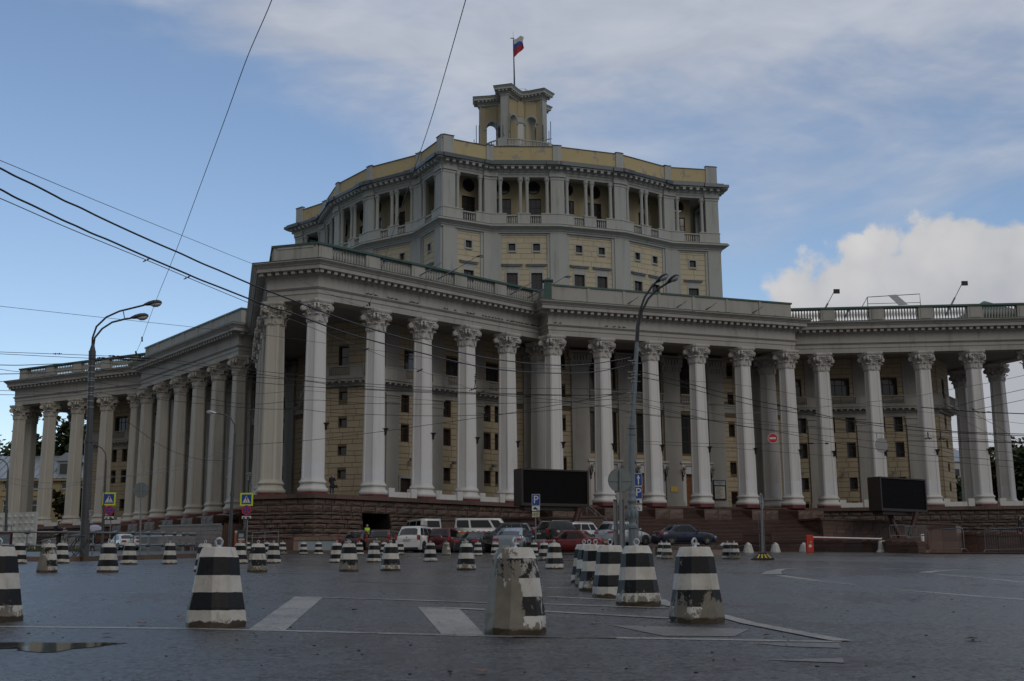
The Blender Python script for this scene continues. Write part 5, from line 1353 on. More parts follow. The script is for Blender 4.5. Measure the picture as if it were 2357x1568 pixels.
    for s in (-1, 1):
        tl = MB()
        if lamps == 'wide': tl.box(-.035, .30, *sorted((s*hw*.50, s*(hw*.955))), zl-.02, zl+.13, tx=.8)
        elif lamps == 'tall': tl.box(-.03, .16, *sorted((s*hw*.80, s*(hw*.985))), zl-.05, zl+.26)
        elif lamps == 'pillar': tl.box(-.01, .20, *sorted((s*hw*.84, s*(hw*.99))), zl-.10, zl+.16); tl.add([(.0, s*hw*.93, zl+.1), (.14, s*hw*.985, zl+.1), (xr*.9+.12, s*(wt+.02), H-.12), (xr*.9-.04, s*(wt-.06), H-.12)], [(0, 1, 2, 3) if s > 0 else (3, 2, 1, 0)]); tl.box(xg-.05, xg+.10, *sorted((s*(wb-.11), s*(wb+.02))), belt, H-.35, tx=.6)
        tl.build('tail_light', M['lamp_red'], t, mw, bevel=.02)
        hl = MB(); hl.box(L-.36, L-.045, *sorted((s*hw*.48, s*(hw*.90))), hood*.56, hood*.70, tx=.7); hl.build('headlight', M['lamp_clear'], t, mw, bevel=.02)
    gl = MB(); gl.box(L-.1, L-.005, -hw*.42, hw*.42, hood*.42, hood*.64)
    gl.build('grille', M['plastic'], t, mw)
    gl = MB()
    for k in range(3): gl.box(L-.04, L+.012, -hw*.40, hw*.40, hood*.45+k*.055, hood*.45+k*.055+.018)
    gl.build('grille_bar', M['chrome'], t, mw)
    zp = {'saloon': zl-.0, 'coupe': .45, 'suv': zl-.06, 'hatch': .5, 'van': zl-.1}[style]
    for x, rzz in ((-.062, -math.pi/2), (L+.022, math.pi/2)):
        z_ = zp if x < 0 else .38
        pl_ = MB(); pl_.box(x-.008, x+.008, -.26, .26, z_-.056, z_+.056); o = pl_.build('number_plate', M['plate'], t, mw)
        if plate and ((x < 0) != front_view):
            inst('lettering', text_mesh(plate, .115, M['print']), o, mw @ TM(x-.010 if x < 0 else x+.010, 0, z_, rzz) @ Matrix.Rotation(R(90), 4, 'X'))
    if rails:
        for s in (-1, 1):
            rl_ = MB(); rl_.tube([(xr+.08, s*wt*.92, H-.05), (xr+.2, s*wt*.94, H+.045), (xh-.25, s*wt*.94, H+.045), (xh-.05, s*wt*.92, H-.06)], .025, 6); rl_.build('roof_rail', M['steel_lt' if rails == 2 else 'plastic'], t, mw)
    wp_ = MB(); wp_.box(-.0, .02, -.05, .05, zp+.14, zp+.16)
    em = MB(); em.lathe([(.055, 0), (.055, .02), (.035, .02), (.035, .0)], 14, 0, False, TM(-.05, 0, zl+.12 if style != 'saloon' else zl+.13) @ Matrix.Rotation(R(-90), 4, 'Y')); em.build('emblem', M['chrome'], t, mw)
    return t
def place(cx, Y, dz, off=0.0): p = gspot(cx, Y, dz); return (p.x, p.y, p.z)
P_ = paintm
M['p_maroon'] = P_('maroon_car_paint', (.035, .008, .012)); M['p_brown'] = P_('brown_car_paint', (.085, .045, .025)); M['p_white'] = P_('white_car_paint', (.62, .62, .62), 0); M['p_red'] = P_('dark_red_car_paint', (.085, .006, .010)); M['p_black'] = P_('black_car_paint', (.004, .004, .005))
M['p_silver'] = P_('silver_blue_car_paint', (.27, .32, .36), .6); M['p_blue'] = P_('dark_blue_car_paint', (.006, .013, .042)); M['p_slate'] = P_('slate_blue_car_paint', (.05, .065, .085)); M['p_dbrown'] = P_('blackish_brown_car_paint', (.018, .012, .011)); M['p_red2'] = P_('bright_red_car_paint', (.16, .008, .011)); M['p_lsilver'] = P_('pale_silver_car_paint', (.42, .43, .44), .5)
HD = R(90)      # seen from behind when the car points away down +Y
def rear_at(cx, Y, dz, rz, L, lat=0):   # the origin of a car is the middle of its tail
    p = gspot(cx, Y, dz); return (p.x, p.y, p.z)
c1 = car('dark maroon saloon with skis carrier on its roof, leftmost parked car', rear_at(802, 85.0, 0, 0, 4), HD-R(14), L=4.2, W=1.68, H=1.42, style='saloon', col='p_maroon', plate='в042нн197', lamps='tall')
rk = MB()
for x in (1.5, 2.3): rk.tube([(x, -.62, 1.40), (x, -.62, 1.50), (x, .62, 1.50), (x, .62, 1.40)], .02, 5)
rk.box(1.2, 2.9, -.5, -.3, 1.51, 1.57).box(1.2, 2.9, .1, .4, 1.51, 1.56); rk.build('roof_rack', M['steel_lt'], c1, wmx(c1))
car('brown estate car with tall red rear lamps', rear_at(868, 85.0, 0, 0, 4), HD-R(13), L=4.6, W=1.86, H=1.60, style='suv', col='p_brown', plate='о892са97', lamps='pillar', belt=1.02, hood=1.0, rails=1, wr=.35)
car('large white off-road car with black roof rails', rear_at(937, 83.5, 0, 0, 4), HD-R(17), L=4.75, W=1.86, H=1.84, style='suv', col='p_white', plate='р484са799', lamps='tall', belt=1.16, hood=1.12, rails=1, wr=.38, tint='glass')
c4 = car('dark red off-road car with spare wheel on its back door', rear_at(1008, 84.5, 0, 0, 4), HD-R(14), L=4.3, W=1.80, H=1.70, style='suv', col='p_red', plate='', lamps='tall', belt=1.06, hood=1.02, wr=.35)
sw = MB(); sw.lathe([(.36, -.16), (.38, -.05), (.36, .03), (.30, .06), (.001, .07)], 24, 0, True, TM(-.02, 0, .90) @ Matrix.Rotation(R(-90), 4, 'Y')); sw.build('spare_wheel_cover', M['p_red'], c4, wmx(c4))
car('black saloon parked with its boot to the square', rear_at(1072, 81.0, 0, 0, 4), HD-R(21), L=4.63, W=1.81, H=1.43, style='saloon', col='p_black', plate='с320ер777', lamps='wide')
car('silver blue coupe-backed off-road car', rear_at(1166, 79.0, 0, 0, 4), HD-R(12), L=4.9, W=2.0, H=1.72, style='coupe', col='p_silver', plate='е950рр777', lamps='wide', belt=1.05, hood=1.02, wr=.38, rim='plastic')
car('slate blue off-road car facing left behind the silver blue one', place(1232, 95.0, .5), R(178), L=4.6, W=1.89, H=1.72, style='suv', col='p_slate', lamps='tall', belt=1.08, hood=1.08, wr=.37, front_view=True)
car('white van with plain sides, left of the two vans', rear_at(994, 93.0, .55, 0, 4), HD+R(24), L=4.9, W=1.90, H=1.97, style='van', col='p_white', lamps='tall', belt=1.18, hood=1.18, wr=.34)
v2 = car('white van with orange and white striped band', place(1043, 95.0, .55), R(6), L=5.0, W=1.90, H=1.99, style='van', col='p_white', lamps='tall', belt=1.18, hood=1.18, wr=.34)
M['orange'] = simple('orange_film', (.42, .13, .02), .5)
ob = MB(); ob.box(.3, 4.2, -.965, -.955, .78, 1.0); o_ = ob.build('orange_band', M['orange'], v2, wmx(v2))
ob = MB()
for k in range(9): ob.add([(.35+k*.42, -.968, .93), (.57+k*.42, -.968, .93), (.52+k*.42, -.968, 1.01), (.30+k*.42, -.968, 1.01)], [(0, 1, 2, 3)])
ob.build('white_chevron', M['white'], o_, wmx(v2))
car('small part of a white car behind the silver blue one', place(1206, 100.0, .5), R(40), L=4.3, W=1.78, H=1.46, style='hatch', col='p_white', lamps='wide')
car('blackish brown off-road car with silver roof rails', place(1242, 88.5, .55), R(36), L=4.3, W=1.82, H=1.67, style='suv', col='p_dbrown', plate='', lamps='tall', belt=1.06, hood=1.04, rails=2, wr=.36, lower='steel_lt')
car('white off-road car facing left with silver roof rails', place(1372, 96, .52), R(205), L=4.3, W=1.82, H=1.69, style='suv', col='p_white', lamps='tall', belt=1.06, hood=1.04, rails=2, wr=.36, front_view=True)
car('pale silver crossover half hidden by the grey sign backs', place(1388, 84.5, .50), R(42), L=4.27, W=1.78, H=1.63, style='suv', col='p_lsilver', plate='', lamps='wide', belt=1.04, hood=1.0, rails=2, wr=.35)
car('bright red saloon seen from its left side', place(1391, 73.5, 0), R(158), L=4.37, W=1.70, H=1.46, style='saloon', col='p_red2', plate='а517кс97', lamps='wide')
car('dark blue saloon alone in front of the wide stairs', place(1508, 86.5, .50), R(22), L=4.67, W=1.80, H=1.46, style='saloon', col='p_blue', plate='м237ом77', lamps='wide')
tx = car('white taxi with orange roof sign beyond the railing', place(302, 106, 0), HD+R(36), L=4.4, W=1.75, H=1.46, style='saloon', col='p_white', plate='', lamps='wide', name='taxi')
ts = MB(); ts.box(1.9, 2.1, -.3, .3, 1.46, 1.60, tx=.6); ts.build('roof_sign', simple('orange_roof_sign', (.55, .12, .03), .4), tx, wmx(tx))
ys_ = MB(); ys_.box(2.1, 3.3, .872, .885, .45, .80); ys_.box(2.1, 3.3, -.885, -.872, .45, .80); ys_.build('yellow_panel', simple('yellow_film', (.5, .33, .03), .4), tx, wmx(tx))
# ------------------------------------------------------------------ lamp posts
def pole_pts(px0, py0, px1, py1, Y): a, b_ = at(px0, py0, Y), at(px1, py1, Y); return a, b_
def lamp_head(t, p, d, mat, s=1.0, glass=True):
    """p: end of the arm, d: unit direction of the head"""
    d = Vector(d).normalized(); ang = math.atan2(d.y, d.x); pitch = math.asin(d.z)
    m_ = Matrix.Translation(p) @ Matrix.Rotation(ang, 4, 'Z') @ Matrix.Rotation(-pitch, 4, 'Y') @ Matrix.Diagonal((s, s, s, 1))
    b = MB(); b.loft([[(x, w_*math.cos(2*math.pi*i/12), z0+h*max(-.35, math.sin(2*math.pi*i/12))) for i in range(12)] for x, w_, z0, h in ((-.05, .05, 0, .05), (.06, .10, 0, .09), (.22, .15, .01, .13), (.45, .18, .02, .15), (.66, .17, .02, .13), (.78, .10, .0, .08), (.80, .04, -.01, .03))], 0, True)
    o = b.build('lamp_head', mat, t, m_)
    g = MB(); g.loft([[(x, w_*math.cos(2*math.pi*i/10), -.03-h*max(0, -math.sin(2*math.pi*i/10))-.0) for i in range(10)] for x, w_, h in ((.28, .08, .05), (.40, .14, .13), (.58, .15, .15), (.72, .11, .10), (.78, .04, .03))], 0, True); g.build('lamp_glass', M['lamp_glass'], o, m_)
M['lamp_glass'] = simple('ribbed_lamp_glass', (.42, .43, .42), .15, spec=.7)
def gpole(px, Y): p = gspot(px, Y); return p
# left twin lamp
Y = 50.0; base = gspot(195, Y, .17)
t = thing('street_lamp', tuple(base), 0, 'tall two-armed street lamp with dark thick pole on the left', 'street lamp')
pm_ = MB(); topz = at(213, 804, Y); jn = at(205, 1016, Y)
pm_.tube([tuple(base), tuple(jn)], [.19, .175], 16); pm_.tube([tuple(jn), (jn.x+(topz.x-jn.x), jn.y, topz.z-.35), tuple(at(213, 806, Y)), tuple(at(214, 790, Y))], [.135, .125, .12, .05], 14)
pm_.tube([tuple(jn+Vector((0, 0, -.06))), tuple(jn+Vector((0, 0, .06)))], .20, 16); pm_.tube([tuple(at(212, 828, Y)), tuple(at(212.5, 808, Y))], .15, 12)
pm_.build('pole', M['pole_grey'], t)
for k in range(9): bd = MB(); yy = 845+k*11+(k % 3)*3; q = at(211.5-k*.4, yy, Y); bd.tube([tuple(q), tuple(q+Vector((0, 0, .05)))], .145, 12); bd.build('clamp_band', M['steel'], t)
for pts, hd in (([(212, 800), (213, 778), (222, 752), (245, 730), (275, 716.5), (332, 702.5)], (333, 702, 1)), ([(215, 800), (218, 778), (235, 757), (258, 742), (290, 734), (300, 733)], (302, 732.5, 1))):
    ar = MB(); ar.tube([tuple(at(x, y, Y-.0-i*.05)) for i, (x, y) in enumerate(pts)], .042, 8); ar.build('arm', M['pole_grey'], t)
    p = at(hd[0], hd[1], Y-.3); lamp_head(t, p, (1, -.05, .12), M['pole_grey'], .93)
ar = MB(); ar.tube([tuple(at(284, 717, Y)), tuple(at(287, 735, Y))], .02, 5); ar.build('arm_brace', M['iron'], t)
bx = MB(); bx.box(-.12, .12, -.2, -.02, 0, .5); 
inst('lettering', text_mesh('БЫСТ', .2, M['plaque']), t, Matrix.Translation(at(208, 1190, Y-.22)) @ Matrix.Rotation(R(90), 4, 'X') @ Matrix.Rotation(R(-88), 4, 'Z'))
# centre twin lamp with cast ornamental foot
Y = 45.0; base = gspot(1457, Y)
t = thing('street_lamp', tuple(base), 0, 'tall blue-grey street lamp with ornate cast foot and two curved arms, right of centre', 'street lamp')
J = at(1454.5, 990, Y); T = at(1466, 788, Y); Bt = at(1457, 1165, Y)
hb = base.z
ft = MB(); bm = Matrix.Translation(base)
def rel(py): return at(1457, py, Y).z-hb
ft.prism([(math.cos(a_)*.33, math.sin(a_)*.33) for a_ in [R(22.5+45*i) for i in range(8)]], -.1, .25, 0, bm); ft.prism([(math.cos(a_)*.26, math.sin(a_)*.26) for a_ in [R(22.5+45*i) for i in range(8)]], .25, rel(1216), 0, bm)
ft.prism([(math.cos(a_)*.34, math.sin(a_)*.34) for a_ in [R(22.5+45*i) for i in range(8)]], rel(1216), rel(1210), 0, bm)
z0 = rel(1210); ft.lathe([(.28, z0), (.22, z0+.05), (.20, z0+.12), (.27, z0+.25), (.30, z0+.42), (.29, z0+.58), (.22, z0+.74), (.20, z0+.8), (.26, z0+.86), (.30, z0+.92), (.25, z0+.97), (.21, z0+1.1), (.25, z0+1.2), (.20, z0+1.25), (.185, z0+1.4)], 16, 0, True, bm)
for k in range(8):
    a_ = R(45*k); ft.ball((base.x+.27*math.cos(a_), base.y+.27*math.sin(a_), hb+z0+.42), .09, 6, 0, 1, 1, 1.9); ft.ball((base.x+.24*math.cos(a_+.39), base.y+.24*math.sin(a_+.39), hb+z0+.66), .06, 6)
for _i, _v in enumerate(ft.v): ft.v[_i] = (base.x+(_v[0]-base.x)*.66, base.y+(_v[1]-base.y)*.66, _v[2])
ft.build('cast_foot', M['pole_blue'], t)
pl = MB(); pl.tube([(base.x, base.y, hb+z0+1.3), tuple(at(1453, 1060, Y)), tuple(J)], [.135, .128, .12], 14); pl.tube([tuple(J), tuple(at(1462, 870, Y)), tuple(T)], [.10, .085, .07], 14)
for dz_, rr_ in ((-.16, .15), (-.05, .13), (.08, .17), (.18, .13)): q = J+Vector((0, 0, dz_)); pl.tube([tuple(q-Vector((0, 0, .03))), tuple(q+Vector((0, 0, .03)))], rr_, 14)
pl.build('pole', M['pole_blue'], t)
for pts, hd in (([(1464, 790), (1466, 752), (1473, 715), (1484, 684), (1500, 660), (1512, 648)], (1511, 650)), ([(1468, 790), (1470, 752), (1478, 716), (1492, 688), (1512, 667), (1537, 651)], (1536, 652))):
    ar = MB(); ar.tube([tuple(at(x, y, Y-i*.1)) for i, (x, y) in enumerate(pts)], .045, 8); ar.build('arm', M['pole_grey'], t); lamp_head(t, at(hd[0], hd[1], Y-.55), (.8, -.9, .42), M['pole_grey'], .75)
for k, yy in enumerate((832, 838, 858, 864, 872, 880, 906, 914, 930, 947, 960)): q = at(1461-(yy-832)*.045, yy, Y); bd = MB(); bd.tube([tuple(q), tuple(q+Vector((0, 0, .05)))], .10, 12); bd.tube([tuple(q), tuple(q+Vector((.25*(1 if k % 2 else -1), -.05, .02)))], .02, 5); bd.build('clamp_band', M['steel'], t)
# three smaller lamps on the left
for (bx_, tx_, ty_, hd_, Y, lab) in ((529, 541, 998, [(541, 998), (540, 978), (531, 962), (517, 955), (497, 951)], 62, 'slender grey street lamp beside the right pedestrian crossing sign'), (236, 244, 1060, [(244, 1060), (243, 1045), (236, 1033), (225, 1026), (214, 1024)], 75, 'slender grey street lamp rising behind the left pedestrian crossing sign'), (13, 18.5, 1082, [(18.5, 1082), (18, 1072), (12, 1063), (4, 1058), (-8, 1056)], 80, 'slender grey street lamp before the yellow house')):
    base = gspot(bx_, Y); t = thing('street_lamp', tuple(base), 0, lab, 'street lamp'); pm_ = MB(); tp_ = at(tx_, ty_, Y); md = base.lerp(tp_, .5)
    pm_.tube([tuple(base), tuple(md), tuple(tp_)], [.10, .085, .06], 10); pm_.tube([tuple(md-Vector((0, 0, .1))), tuple(md+Vector((0, 0, .1)))], .11, 10); pm_.build('pole', M['pole_grey'], t)
    ar = MB(); ar.tube([tuple(at(x, y, Y)) for x, y in hd_], .035, 7); ar.build('arm', M['pole_grey'], t); e = at(*hd_[-1], Y); lamp_head(t, e, (-1, 0, .12), M['steel_lt'], .62)
# ------------------------------------------------------------------ traffic signs
M['sign_blue'] = simple('sign_blue', (.015, .06, .28), .35); M['sign_white'] = simple('sign_white', (.62, .63, .63), .35); M['sign_yel'] = simple('fluorescent_yellow', (.58, .70, .02), .4); M['sign_red'] = simple('sign_red', (.50, .015, .02), .35); M['sign_cream'] = simple('sign_cream', (.58, .54, .38), .4); M['sign_back'] = simple('grey_sign_back', (.20, .22, .22), .45, metal=.4, var=.15, scale=6)
def disc(r_, z0, z1, n=28): return [(r_*math.cos(2*math.pi*i/n), r_*math.sin(2*math.pi*i/n)) for i in range(n)]
def face(b, pts, z=0, mi=0, Mx=None): b.add([(x, -z, y) for x, y in pts], [tuple(range(len(pts)))], mi, False, Mx)
def plate_(t, name, x, z, w_, h, d, mats, fn, mw):
    b = MB(); b.box(-w_/2, w_/2, 0, .03, -h/2, h/2, 0); fn(b); return b.build(name, mats, t, mw @ TM(x, -d, z))
def walker(b, z, s, mi):
    face(b, [(-.02*s, .25*s), (.02*s, .21*s), (.05*s, .25*s), (.03*s, .30*s), (-.01*s, .30*s)], z, mi)
    face(b, [(-.03*s, .0*s), (.05*s, .0*s), (.06*s, .20*s), (-.01*s, .20*s)], z, mi)
    face(b, [(.04*s, .0), (.0, .0), (-.10*s, -.20*s), (-.06*s, -.21*s)], z, mi); face(b, [(.05*s, .01*s), (.0, .0), (.07*s, -.12*s), (.09*s, -.22*s), (.13*s, -.21*s), (.10*s, -.10*s)], z, mi)
    face(b, [(-.01*s, .18*s), (-.09*s, .05*s), (-.06*s, .04*s), (.02*s, .13*s)], z, mi); face(b, [(.05*s, .18*s), (.11*s, .06*s), (.08*s, .05*s), (.03*s, .13*s)], z, mi)
    for x in (-.22, -.07, .06, .19): face(b, [(x*s, -.30*s), (x*s+.06*s, -.30*s), (x*s+.03*s, -.23*s), (x*s-.02*s, -.23*s)], z, mi)
def f_cross(w_):
    def f(b):
        s = w_/.9; k = w_/2
        face(b, [(-k*.76, -k*.76), (k*.76, -k*.76), (k*.76, k*.76), (-k*.76, k*.76)], .003, 1); face(b, [(-k*.62, -k*.56), (k*.62, -k*.56), (0, k*.62)], .006, 2); walker(b, .009, s*.82, 3)
    return f
def f_tow(w_):
    def f(b):
        k = w_/2; face(b, [(-k*.95, -.08), (k*.95, -.08), (k*.95, .08), (-k*.95, .08)], .003, 1)
        face(b, [(-k*.8, -.05), (-k*.35, -.05), (-k*.35, .0), (-k*.5, .03), (-k*.65, .03), (-k*.8, -.01)], .006, 2); face(b, [(-k*.35, -.03), (-k*.3, .07), (-k*.05, .02), (-k*.05, 0), (-k*.27, .04)], .006, 2)
        face(b, [(k*.0, -.03), (k*.1, .03), (k*.35, .06), (k*.55, .0), (k*.85, -.05), (k*.8, -.08), (k*.05, -.06)], .006, 2)
        for x in (-.65, -.45, .15, .7): face(b, [(k*x+.025*math.cos(i), -.055+.025*math.sin(i)) for i in range(6)], .008, 2)
    return f
def stack(px, by, Y, ys, lab):
    base = gspot(px, Y); t = thing('traffic_sign', tuple(base), 0, lab, 'traffic sign', 'pedestrian crossing signs'); b = MB(); b.tube([tuple(base), tuple(base+Vector((0, 0, at(px, ys[0], Y).z-base.z)))], .035, 8); b.build('post', M['steel'], t)
    k = Y/2745.0; m_ = lambda py: TM(at(px, py, Y).x, Y-.04, at(px, py, Y).z)
    plate_(t, 'crossing_plate', 0, 0, 29.5*k, 29.5*k, .03, [M['sign_yel'], M['sign_blue'], M['sign_white'], M['print']], f_cross(29.5*k), m_((ys[0]+ys[1])/2))
    b = MB(); r_ = 11*k; b.loft([[(x, .0, z) for x, z in disc(r_, 0, 0)], [(x, -.03, z) for x, z in disc(r_, 0, 0)]]); face(b, disc(r_*.78, 0, 0), .033, 1)
    for s in (1, -1):
        u, v_ = math.cos(R(45))*r_*.82, .06*r_; face(b, [(-u-v_, -s*u+s*v_), (-u+v_, -s*u-s*v_), (u+v_, s*u-s*v_), (u-v_, s*u+s*v_)][::1 if s > 0 else -1], .036, 0)
    b.build('no_stopping_plate', [M['sign_red'], M['sign_blue']], t, m_(ys[2]))
    plate_(t, 'tow_away_plate', 0, 0, 22*k, 10.5*k, .03, [M['print'], M['sign_white'], M['print']], f_tow(22*k), m_(ys[3]))
stack(252, 1270, 75, (1134, 1163.5, 1174.8, 1192), 'yellow framed pedestrian crossing sign beside the two-armed lamp on the left')
stack(568, 1250, 75, (1135.5, 1164, 1174.5, 1191.3), 'yellow framed pedestrian crossing sign at the corner of the stone plinth')
def f_P(w_, h):
    def f(b): face(b, [(-w_*.46, -h*.47), (w_*.46, -h*.47), (w_*.46, h*.47), (-w_*.46, h*.47)], .003, 1)
    return f
def rect(b, x0, x1, z0, z1, z, mi): face(b, [(x0, z0), (x1, z0), (x1, z1), (x0, z1)], z, mi)
def park(px, Y, rows, lab):
    base = gspot(px, Y); t = thing('traffic_sign', tuple(base), 0, lab, 'traffic sign'); k = Y/2745.0; b = MB(); b.tube([tuple(base), (base.x, base.y, at(px, rows[0][1], Y).z)], .035, 8); b.build('post', M['steel'], t)
    for kind, y0, y1, w_ in rows:
        w_ *= k; h = (y1-y0)*k; p = at(px, (y0+y1)/2, Y); mw = TM(p.x, Y-.05, p.z)
        if kind in ('P', 'up'):
            o = plate_(t, 'parking_plate' if kind == 'P' else 'arrow_plate', 0, 0, w_, h, .02, [M['sign_white'], M['sign_blue']], f_P(w_, h), mw)
            if kind == 'P': inst('lettering', text_mesh('P', h*.95, M['sign_white'], .002), o, mw @ TM(0, -.028, .0) @ Matrix.Rotation(R(90), 4, 'X'))
            else: b = MB(); rect(b, -w_*.07, w_*.07, -h*.38, h*.1, .03, 0); face(b, [(-w_*.22, h*.08), (w_*.22, h*.08), (0, h*.40)], .03, 0); b.build('arrow', M['sign_white'], o, mw)
        else:
            o = plate_(t, {'car': 'car_plate', 'pay': 'fee_plate', 'chair': 'disabled_plate', 'carf': 'car_plate'}[kind], 0, 0, w_, h, .02, [M['print'], M['sign_cream' if kind == 'pay' else 'sign_white']], lambda b: rect(b, -w_*.48, w_*.48, -h*.46, h*.46, .003, 1), mw); b = MB()
            if kind == 'car': face(b, [(-w_*.33, -h*.15), (w_*.2, -h*.2), (w_*.2, .0), (w_*.08, h*.05), (0, h*.25), (-w_*.2, h*.25), (-w_*.3, h*.05)], .03, 0); rect(b, .05*w_, w_*.46, -h*.36, -h*.26, .03, 0)
            if kind == 'carf': face(b, [(-w_*.17, -h*.22), (w_*.17, -h*.22), (w_*.17, .04*h), (w_*.10, h*.3), (-w_*.10, h*.3), (-w_*.17, .04*h)], .03, 0); rect(b, -w_*.46, w_*.46, -h*.38, -h*.28, .03, 0)
            if kind == 'chair':
                b.tube([(h*.22*math.cos(i*.6)-.01, -.03, h*.22*math.sin(i*.6)-h*.12) for i in range(-5, 4)], h*.03, 4); b.tube([(-.02, -.03, h*.3), (-.015, -.03, 0), (w_*.14, -.03, -.02*h), (w_*.22, -.03, -h*.25)], h*.035, 4); b.ball((-.02, -.03, h*.36), h*.06, 6)
            if kind == 'pay':
                for x, r_, tx_ in ((-.27, .25, '10'), (-.03, .29, '15'), (.25, .36, '20')):
                    b.tube([(x*w_+r_*h*math.cos(i*.5236), -.03, r_*h*math.sin(i*.5236)) for i in range(12)], h*.025, 4, closed=True)
                    inst('lettering', text_mesh(tx_, r_*h*1.1, M['print'], .001), o, mw @ TM(x*w_, -.032, 0) @ Matrix.Rotation(R(90), 4, 'X'))
            if b.v: b.build('symbol', M['print'], o, mw)
    return t
park(1233.5, 72, [('P', 1138, 1164, 18.6), ('car', 1164.8, 1177, 18.8), ('pay', 1178.2, 1191, 18)], 'blue parking sign with car and fee plates, before the left black screen')
park(1469, 66, [('up', 1090, 1118.8, 17.6), ('P', 1120, 1148.3, 17.6), ('carf', 1149, 1161.5, 17.6), ('chair', 1162.5, 1177, 18)], 'blue arrow and parking signs with wheelchair plate, beside the ornate lamp')
def round_back(px, Y, cy, rpx, lab, ydir=0.0, sx=1.0, guide=None, foot=False):
    base = gspot(px+0.0, Y); t = thing('traffic_sign', tuple(base), 0, lab, 'traffic sign'); k = Y/2745.0; c = at(px, cy, Y); r_ = rpx*k
    rot = Matrix.Rotation(ydir, 4, 'Z')
    b = MB(); b.tube([tuple(base), (c.x, Y, c.z+r_*.85)], .04, 10); b.build('post', M['steel'], t)
    b = MB(); b.loft([[(x, .0, z) for x, z in disc(r_, 0, 0)], [(x, .02, z) for x, z in disc(r_, 0, 0)]]); b.tube([(x, 0, z) for x, z in disc(r_, 0, 0, 24)], .012, 4, closed=True); b.box(-r_*.97, r_*.97, -.02, 0, -r_*.12, r_*.12)
    b.build('round_plate', M['sign_back'], t, TM(c.x, Y+.05, c.z) @ rot)
    if guide:
        for x0, x1, y0, y1 in guide:
            p0, p1 = at(x0, y0, Y), at(x1, y1, Y); b = MB(); z1 = p0.z; z0 = max(base.z+.15, p1.z)
            w_ = p1.x-p0.x; b.box(0, w_, 0, .03, z0, z1).box(0, .02, -.05, 0, z0, z1).box(w_-.02, w_, -.05, 0, z0, z1).box(0, w_, -.05, -.02, (z0+z1)/2-.02, (z0+z1)/2+.02); b.box(.0, w_, -.05, 0, z1-.02, z1)
            b.build('guide_plate', M['steel'], t, TM(p0.x, Y+.12, 0))
    return t, base
round_back(324, 55, 1128, 17.2, 'round grey back of a sign on a thin pole, left')
round_back(1428, 34.5, 1105, 27.5, 'large round sign seen from behind with two vertical galvanised plates below', 0, 1, [(1412, 1425, 1149, 1290), (1429, 1441, 1149, 1290)])
t, base = round_back(1753.5, 50, 1155, 19.5, 'round sign seen edge-on with galvanised plates on a striped foot', R(66), 1, [(1746.5, 1752, 1180, 1270), (1753.5, 1762.5, 1180, 1270)])
fb = MB(); fb.box(-.40, .40, -.40, .40, 0, .07, 0).box(-.38, .38, -.38, .38, .07, .24, 0, None, .45, .45); fb.box(-.15, .15, -.15, .15, .24, .30)
fo = fb.build('rubber_foot', M['plastic'], t, Matrix.Translation(base))
for x in (-.28, -.10, .08, .26):
    b = MB(); b.add([(x-.035, -.385, .075), (x+.035, -.385, .075), (x*.55+.022, -.195, .235), (x*.55-.022, -.195, .235)], [(0, 1, 2, 3)]); b.build('yellow_stripe', simple('yellow_stripe', (.55, .40, .02), .5) if x == -.28 else bpy.data.materials['yellow_stripe'], fo, Matrix.Translation(base+Vector((0, -.006, .004))))
# no-entry sign and a round back, both hung from wires
p = at(1778.5, 1009, 80); t = thing('traffic_sign', tuple(p), 0, 'red no entry sign hanging from a wire before the columns', 'traffic sign'); k = 80/2745
b = MB(); b.loft([[(x, 0, z) for x, z in disc(11.5*k, 0, 0)], [(x, -.03, z) for x, z in disc(11.5*k, 0, 0)]]); face(b, disc(10.6*k, 0, 0), .033, 1); rect(b, -7.4*k, 7.4*k, -2.1*k, 2.1*k, .036, 0); b.build('plate', [M['sign_white'], M['sign_red']], t, Matrix.Translation(p))
b = MB(); b.tube([tuple(p+Vector((-.1, 0, .3))), tuple(at(1776, 985, 80))], .01, 4); b.tube([tuple(p+Vector((.1, 0, .3))), tuple(at(1781, 986, 80))], .01, 4); b.build('hanger', M['iron'], t)
p = at(2028.5, 1025, 60); t = thing('traffic_sign', tuple(p), 0, 'pale round sign back hanging from wires above the right black screen', 'traffic sign'); k = 60/2745
b = MB(); b.loft([[(x*.86, 0, z) for x, z in disc(17*k, 0, 0)], [(x*.86, -.03, z) for x, z in disc(17*k, 0, 0)]]); b.build('plate', simple('pale_sign_back', (.30, .30, .31), .5), t, Matrix.Translation(p))
b = MB(); b.tube([tuple(p+Vector((-.2, 0, .3))), tuple(p+Vector((-.2, 0, .6)))], .012, 4); b.tube([tuple(p+Vector((.2, 0, .3))), tuple(p+Vector((.2, 0, .6)))], .012, 4); b.build('hanger', M['iron'], t)
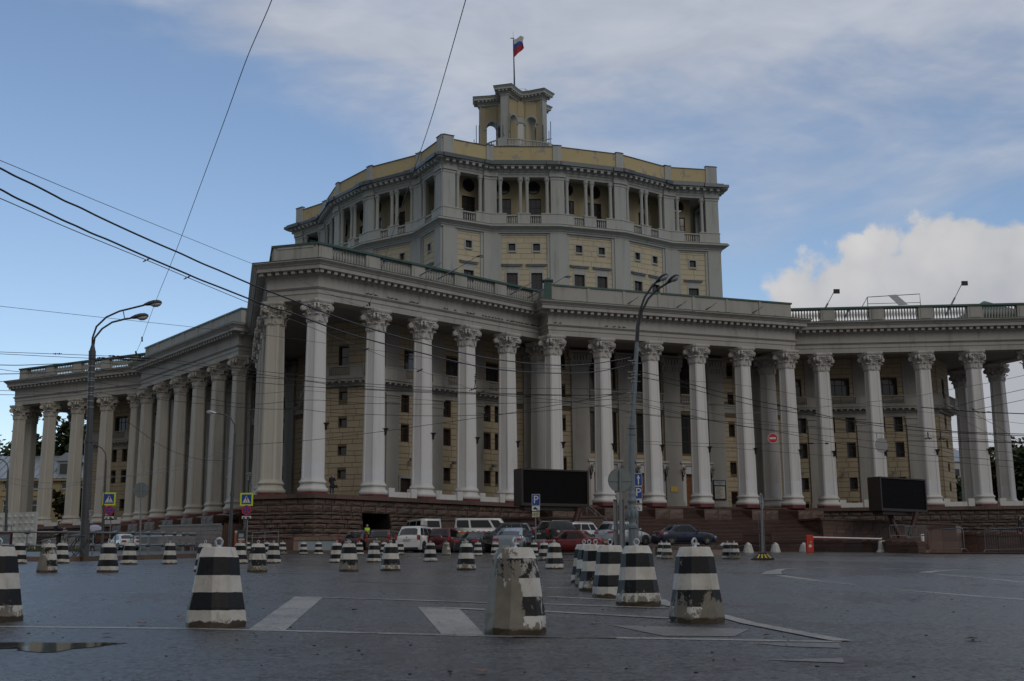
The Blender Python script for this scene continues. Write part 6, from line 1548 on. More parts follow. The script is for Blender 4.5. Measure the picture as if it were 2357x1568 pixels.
# ------------------------------------------------------------------ black display screens
M['screen'] = simple('switched_off_led_panel', (.004, .004, .005), .8, spec=.15); M['scr_frame'] = simple('brown_black_frame', (.028, .018, .015), .5)
def screen(x0, y0, x1, y1, Y, side, lab, legs, rz):
    a, c_ = at(x0, y1, Y), at(x1, y0, Y); w_, h = (c_.x-a.x)/math.cos(rz)*.985, c_.z-a.z; mid = Vector(((a.x+c_.x)/2, Y, a.z))
    t = thing('display_screen', (mid.x, Y, gz(mid.x, Y)), 0, lab, 'screen', 'black outdoor screens on slanting legs'); mw = Matrix.Translation((mid.x, Y, a.z)) @ Matrix.Rotation(rz, 4, 'Z')
    b = MB(); b.box(-w_/2, w_/2, 0, side, 0, h); b.box(-w_/2, w_/2, -.1, 0, 0, .22).box(-w_/2, w_/2, -.1, 0, h-.13, h).box(-w_/2, -w_/2+.16, -.1, 0, .22, h-.13).box(w_/2-.16, w_/2, -.1, 0, .22, h-.13); b.box(-w_*.43, w_*.40, .2, side-.1, -.32, 0); b.build('frame', M['scr_frame'], t, mw)
    n = 6
    for i in range(n):
        for j in range(3): b = MB(); W2 = (w_-.32)/n; H2 = (h-.35)/3; b.box(-w_/2+.16+i*W2+.004, -w_/2+.16+(i+1)*W2-.004, -.02, 0.0, .22+j*H2+.004, .22+(j+1)*H2-.004); b.build('panel', M['screen'], t, mw)
    for (ax, ay, bx_, by_) in legs: p, q = at(ax, ay, Y+.7), at(bx_, by_, Y+.4); b = MB(); b.tube([tuple(p), tuple(q)], .24, 10); b.build('leg', simple('dark_red_brown_leg', (.05, .018, .015), .5) if 'dark_red_brown_leg' not in bpy.data.materials else bpy.data.materials['dark_red_brown_leg'], t)
screen(1198, 1080, 1357, 1166, 96, 1.3, 'black display screen left of the stairs, above the parked cars', [(1334, 1170, 1312, 1240), (1225, 1170, 1262, 1240)], R(26))
screen(2012, 1100, 2146, 1178, 110, 1.3, 'black display screen right of the stairs, above the folded fences', [(2046, 1180, 2072, 1237), (2110, 1180, 2094, 1232)], R(36))
# ------------------------------------------------------------------ barrier, low walls, fences on the right
p = spot(1864.5, 1272.0); t = thing('barrier', tuple(p), 0, 'red barrier box with long white boom at the terrace entrance', 'barrier')
b = MB(); b.box(-.24, .24, -.18, .18, 0, 1.22); b.build('box', simple('orange_red_enamel', (.50, .035, .012), .4, var=.08, scale=6), t, wmx(t), bevel=.02)
b = MB(); face(b, [(-.14, .45), (0, .31), (.14, .45), (0, .59)], .185, 0); face(b, [(0, .70), (.1, .70), (.05, .80)], .185, 0); b.build('sticker', M['sign_white'], t, wmx(t))
q = spot(2031, 1271.5); zt = at(2033, 1240.5, q.y).z
b = MB(); b.tube([(p.x+.1, p.y, p.z+1.06), (q.x, q.y, zt)], .05, 8); b.build('boom', M['white'], t)
b = MB(); b.tube([(p.x+.1, p.y, p.z+.98), (q.x, q.y, zt-.075)], .012, 4); b.build('boom_strip', M['sign_red'], t)
t = thing('boom_rest', tuple(q), 0, 'whitewashed concrete block carrying the free end of the barrier boom', 'boom rest'); b = MB(); b.loft([octa(.72, .12, 0), octa(.66, .12, .1), octa(.52, .1, .18), octa(.44, .1, .72), octa(.36, .1, .82)]); b.build('block', M['white_conc'], t, wmx(t)); b = MB(); b.tube([(0, 0, .8), (.02, 0, 1.0)], .03, 5).tube([(-.05, 0, 1.0), (.09, 0, 1.04)], .03, 5); b.build('fork', M['steel'], t, wmx(t))
def stone_wall(lab, P, top, th=.4, name='low_wall', n_course=2, mats='granite_red', wl=1.6, cop=True):
    """P: ground points, top: heights"""
    t = thing(name, (P[0].x, P[0].y, gz(P[0].x, P[0].y)), 0, lab, 'low wall')
    bme = MB().box(-.5, .5, -th/2, th/2, 0, 1).mesh('wall_stone', M[mats]); cme = MB().box(-.5, .5, -th/2-.05, th/2+.05, 0, 1).mesh('coping_stone', M['granite_red'])
    for a, c_, h0, h1 in zip(P[:-1], P[1:], top[:-1], top[1:]):
        d = (c_-a).xy; L = d.length; n = max(1, round(L/wl)); ang = math.atan2(d.y, d.x)
        for i in range(n):
            u = (i+.5)/n; q_ = a.lerp(c_, u); h = h0+(h1-h0)*u; ch = .18 if cop else 0; zb = gz(q_.x, q_.y) if q_.z == 0 else q_.z
            for j in range(n_course): hh = (h-ch)/n_course; inst('wall_stone', bme, t, TM(q_.x, q_.y, zb+j*hh, ang, s=(L/n-.014, 1, hh-.012)))
            if cop: inst('coping_stone', cme, t, TM(q_.x, q_.y, zb+h-ch, ang, s=(L/n-.012, 1, ch)))
    return t
stone_wall('low reddish granite wall running behind the white chain bollards', [gspot(1688, 98), gspot(1860, 94), gspot(1990, 89.5), gspot(2060, 85), gspot(2118, 79.5)], [.78, .86, .84, .78, .70])
stone_wall('short granite cheek block at the end of the low red wall', [gspot(2050, 83.5), gspot(2121, 79)], [.66, .66], .5, 'stone_block', 2)
stone_wall('granite cheek block low on the stairs behind the chain bollards', [gspot(1712, 99), gspot(1780, 98)], [1.42, 1.42], .8, 'stone_block', 2)
stone_wall('square pinkish granite pillar behind the crowd fence on the right', [gspot(2143, 80), gspot(2209, 79)], [1.75, 1.75], 1.2, 'stone_pillar', 2, 'granite_pink', 1.0)
stone_wall('long low granite wall behind the crowd fences at the right edge', [gspot(2210, 80), gspot(2300, 78), gspot(2460, 75)], [1.35, 1.3, 1.2], .45, 'low_wall', 2, 'granite_s')
def crowd_fence(a, c_, h, lab, dz=0.0, grp='steel crowd control fences'):
    d = (c_-a); L = d.xy.length; ang = math.atan2(d.y, d.x); t = thing('crowd_fence', tuple(a), ang, lab, 'fence', grp); mw = wmx(t); r_ = .022
    b = MB(); c0 = .16; b.tube([(0, 0, .22), (0, 0, h-c0), (c0*.3, 0, h-c0*.3), (c0, 0, h), (L-c0, 0, h), (L-c0*.3, 0, h-c0*.3), (L, 0, h-c0), (L, 0, .22)], r_, 6).tube([(0, 0, .25), (L, 0, .25)], r_, 6); b.build('frame', M['steel'], t, mw)
    bar = MB(); bar.tube([(0, 0, .25), (0, 0, h)], .009, 4); bm_ = bar.mesh('bar', M['steel']); n = max(6, int(L/.16))
    for i in range(1, n): inst('bar', bm_, t, mw @ TM(L*i/n, 0, 0))
    for x in (0.03, L-.03): b = MB(); b.tube([(x, -.3, 0), (x, -.25, .14), (x, -.1, .24), (x, .1, .24), (x, .25, .14), (x, .3, 0)], r_, 6); b.build('foot', M['steel'], t, mw)
crowd_fence(spot(2146, 1274.5), spot(2221, 1275.5), 1.5, 'grey steel crowd fence standing in front of the square pillar')
crowd_fence(spot(2270, 1275.5), spot(2372, 1276.5), 1.5, 'grey steel crowd fence at the right edge before the long low wall')
for i in range(4):
    a = at(2086+i*4, 1243, 100+i*.5); c_ = at(2140+i*4, 1243, 101+i*.6); crowd_fence(Vector((a.x, a.y, a.z)), Vector((c_.x, c_.y, c_.z)), 1.15, ['nearest of the folded crowd fences under the right screen', 'second of the folded crowd fences under the right screen', 'third of the folded crowd fences under the right screen', 'rearmost of the folded crowd fences under the right screen'][i])
a = at(2049, 1240, 104); c_ = at(2088, 1241, 104); crowd_fence(a, c_, 1.15, 'crowd fence standing on the steps under the right screen')
p = at(2124, 1246.3, 96); t = thing('litter_bin', tuple(p), 0, 'small white litter bin at the foot of the right screen', 'bin'); b = MB(); b.lathe([(.11, 0), (.13, .05), (.13, .45), (.12, .5), (.12, .55), (.10, .57)], 12, 0, True, wmx(t)); b.build('body', M['white'], t); b = MB(); b.box(-.08, .08, -.135, -.12, .42, .5, 0, wmx(t)); b.build('slot', M['dark'], t)
# ------------------------------------------------------------------ railing, cycle stands and kerb island on the left
Yr = 50.0
RP = [(-60, 52.5), (61.5, 50.5), (149, 51.5), (214, 53), (265, 54.5), (306.5, 56), (341.7, 57.5), (375, 59.5), (401, 61.5), (423, 63.5), (440, 65), (446, 66)]
rail = thing('railing', tuple(gspot(61.5, 50.5)), 0, 'grey tube railing along the kerbed island on the left', 'railing')
pp_ = [gspot(x, Y, .17) for x, Y in RP]; H_ = .98
for p in pp_:
    b = MB(); b.tube([tuple(p), tuple(p+Vector((0, 0, H_)))], .035, 8); o = b.build('post', M['steel'], rail)
    for z in (.42, H_): b = MB(); b.tube([tuple(p+Vector((-.09, 0, z))), tuple(p+Vector((.09, 0, z)))], .095, 10); b.build('joint', M['steel'], o)
for z in (.42, H_):
    b = MB(); b.tube([tuple(p+Vector((0, 0, z))) for p in pp_], .035, 8); b.build('rail', M['steel'], rail)
b2 = [gspot(446, 66, .17), gspot(440, 72, .15), gspot(420, 78, .12), gspot(387, 84, .1), gspot(347, 88, .1), gspot(300, 92, .1)]
rail2 = thing('railing', tuple(b2[2]), 0, 'far return of the grey railing, beside the taxi', 'railing')
for p in b2[1:]: b = MB(); b.tube([tuple(p), tuple(p+Vector((0, 0, 1.05)))], .035, 6); b.build('post', M['steel'], rail2)
for z in (.45, 1.05): b = MB(); b.tube([tuple(p+Vector((0, 0, z))) for p in b2], .035, 6); b.build('rail', M['steel_lt'], rail2)
for k, px_ in enumerate((167, 192)):
    p = gspot(px_, 49.0, .17); t = thing('bicycle_stand', tuple(p), 0, ['curled steel cycle stand left of the lamp pole', 'curled steel cycle stand touching the lamp pole'][k], 'cycle stand', 'curled cycle stands'); b = MB()
    b.tube([(-.42, 0, 0), (-.1, 0, .35), (.06, 0, .60)]+[(-.08+.22*math.cos(R(a_))*1.15, 0, .60+.22*math.sin(R(a_))) for a_ in range(0, 200, 20)], .024, 7, 0, True, wmx(t)).tube([(-.36, .14, 0), (-.04, .14, .35), (.12, .14, .60)]+[(-.02+.22*math.cos(R(a_))*1.15, .14, .60+.22*math.sin(R(a_))) for a_ in range(0, 200, 20)], .024, 7, 0, True, wmx(t)); b.tube([(-.1, 0, .35), (.14, 0, 0)], .024, 6, 0, True, wmx(t)); b.build('hoop', M['pole_grey'], t)
# parking meter, small railing, pale wall by the plinth
p = gspot(557, 78.5, .14); t = thing('parking_meter', tuple(p), 0, 'dark parking machine with orange side panel by the plinth corner', 'parking meter'); b = MB(); b.box(-.28, .28, -.2, .2, 0, 1.25).box(-.26, .26, -.17, .2, 1.25, 1.34); b.build('body', simple('dark_blue_grey_enamel', (.035, .045, .055), .4), t, wmx(t), bevel=.02)
b = MB(); b.box(-.18, .14, -.215, -.2, .88, 1.12); b.build('screen', simple('pale_display', (.30, .36, .36), .3), t, wmx(t)); b = MB(); b.box(-.2, .22, -.22, -.2, .58, .70); b.build('orange_strip', simple('orange_enamel', (.48, .14, .03), .4), t, wmx(t)); b = MB(); b.box(-.2, .2, -.225, -.2, .72, .80); b.build('slot_panel', M['plate'], t, wmx(t))
b = MB(); b.box(-.46, -.29, -.12, .12, .12, 1.30); o = b.build('side_panel', bpy.data.materials['orange_enamel'], t, wmx(t)); b = MB(); b.box(-.45, -.30, -.125, .125, 1.18, 1.31); b.build('panel_head', M['plate'], o, wmx(t)); inst('lettering', text_mesh('ПАРКОВКА', .14, M['sign_blue']), o, wmx(t) @ TM(-.375, -.126, .68) @ Matrix.Rotation(R(90), 4, 'X') @ Matrix.Rotation(R(-90), 4, 'Z'))
t = thing('railing', tuple(gspot(610, 85)), 0, 'short grey railing before the rough stone plinth', 'railing'); ps = [at(580.5, 1248, 85), at(609.5, 1246.5, 86), at(640.5, 1246, 86.5)]
for p, yt in zip(ps, (1226.5, 1225.5, 1223.5)): b = MB(); b.tube([(p.x, p.y, p.z-.6), (p.x, p.y, at(600, yt, p.y).z)], .03, 6); b.build('post', M['steel'], t)
for f in (1.0, .45): b = MB(); b.tube([(p.x, p.y, p.z+(at(600, yt, p.y).z-p.z)*f) for p, yt in zip(ps, (1226.5, 1225.5, 1223.5))], .028, 6); b.build('rail', M['steel'], t)
M['pale_blue'] = simple('pale_blue_grey_render', (.27, .32, .36), .7, var=.12, scale=1.5, dirt=(.18, .2, .2), dirt_amt=.5)
t = thing('low_wall', tuple(gspot(735, 87.5)), 0, 'pale blue-grey rendered wall with red granite coping by the gateway', 'low wall'); a, c_ = gspot(676, 87.8), gspot(796, 88.2); L = (c_-a).length; ang = math.atan2(c_.y-a.y, c_.x-a.x); mw = TM(a.x, a.y, a.z, ang)
b = MB(); b.box(.35, L, -.2, .2, 0, .82); b.build('rendered_panel', M['pale_blue'], t, mw); b = MB(); b.box(0, .35, -.24, .22, 0, .85); b.build('end_stone', M['granite_pink'], t, mw)
for i in range(4): x0 = i*L/4; b = MB(); b.box(x0+.01, x0+L/4-.01, -.3, .25, .84, 1.08); b.build('coping_stone', M['granite_pink'], t, mw)
# stair handrail
t = thing('handrail', tuple(PW(0, -10.3, 49.5, 4.2)), 0, 'thin steel handrail at the left edge of the wide stairs', 'handrail')
for off in (0, .35):
    b = MB(); b.tube([tuple(PW(0, -10.4, 46.6+0, 6.45-off)), tuple(PW(0, -10.4, 47.4, 6.35-off)), tuple(PW(0, -10.4, 51.6, 4.6-off))], .028, 6); b.build('rail', M['steel_lt'], t)
for r_, z in ((47.2, 5.45), (49.2, 4.6), (51.4, 3.75)): b = MB(); b.tube([tuple(PW(0, -10.4, r_, z-.1)), tuple(PW(0, -10.4, r_, z+1.0))], .025, 6); b.build('post', M['steel_lt'], t)
# ------------------------------------------------------------------ overhead wires
def smooth_pts(P, n=6):
    out = []
    for i in range(len(P)-1):
        p0, p1, p2, p3 = P[max(i-1, 0)], P[i], P[i+1], P[min(i+2, len(P)-1)]
        for k in range(n):
            u = k/n; out.append(tuple(.5*((2*p1[j])+(-p0[j]+p2[j])*u+(2*p0[j]-5*p1[j]+4*p2[j]-p3[j])*u*u+(-p0[j]+3*p1[j]-3*p2[j]+p3[j])*u**3) for j in range(2)))
    return out+[P[-1]]
A1 = lambda pts: [(x*.31197, 345.3+y*.31197) for x, y in pts]
A2 = lambda pts: [(x*.24414, 776.9+y*.24414) for x, y in pts]
A3 = lambda pts: [(575.4+x*.3906, 690.5+y*.3906) for x, y in pts]
A4 = lambda pts: [(1438.6+x*.38965, 748.1+y*.38965) for x, y in pts]
M['wire'] = simple('black_wire', (.012, .012, .014), .5); M['wire_lt'] = simple('grey_wire', (.16, .17, .18), .4, metal=.5)
def wire(pts, Y0, Y1, r_=.012, lab='', mat='wire', clamps=(), name='overhead_wire'):
    P = smooth_pts(pts); n = len(P)-1; x0, x1 = P[0][0], P[-1][0]; L = abs(x1-x0) > abs(P[-1][1]-P[0][1])
    def u_(p): return ((p[0]-P[0][0])/(P[-1][0]-P[0][0])) if L else ((p[1]-P[0][1])/(P[-1][1]-P[0][1]))
    def YY(u): return 1/((1-u)/Y0+u/Y1)
    Q = [at(p[0], p[1], YY(u_(p))) for p in P]; b = MB(); b.tube([tuple(q) for q in Q], [r_]*len(Q), 5)
    t = tag(b.build(name, M[mat]), lab, 'wire', 'overhead wires')
    for c in clamps:
        q = at(c[0], c[1], YY(u_(c))); cb_ = MB(); s = YY(u_(c))/2745; dx_, dz_ = c[2], c[3]
        for k in range(5): f = (k-2)/2; cb_.ball((q.x+dx_*s*f, q.y, q.z-dz_*s*f), (1.6+.8*(k % 2))*s*1.0, 6)
        cb_.build('insulator', M['iron'], t)
wire([*A1([(-200, 40), (0, 135), (110, 193), (250, 258), (395, 333), (480, 378), (590, 425), (700, 480), (820, 537), (990, 615), (1175, 697), (1330, 763), (1485, 835), (1625, 893), (1850, 990), (2029, 1060)]), *A3([(480, 90), (780, 190), (1050, 265), (1240, 310), (1480, 355), (1800, 385), (2030, 375), (2240, 340)])], 17, 45, .017, 'upper of the two thick black cables sagging from upper left to the ornate lamp')
wire([*A1([(-200, 200), (0, 290), (110, 350), (230, 405), (360, 468), (470, 522), (570, 565), (680, 617), (800, 665), (975, 743), (1165, 825), (1355, 905), (1475, 957), (1630, 1017), (1840, 1100), (2029, 1170)]), *A3([(240, 75), (480, 165), (720, 240), (960, 300), (1240, 370), (1480, 412), (1800, 432), (2050, 422), (2240, 380)])], 17, 45, .017, 'lower of the two thick black cables sagging from upper left to the ornate lamp')
wire([*A1([(-200, 280), (0, 357), (500, 575), (1050, 800), (1500, 990), (1840, 1130)]), *A3([(60, 40), (330, 150), (680, 290), (1000, 415), (1320, 530)])], 17, 60, .008, 'thin wire with two dark splices just below the thick cables', clamps=[(337, 599, 7, -3.5), (431, 639, 7, -3.5), (842, 805, 6, -3), (966, 853, 6, -3)])
wire([*A1([(-200, 0), (0, 77), (700, 370), (1340, 630), (1870, 843)]), (700, 650), (790, 690), (849, 711)], 20, 60, .007, 'thin wire running above the thick cables to a splice by the third column', clamps=[(838, 706, 14, -6), (850, 711, 3, 0)])
wire([(849, 711), *A3([(960, 190), (1130, 290), (1330, 395)])], 60, 64, .007, 'thin wire from the column splice down to a hanging insulator')
wire([(849, 705), (868, 650), (910, 520), (950, 400), (1000, 250), (1073, -4), (1100, -100)], 60, 18, .009, 'thin wire leaving the top edge above the turret and dropping to the third column', clamps=[(949, 401, 1.5, 6), (850, 700, 1, 4)])
wire([(312, 815), (327, 780), (360, 690), (405, 578), (460, 430), (520, 268), (570, 130), (627, -4), (680, -160)], 52, 16, .008, 'thin wire leaving the top edge left of centre and dropping beside the left lamp', clamps=[(327, 781, .5, 5), (313, 812, 1, 3)])
wire([*A1([(-100, 1145), (0, 1153), (700, 1230), (1450, 1310), (2029, 1375)]), *A3([(330, 240), (700, 290), (1000, 335), (1480, 400), (2200, 405)])], 34, 52, .007, 'thin level wire crossing at the height of the left lamp heads')
wire([*A2([(-300, 120), (0, 137), (500, 155), (1080, 178), (1400, 195), (1900, 245), (2357, 305)]), *A3([(330, 450), (700, 495), (1230, 520), (1800, 522), (2230, 528)])], 40, 47, .010, 'first of the trolley wires crossing below the cornices', clamps=[(132, 814.6, 9, 0), (257, 819.5, 7, 0)])
wire([*A2([(-300, 140), (0, 155), (700, 190), (1300, 215), (1900, 270), (2357, 335)]), *A3([(330, 475), (700, 510), (1230, 545), (1900, 600), (2357, 680)]), *A4([(480, 560), (640, 575)])], 41, 47, .010, 'second of the trolley wires crossing below the cornices', clamps=[(233, 823.6, 8, 0), (312, 829, 9, 0)])
wire(A2([(1100, 176), (1200, 186), (1300, 192), (1415, 198)]), 51, 51, .03, 'ribbed black trolley wire coupling above the left portico, upper', clamps=[(300, 823, 10, 1)])
wire(A2([(1055, 198), (1150, 206), (1260, 212), (1362, 220)]), 51, 51, .03, 'ribbed black trolley wire coupling above the left portico, lower', clamps=[(290, 829, 10, 1)])
wire(A2([(-100, 262), (0, 260), (150, 262), (300, 258), (600, 245), (830, 230)]), 38, 50, .014, 'dark cable from the left edge to the top band of the left lamp')
wire([*A2([(900, 235), (1240, 265), (1900, 330), (2357, 370)]), *A3([(300, 475), (700, 525), (1300, 545), (1800, 560), (2200, 560)])], 50, 45.3, .012, 'dark cable between the two lamps, uppermost')
wire(A2([(-100, 350), (0, 345), (250, 340), (500, 325), (770, 300), (830, 310)]), 38, 50, .014, 'dark cable from the left edge to the second band of the left lamp')
wire([*A2([(905, 300), (1240, 330), (1900, 385), (2357, 420)]), *A3([(330, 510), (700, 530), (1300, 555), (2000, 562), (2230, 545)])], 50, 45.3, .012, 'dark cable between the two lamps, second from the top')
wire(A2([(-60, 290), (0, 300), (160, 322), (500, 350), (810, 380)]), 38, 50, .009, 'thin wire slanting down from the left edge to the left lamp')
wire(A2([(-60, 412), (0, 415), (400, 428), (830, 430)]), 38, 50, .010, 'black wire reaching the left lamp below the balustrade')
wire([*A2([(905, 420), (1330, 490), (1850, 560), (2357, 630)]), *A3([(350, 590), (700, 610), (1200, 614), (1900, 600), (2230, 575)])], 50, 45.3, .010, 'black wire between the two lamps, crossing the middle windows')
wire(A2([(-60, 497), (0, 500), (500, 515), (780, 522)]), 38, 50, .009, 'black wire along the left architrave, upper')
wire(A2([(-60, 540), (0, 540), (300, 540), (780, 522)]), 38, 50, .009, 'black wire along the left architrave, lower')
wire([*A2([(905, 520), (1300, 565), (2357, 667)]), *A3([(300, 645), (500, 665), (1000, 683), (1500, 672), (2230, 610)])], 50, 45.3, .010, 'lowest black wire between the two lamps')
wire([*A2([(1010, 397), (1600, 455), (2357, 530)]), *A3([(330, 535), (700, 570), (1230, 600)])], 50, 46, .007, 'thin wire from the left lamp fading out among the columns')
wire(A2([(895, 530), (1050, 660), (1240, 820), (1480, 995), (1700, 1100), (1900, 1150), (2080, 1160), (2200, 1130)]), 50, 62, .010, 'wire drooping from the left lamp to the slender lamp')
wire(A2([(-60, 1395), (0, 1370), (95, 1325)]), 70, 80, .010, 'pale wire at the left edge rising to the far lamp', 'wire_lt')
wire(A2([(100, 1325), (300, 1360), (560, 1375), (780, 1360), (980, 1308)]), 80, 75, .010, 'pale wire drooping between the two far left lamps, upper', 'wire_lt')
wire(A2([(100, 1375), (300, 1415), (500, 1425), (780, 1375), (985, 1325)]), 80, 75, .010, 'pale wire drooping between the two far left lamps, lower', 'wire_lt')
wire(A2([(1000, 1308), (1240, 1300), (1600, 1225), (1900, 1150), (2200, 1040)]), 75, 62, .010, 'pale wire rising to the slender lamp, upper', 'wire_lt')
wire(A2([(1000, 1325), (1300, 1300), (1600, 1260), (1900, 1200), (2200, 1130)]), 75, 62, .009, 'pale wire rising to the slender lamp, lower', 'wire_lt')
wire([*A2([(2220, 1022), (2357, 1012)]), *A3([(210, 838), (420, 820), (780, 775), (1200, 715), (1500, 672), (1800, 620), (2230, 545)])], 62, 45.3, .012, 'black wire slanting up from the slender lamp to the ornate lamp')
wire(A4([(70, 272), (200, 300), (480, 375), (740, 440), (1010, 495), (1300, 560), (1640, 595), (1820, 615), (2000, 633), (2357, 645), (2600, 650)]), 45, 40, .014, 'thick dark cable right of the ornate lamp, upper')
wire(A4([(70, 300), (380, 375), (740, 470), (1140, 540), (1640, 615), (2000, 640), (2357, 655), (2600, 662)]), 45, 40, .012, 'thick dark cable right of the ornate lamp, lower')
wire(A4([(70, 315), (640, 350), (1100, 425), (1560, 490), (2000, 540), (2400, 590)]), 45, 42, .006, 'faint wire right of the ornate lamp crossing the balconies')
wire(A4([(70, 430), (640, 545), (1090, 600), (1560, 640), (2000, 668), (2400, 700)]), 45, 42, .007, 'thin wire right of the ornate lamp, through the upper windows')
wire(A4([(70, 455), (640, 590), (1100, 645), (1730, 715), (2100, 740), (2400, 760)]), 45, 42, .007, 'thin wire right of the ornate lamp, passing above the no entry sign')
wire(A4([(70, 470), (480, 560), (870, 625), (1200, 690), (1500, 735), (1800, 770), (2100, 790), (2400, 812)]), 45, 42, .009, 'wire that carries the red no entry sign')
wire(A4([(0, 515), (640, 575), (1240, 620), (1800, 665), (2400, 705)]), 46, 42, .007, 'thin wire right of the ornate lamp, below the balcony brackets')
wire(A4([(60, 685), (480, 700), (870, 703), (1100, 700), (1200, 700)]), 45, 44, .007, 'faint level wire across the lower tall windows', clamps=[(1867, 1021, 5, 0), (1903, 1021, 3, 0)])
wire(A4([(70, 700), (640, 730), (1240, 775), (1900, 810), (2400, 850)]), 45, 42, .006, 'faint low wire right of the ornate lamp')
wire(A4([(540, 525), (800, 518), (1060, 495), (1420, 458), (1700, 425), (1900, 385), (2150, 342), (2357, 298), (2500, 270)]), 50, 38, .008, 'wire rising to the right edge, uppermost of three', 'wire_lt')
wire(A4([(1920, 495), (2100, 440), (2357, 380), (2500, 350)]), 40, 37, .009, 'wire rising to the right edge, middle of three')
wire(A4([(2050, 505), (2200, 475), (2357, 442), (2500, 415)]), 40, 37, .009, 'wire rising to the right edge, lowest of three')
wire(A4([(1750, 487), (1900, 498), (2050, 512), (2357, 525), (2600, 535)]), 41, 38, .016, 'support cable with brown insulators near the right edge', clamps=[(2163, 941.5, 10, -1), (2270, 949, 9, -1), (2197, 942, 8, 5), (2244, 945, 8, 6)])
wire(A4([(1665, 685), (1850, 687), (2000, 688), (2357, 697), (2600, 700)]), 41, 38, .013, 'trolley wire with two hangers near the right edge', clamps=[(2136, 1010, 8, 0), (2167, 1011, 8, 0), (2136, 1003, 0, 7), (2165, 1003, 0, 7)])
wire(A4([(1930, 520), (2050, 590), (2200, 665), (2270, 690)]), 40, 40, .008, 'bracing wire slanting down at the right, left of two', 'wire_lt')
wire(A4([(2050, 520), (2200, 600), (2320, 680), (2400, 700)]), 40, 39, .008, 'bracing wire slanting down at the right, right of two', 'wire_lt')
wire([(1097, 845), (1096, 860), (1094, 880), (1092, 896)], 63, 63, .02, 'short hanging string of insulators before the fifth column', clamps=[(1094, 872, 0, 10), (1090, 896, 9, -3), (1107, 903, 8, -3)])
# ------------------------------------------------------------------ people
M['skin'] = simple('skin', (.42, .26, .19), .6); M['hair'] = simple('dark_hair', (.02, .013, .01), .6); M['dark_cloth'] = simple('black_cloth', (.018, .018, .022), .85); M['jeans'] = simple('blue_jeans', (.035, .05, .085), .85)
M['khaki'] = simple('khaki_cloth', (.22, .18, .11), .85); M['brown_cloth'] = simple('brown_cloth', (.10, .055, .04), .85); M['grey_cloth'] = simple('grey_cloth', (.13, .13, .14), .85); M['hiviz'] = simple('hi_vis_fabric', (.50, .70, .03), .7); M['shoe'] = simple('shoe_leather', (.02, .018, .018), .6); M['red_bag'] = simple('red_bag', (.40, .01, .015), .5); M['reflect'] = simple('reflective_tape', (.6, .6, .6), .3)
def skin_obj(name, verts, edges, radii, mat, parent, mw, sub=1):
    me = bpy.data.meshes.new(name); me.from_pydata(verts, edges, []); o = bpy.data.objects.new(name, me); me.materials.append(mat); link(o, parent, mw)
    s = o.modifiers.new('skin', 'SKIN'); s.use_smooth_shade = True; layer = me.skin_vertices[0] if me.skin_vertices else me.attributes and None
    return o, s
def limb(b, P, Rr, n=8, mi=0):
    b.tube(P, Rr, n, mi); return b
def blend_body(t, mw, J, mats):
    """one continuous body grown from metaball-like lofted limbs that share their joint volumes, remeshed into one skin"""
    b = MB()
    b.tube([J['hip'], J['waist'], J['chest'], J['neck']], [.155, .135, .165, .06], 12); b.tube([J['neck'], J['head0']], [.055, .052], 10)
    b.ball(J['head'], .105, 12, 0, .82, .95, 1.15); hx = Vector(J['head']); f = Vector(J['face'])
    b.ball(tuple(hx+f*.10+Vector((0, 0, -.01))), .018, 6)
    for s in (-1, 1):
        side = f.cross(Vector((0, 0, 1)))*s; b.ball(tuple(hx+side*.088), .024, 6, 0, 1, 1, 1.4)
        k = 'L' if s < 0 else 'R'
        b.tube([J['chest'], J['sh'+k], J['el'+k], J['wr'+k]], [.09, .058, .042, .028], 8)
        w_ = Vector(J['wr'+k]); d = (w_-Vector(J['el'+k])).normalized(); pr = d.cross(f if abs(d.dot(f)) < .9 else Vector((0, 0, 1))).normalized()
        b.tube([tuple(w_-d*.02), tuple(w_+d*.05), tuple(w_+d*.09)], [.026, .036, .034], 8)
        for q in range(4): o_ = w_+d*.085+pr*(q-1.5)*.017; l_ = (.065, .078, .073, .055)[q]; cur = f*-.02; b.tube([tuple(o_-d*.02), tuple(o_+d*l_*.6), tuple(o_+d*l_+cur)], [.0095, .009, .007], 5)
        b.tube([tuple(w_+d*.02+pr*-.025), tuple(w_+d*.06-pr*.05), tuple(w_+d*.09-pr*.05)], [.012, .011, .009], 5)
        b.tube([J['hip'], J['hp'+k], J['kn'+k], J['an'+k]], [.12, .088, .055, .038], 8); a_ = Vector(J['an'+k]); b.tube([tuple(a_), tuple(a_+Vector((0, 0, -.05))), tuple(a_+f*.14+Vector((0, 0, -.06)))], [.04, .045, .03], 8)
    o = b.build('body', mats['skin'], t, mw); r_ = o.modifiers.new('join', 'REMESH'); r_.mode = 'VOXEL'; r_.voxel_size = .016; r_.use_smooth_shade = True
    return o
def wear(name, t, mw, tubes, mat, voxel=.022):
    b = MB()
    for P, Rr in tubes: b.tube(P, Rr, 10)
    o = b.build(name, mat, t, mw); r_ = o.modifiers.new('join', 'REMESH'); r_.mode = 'VOXEL'; r_.voxel_size = voxel; r_.use_smooth_shade = True; return o
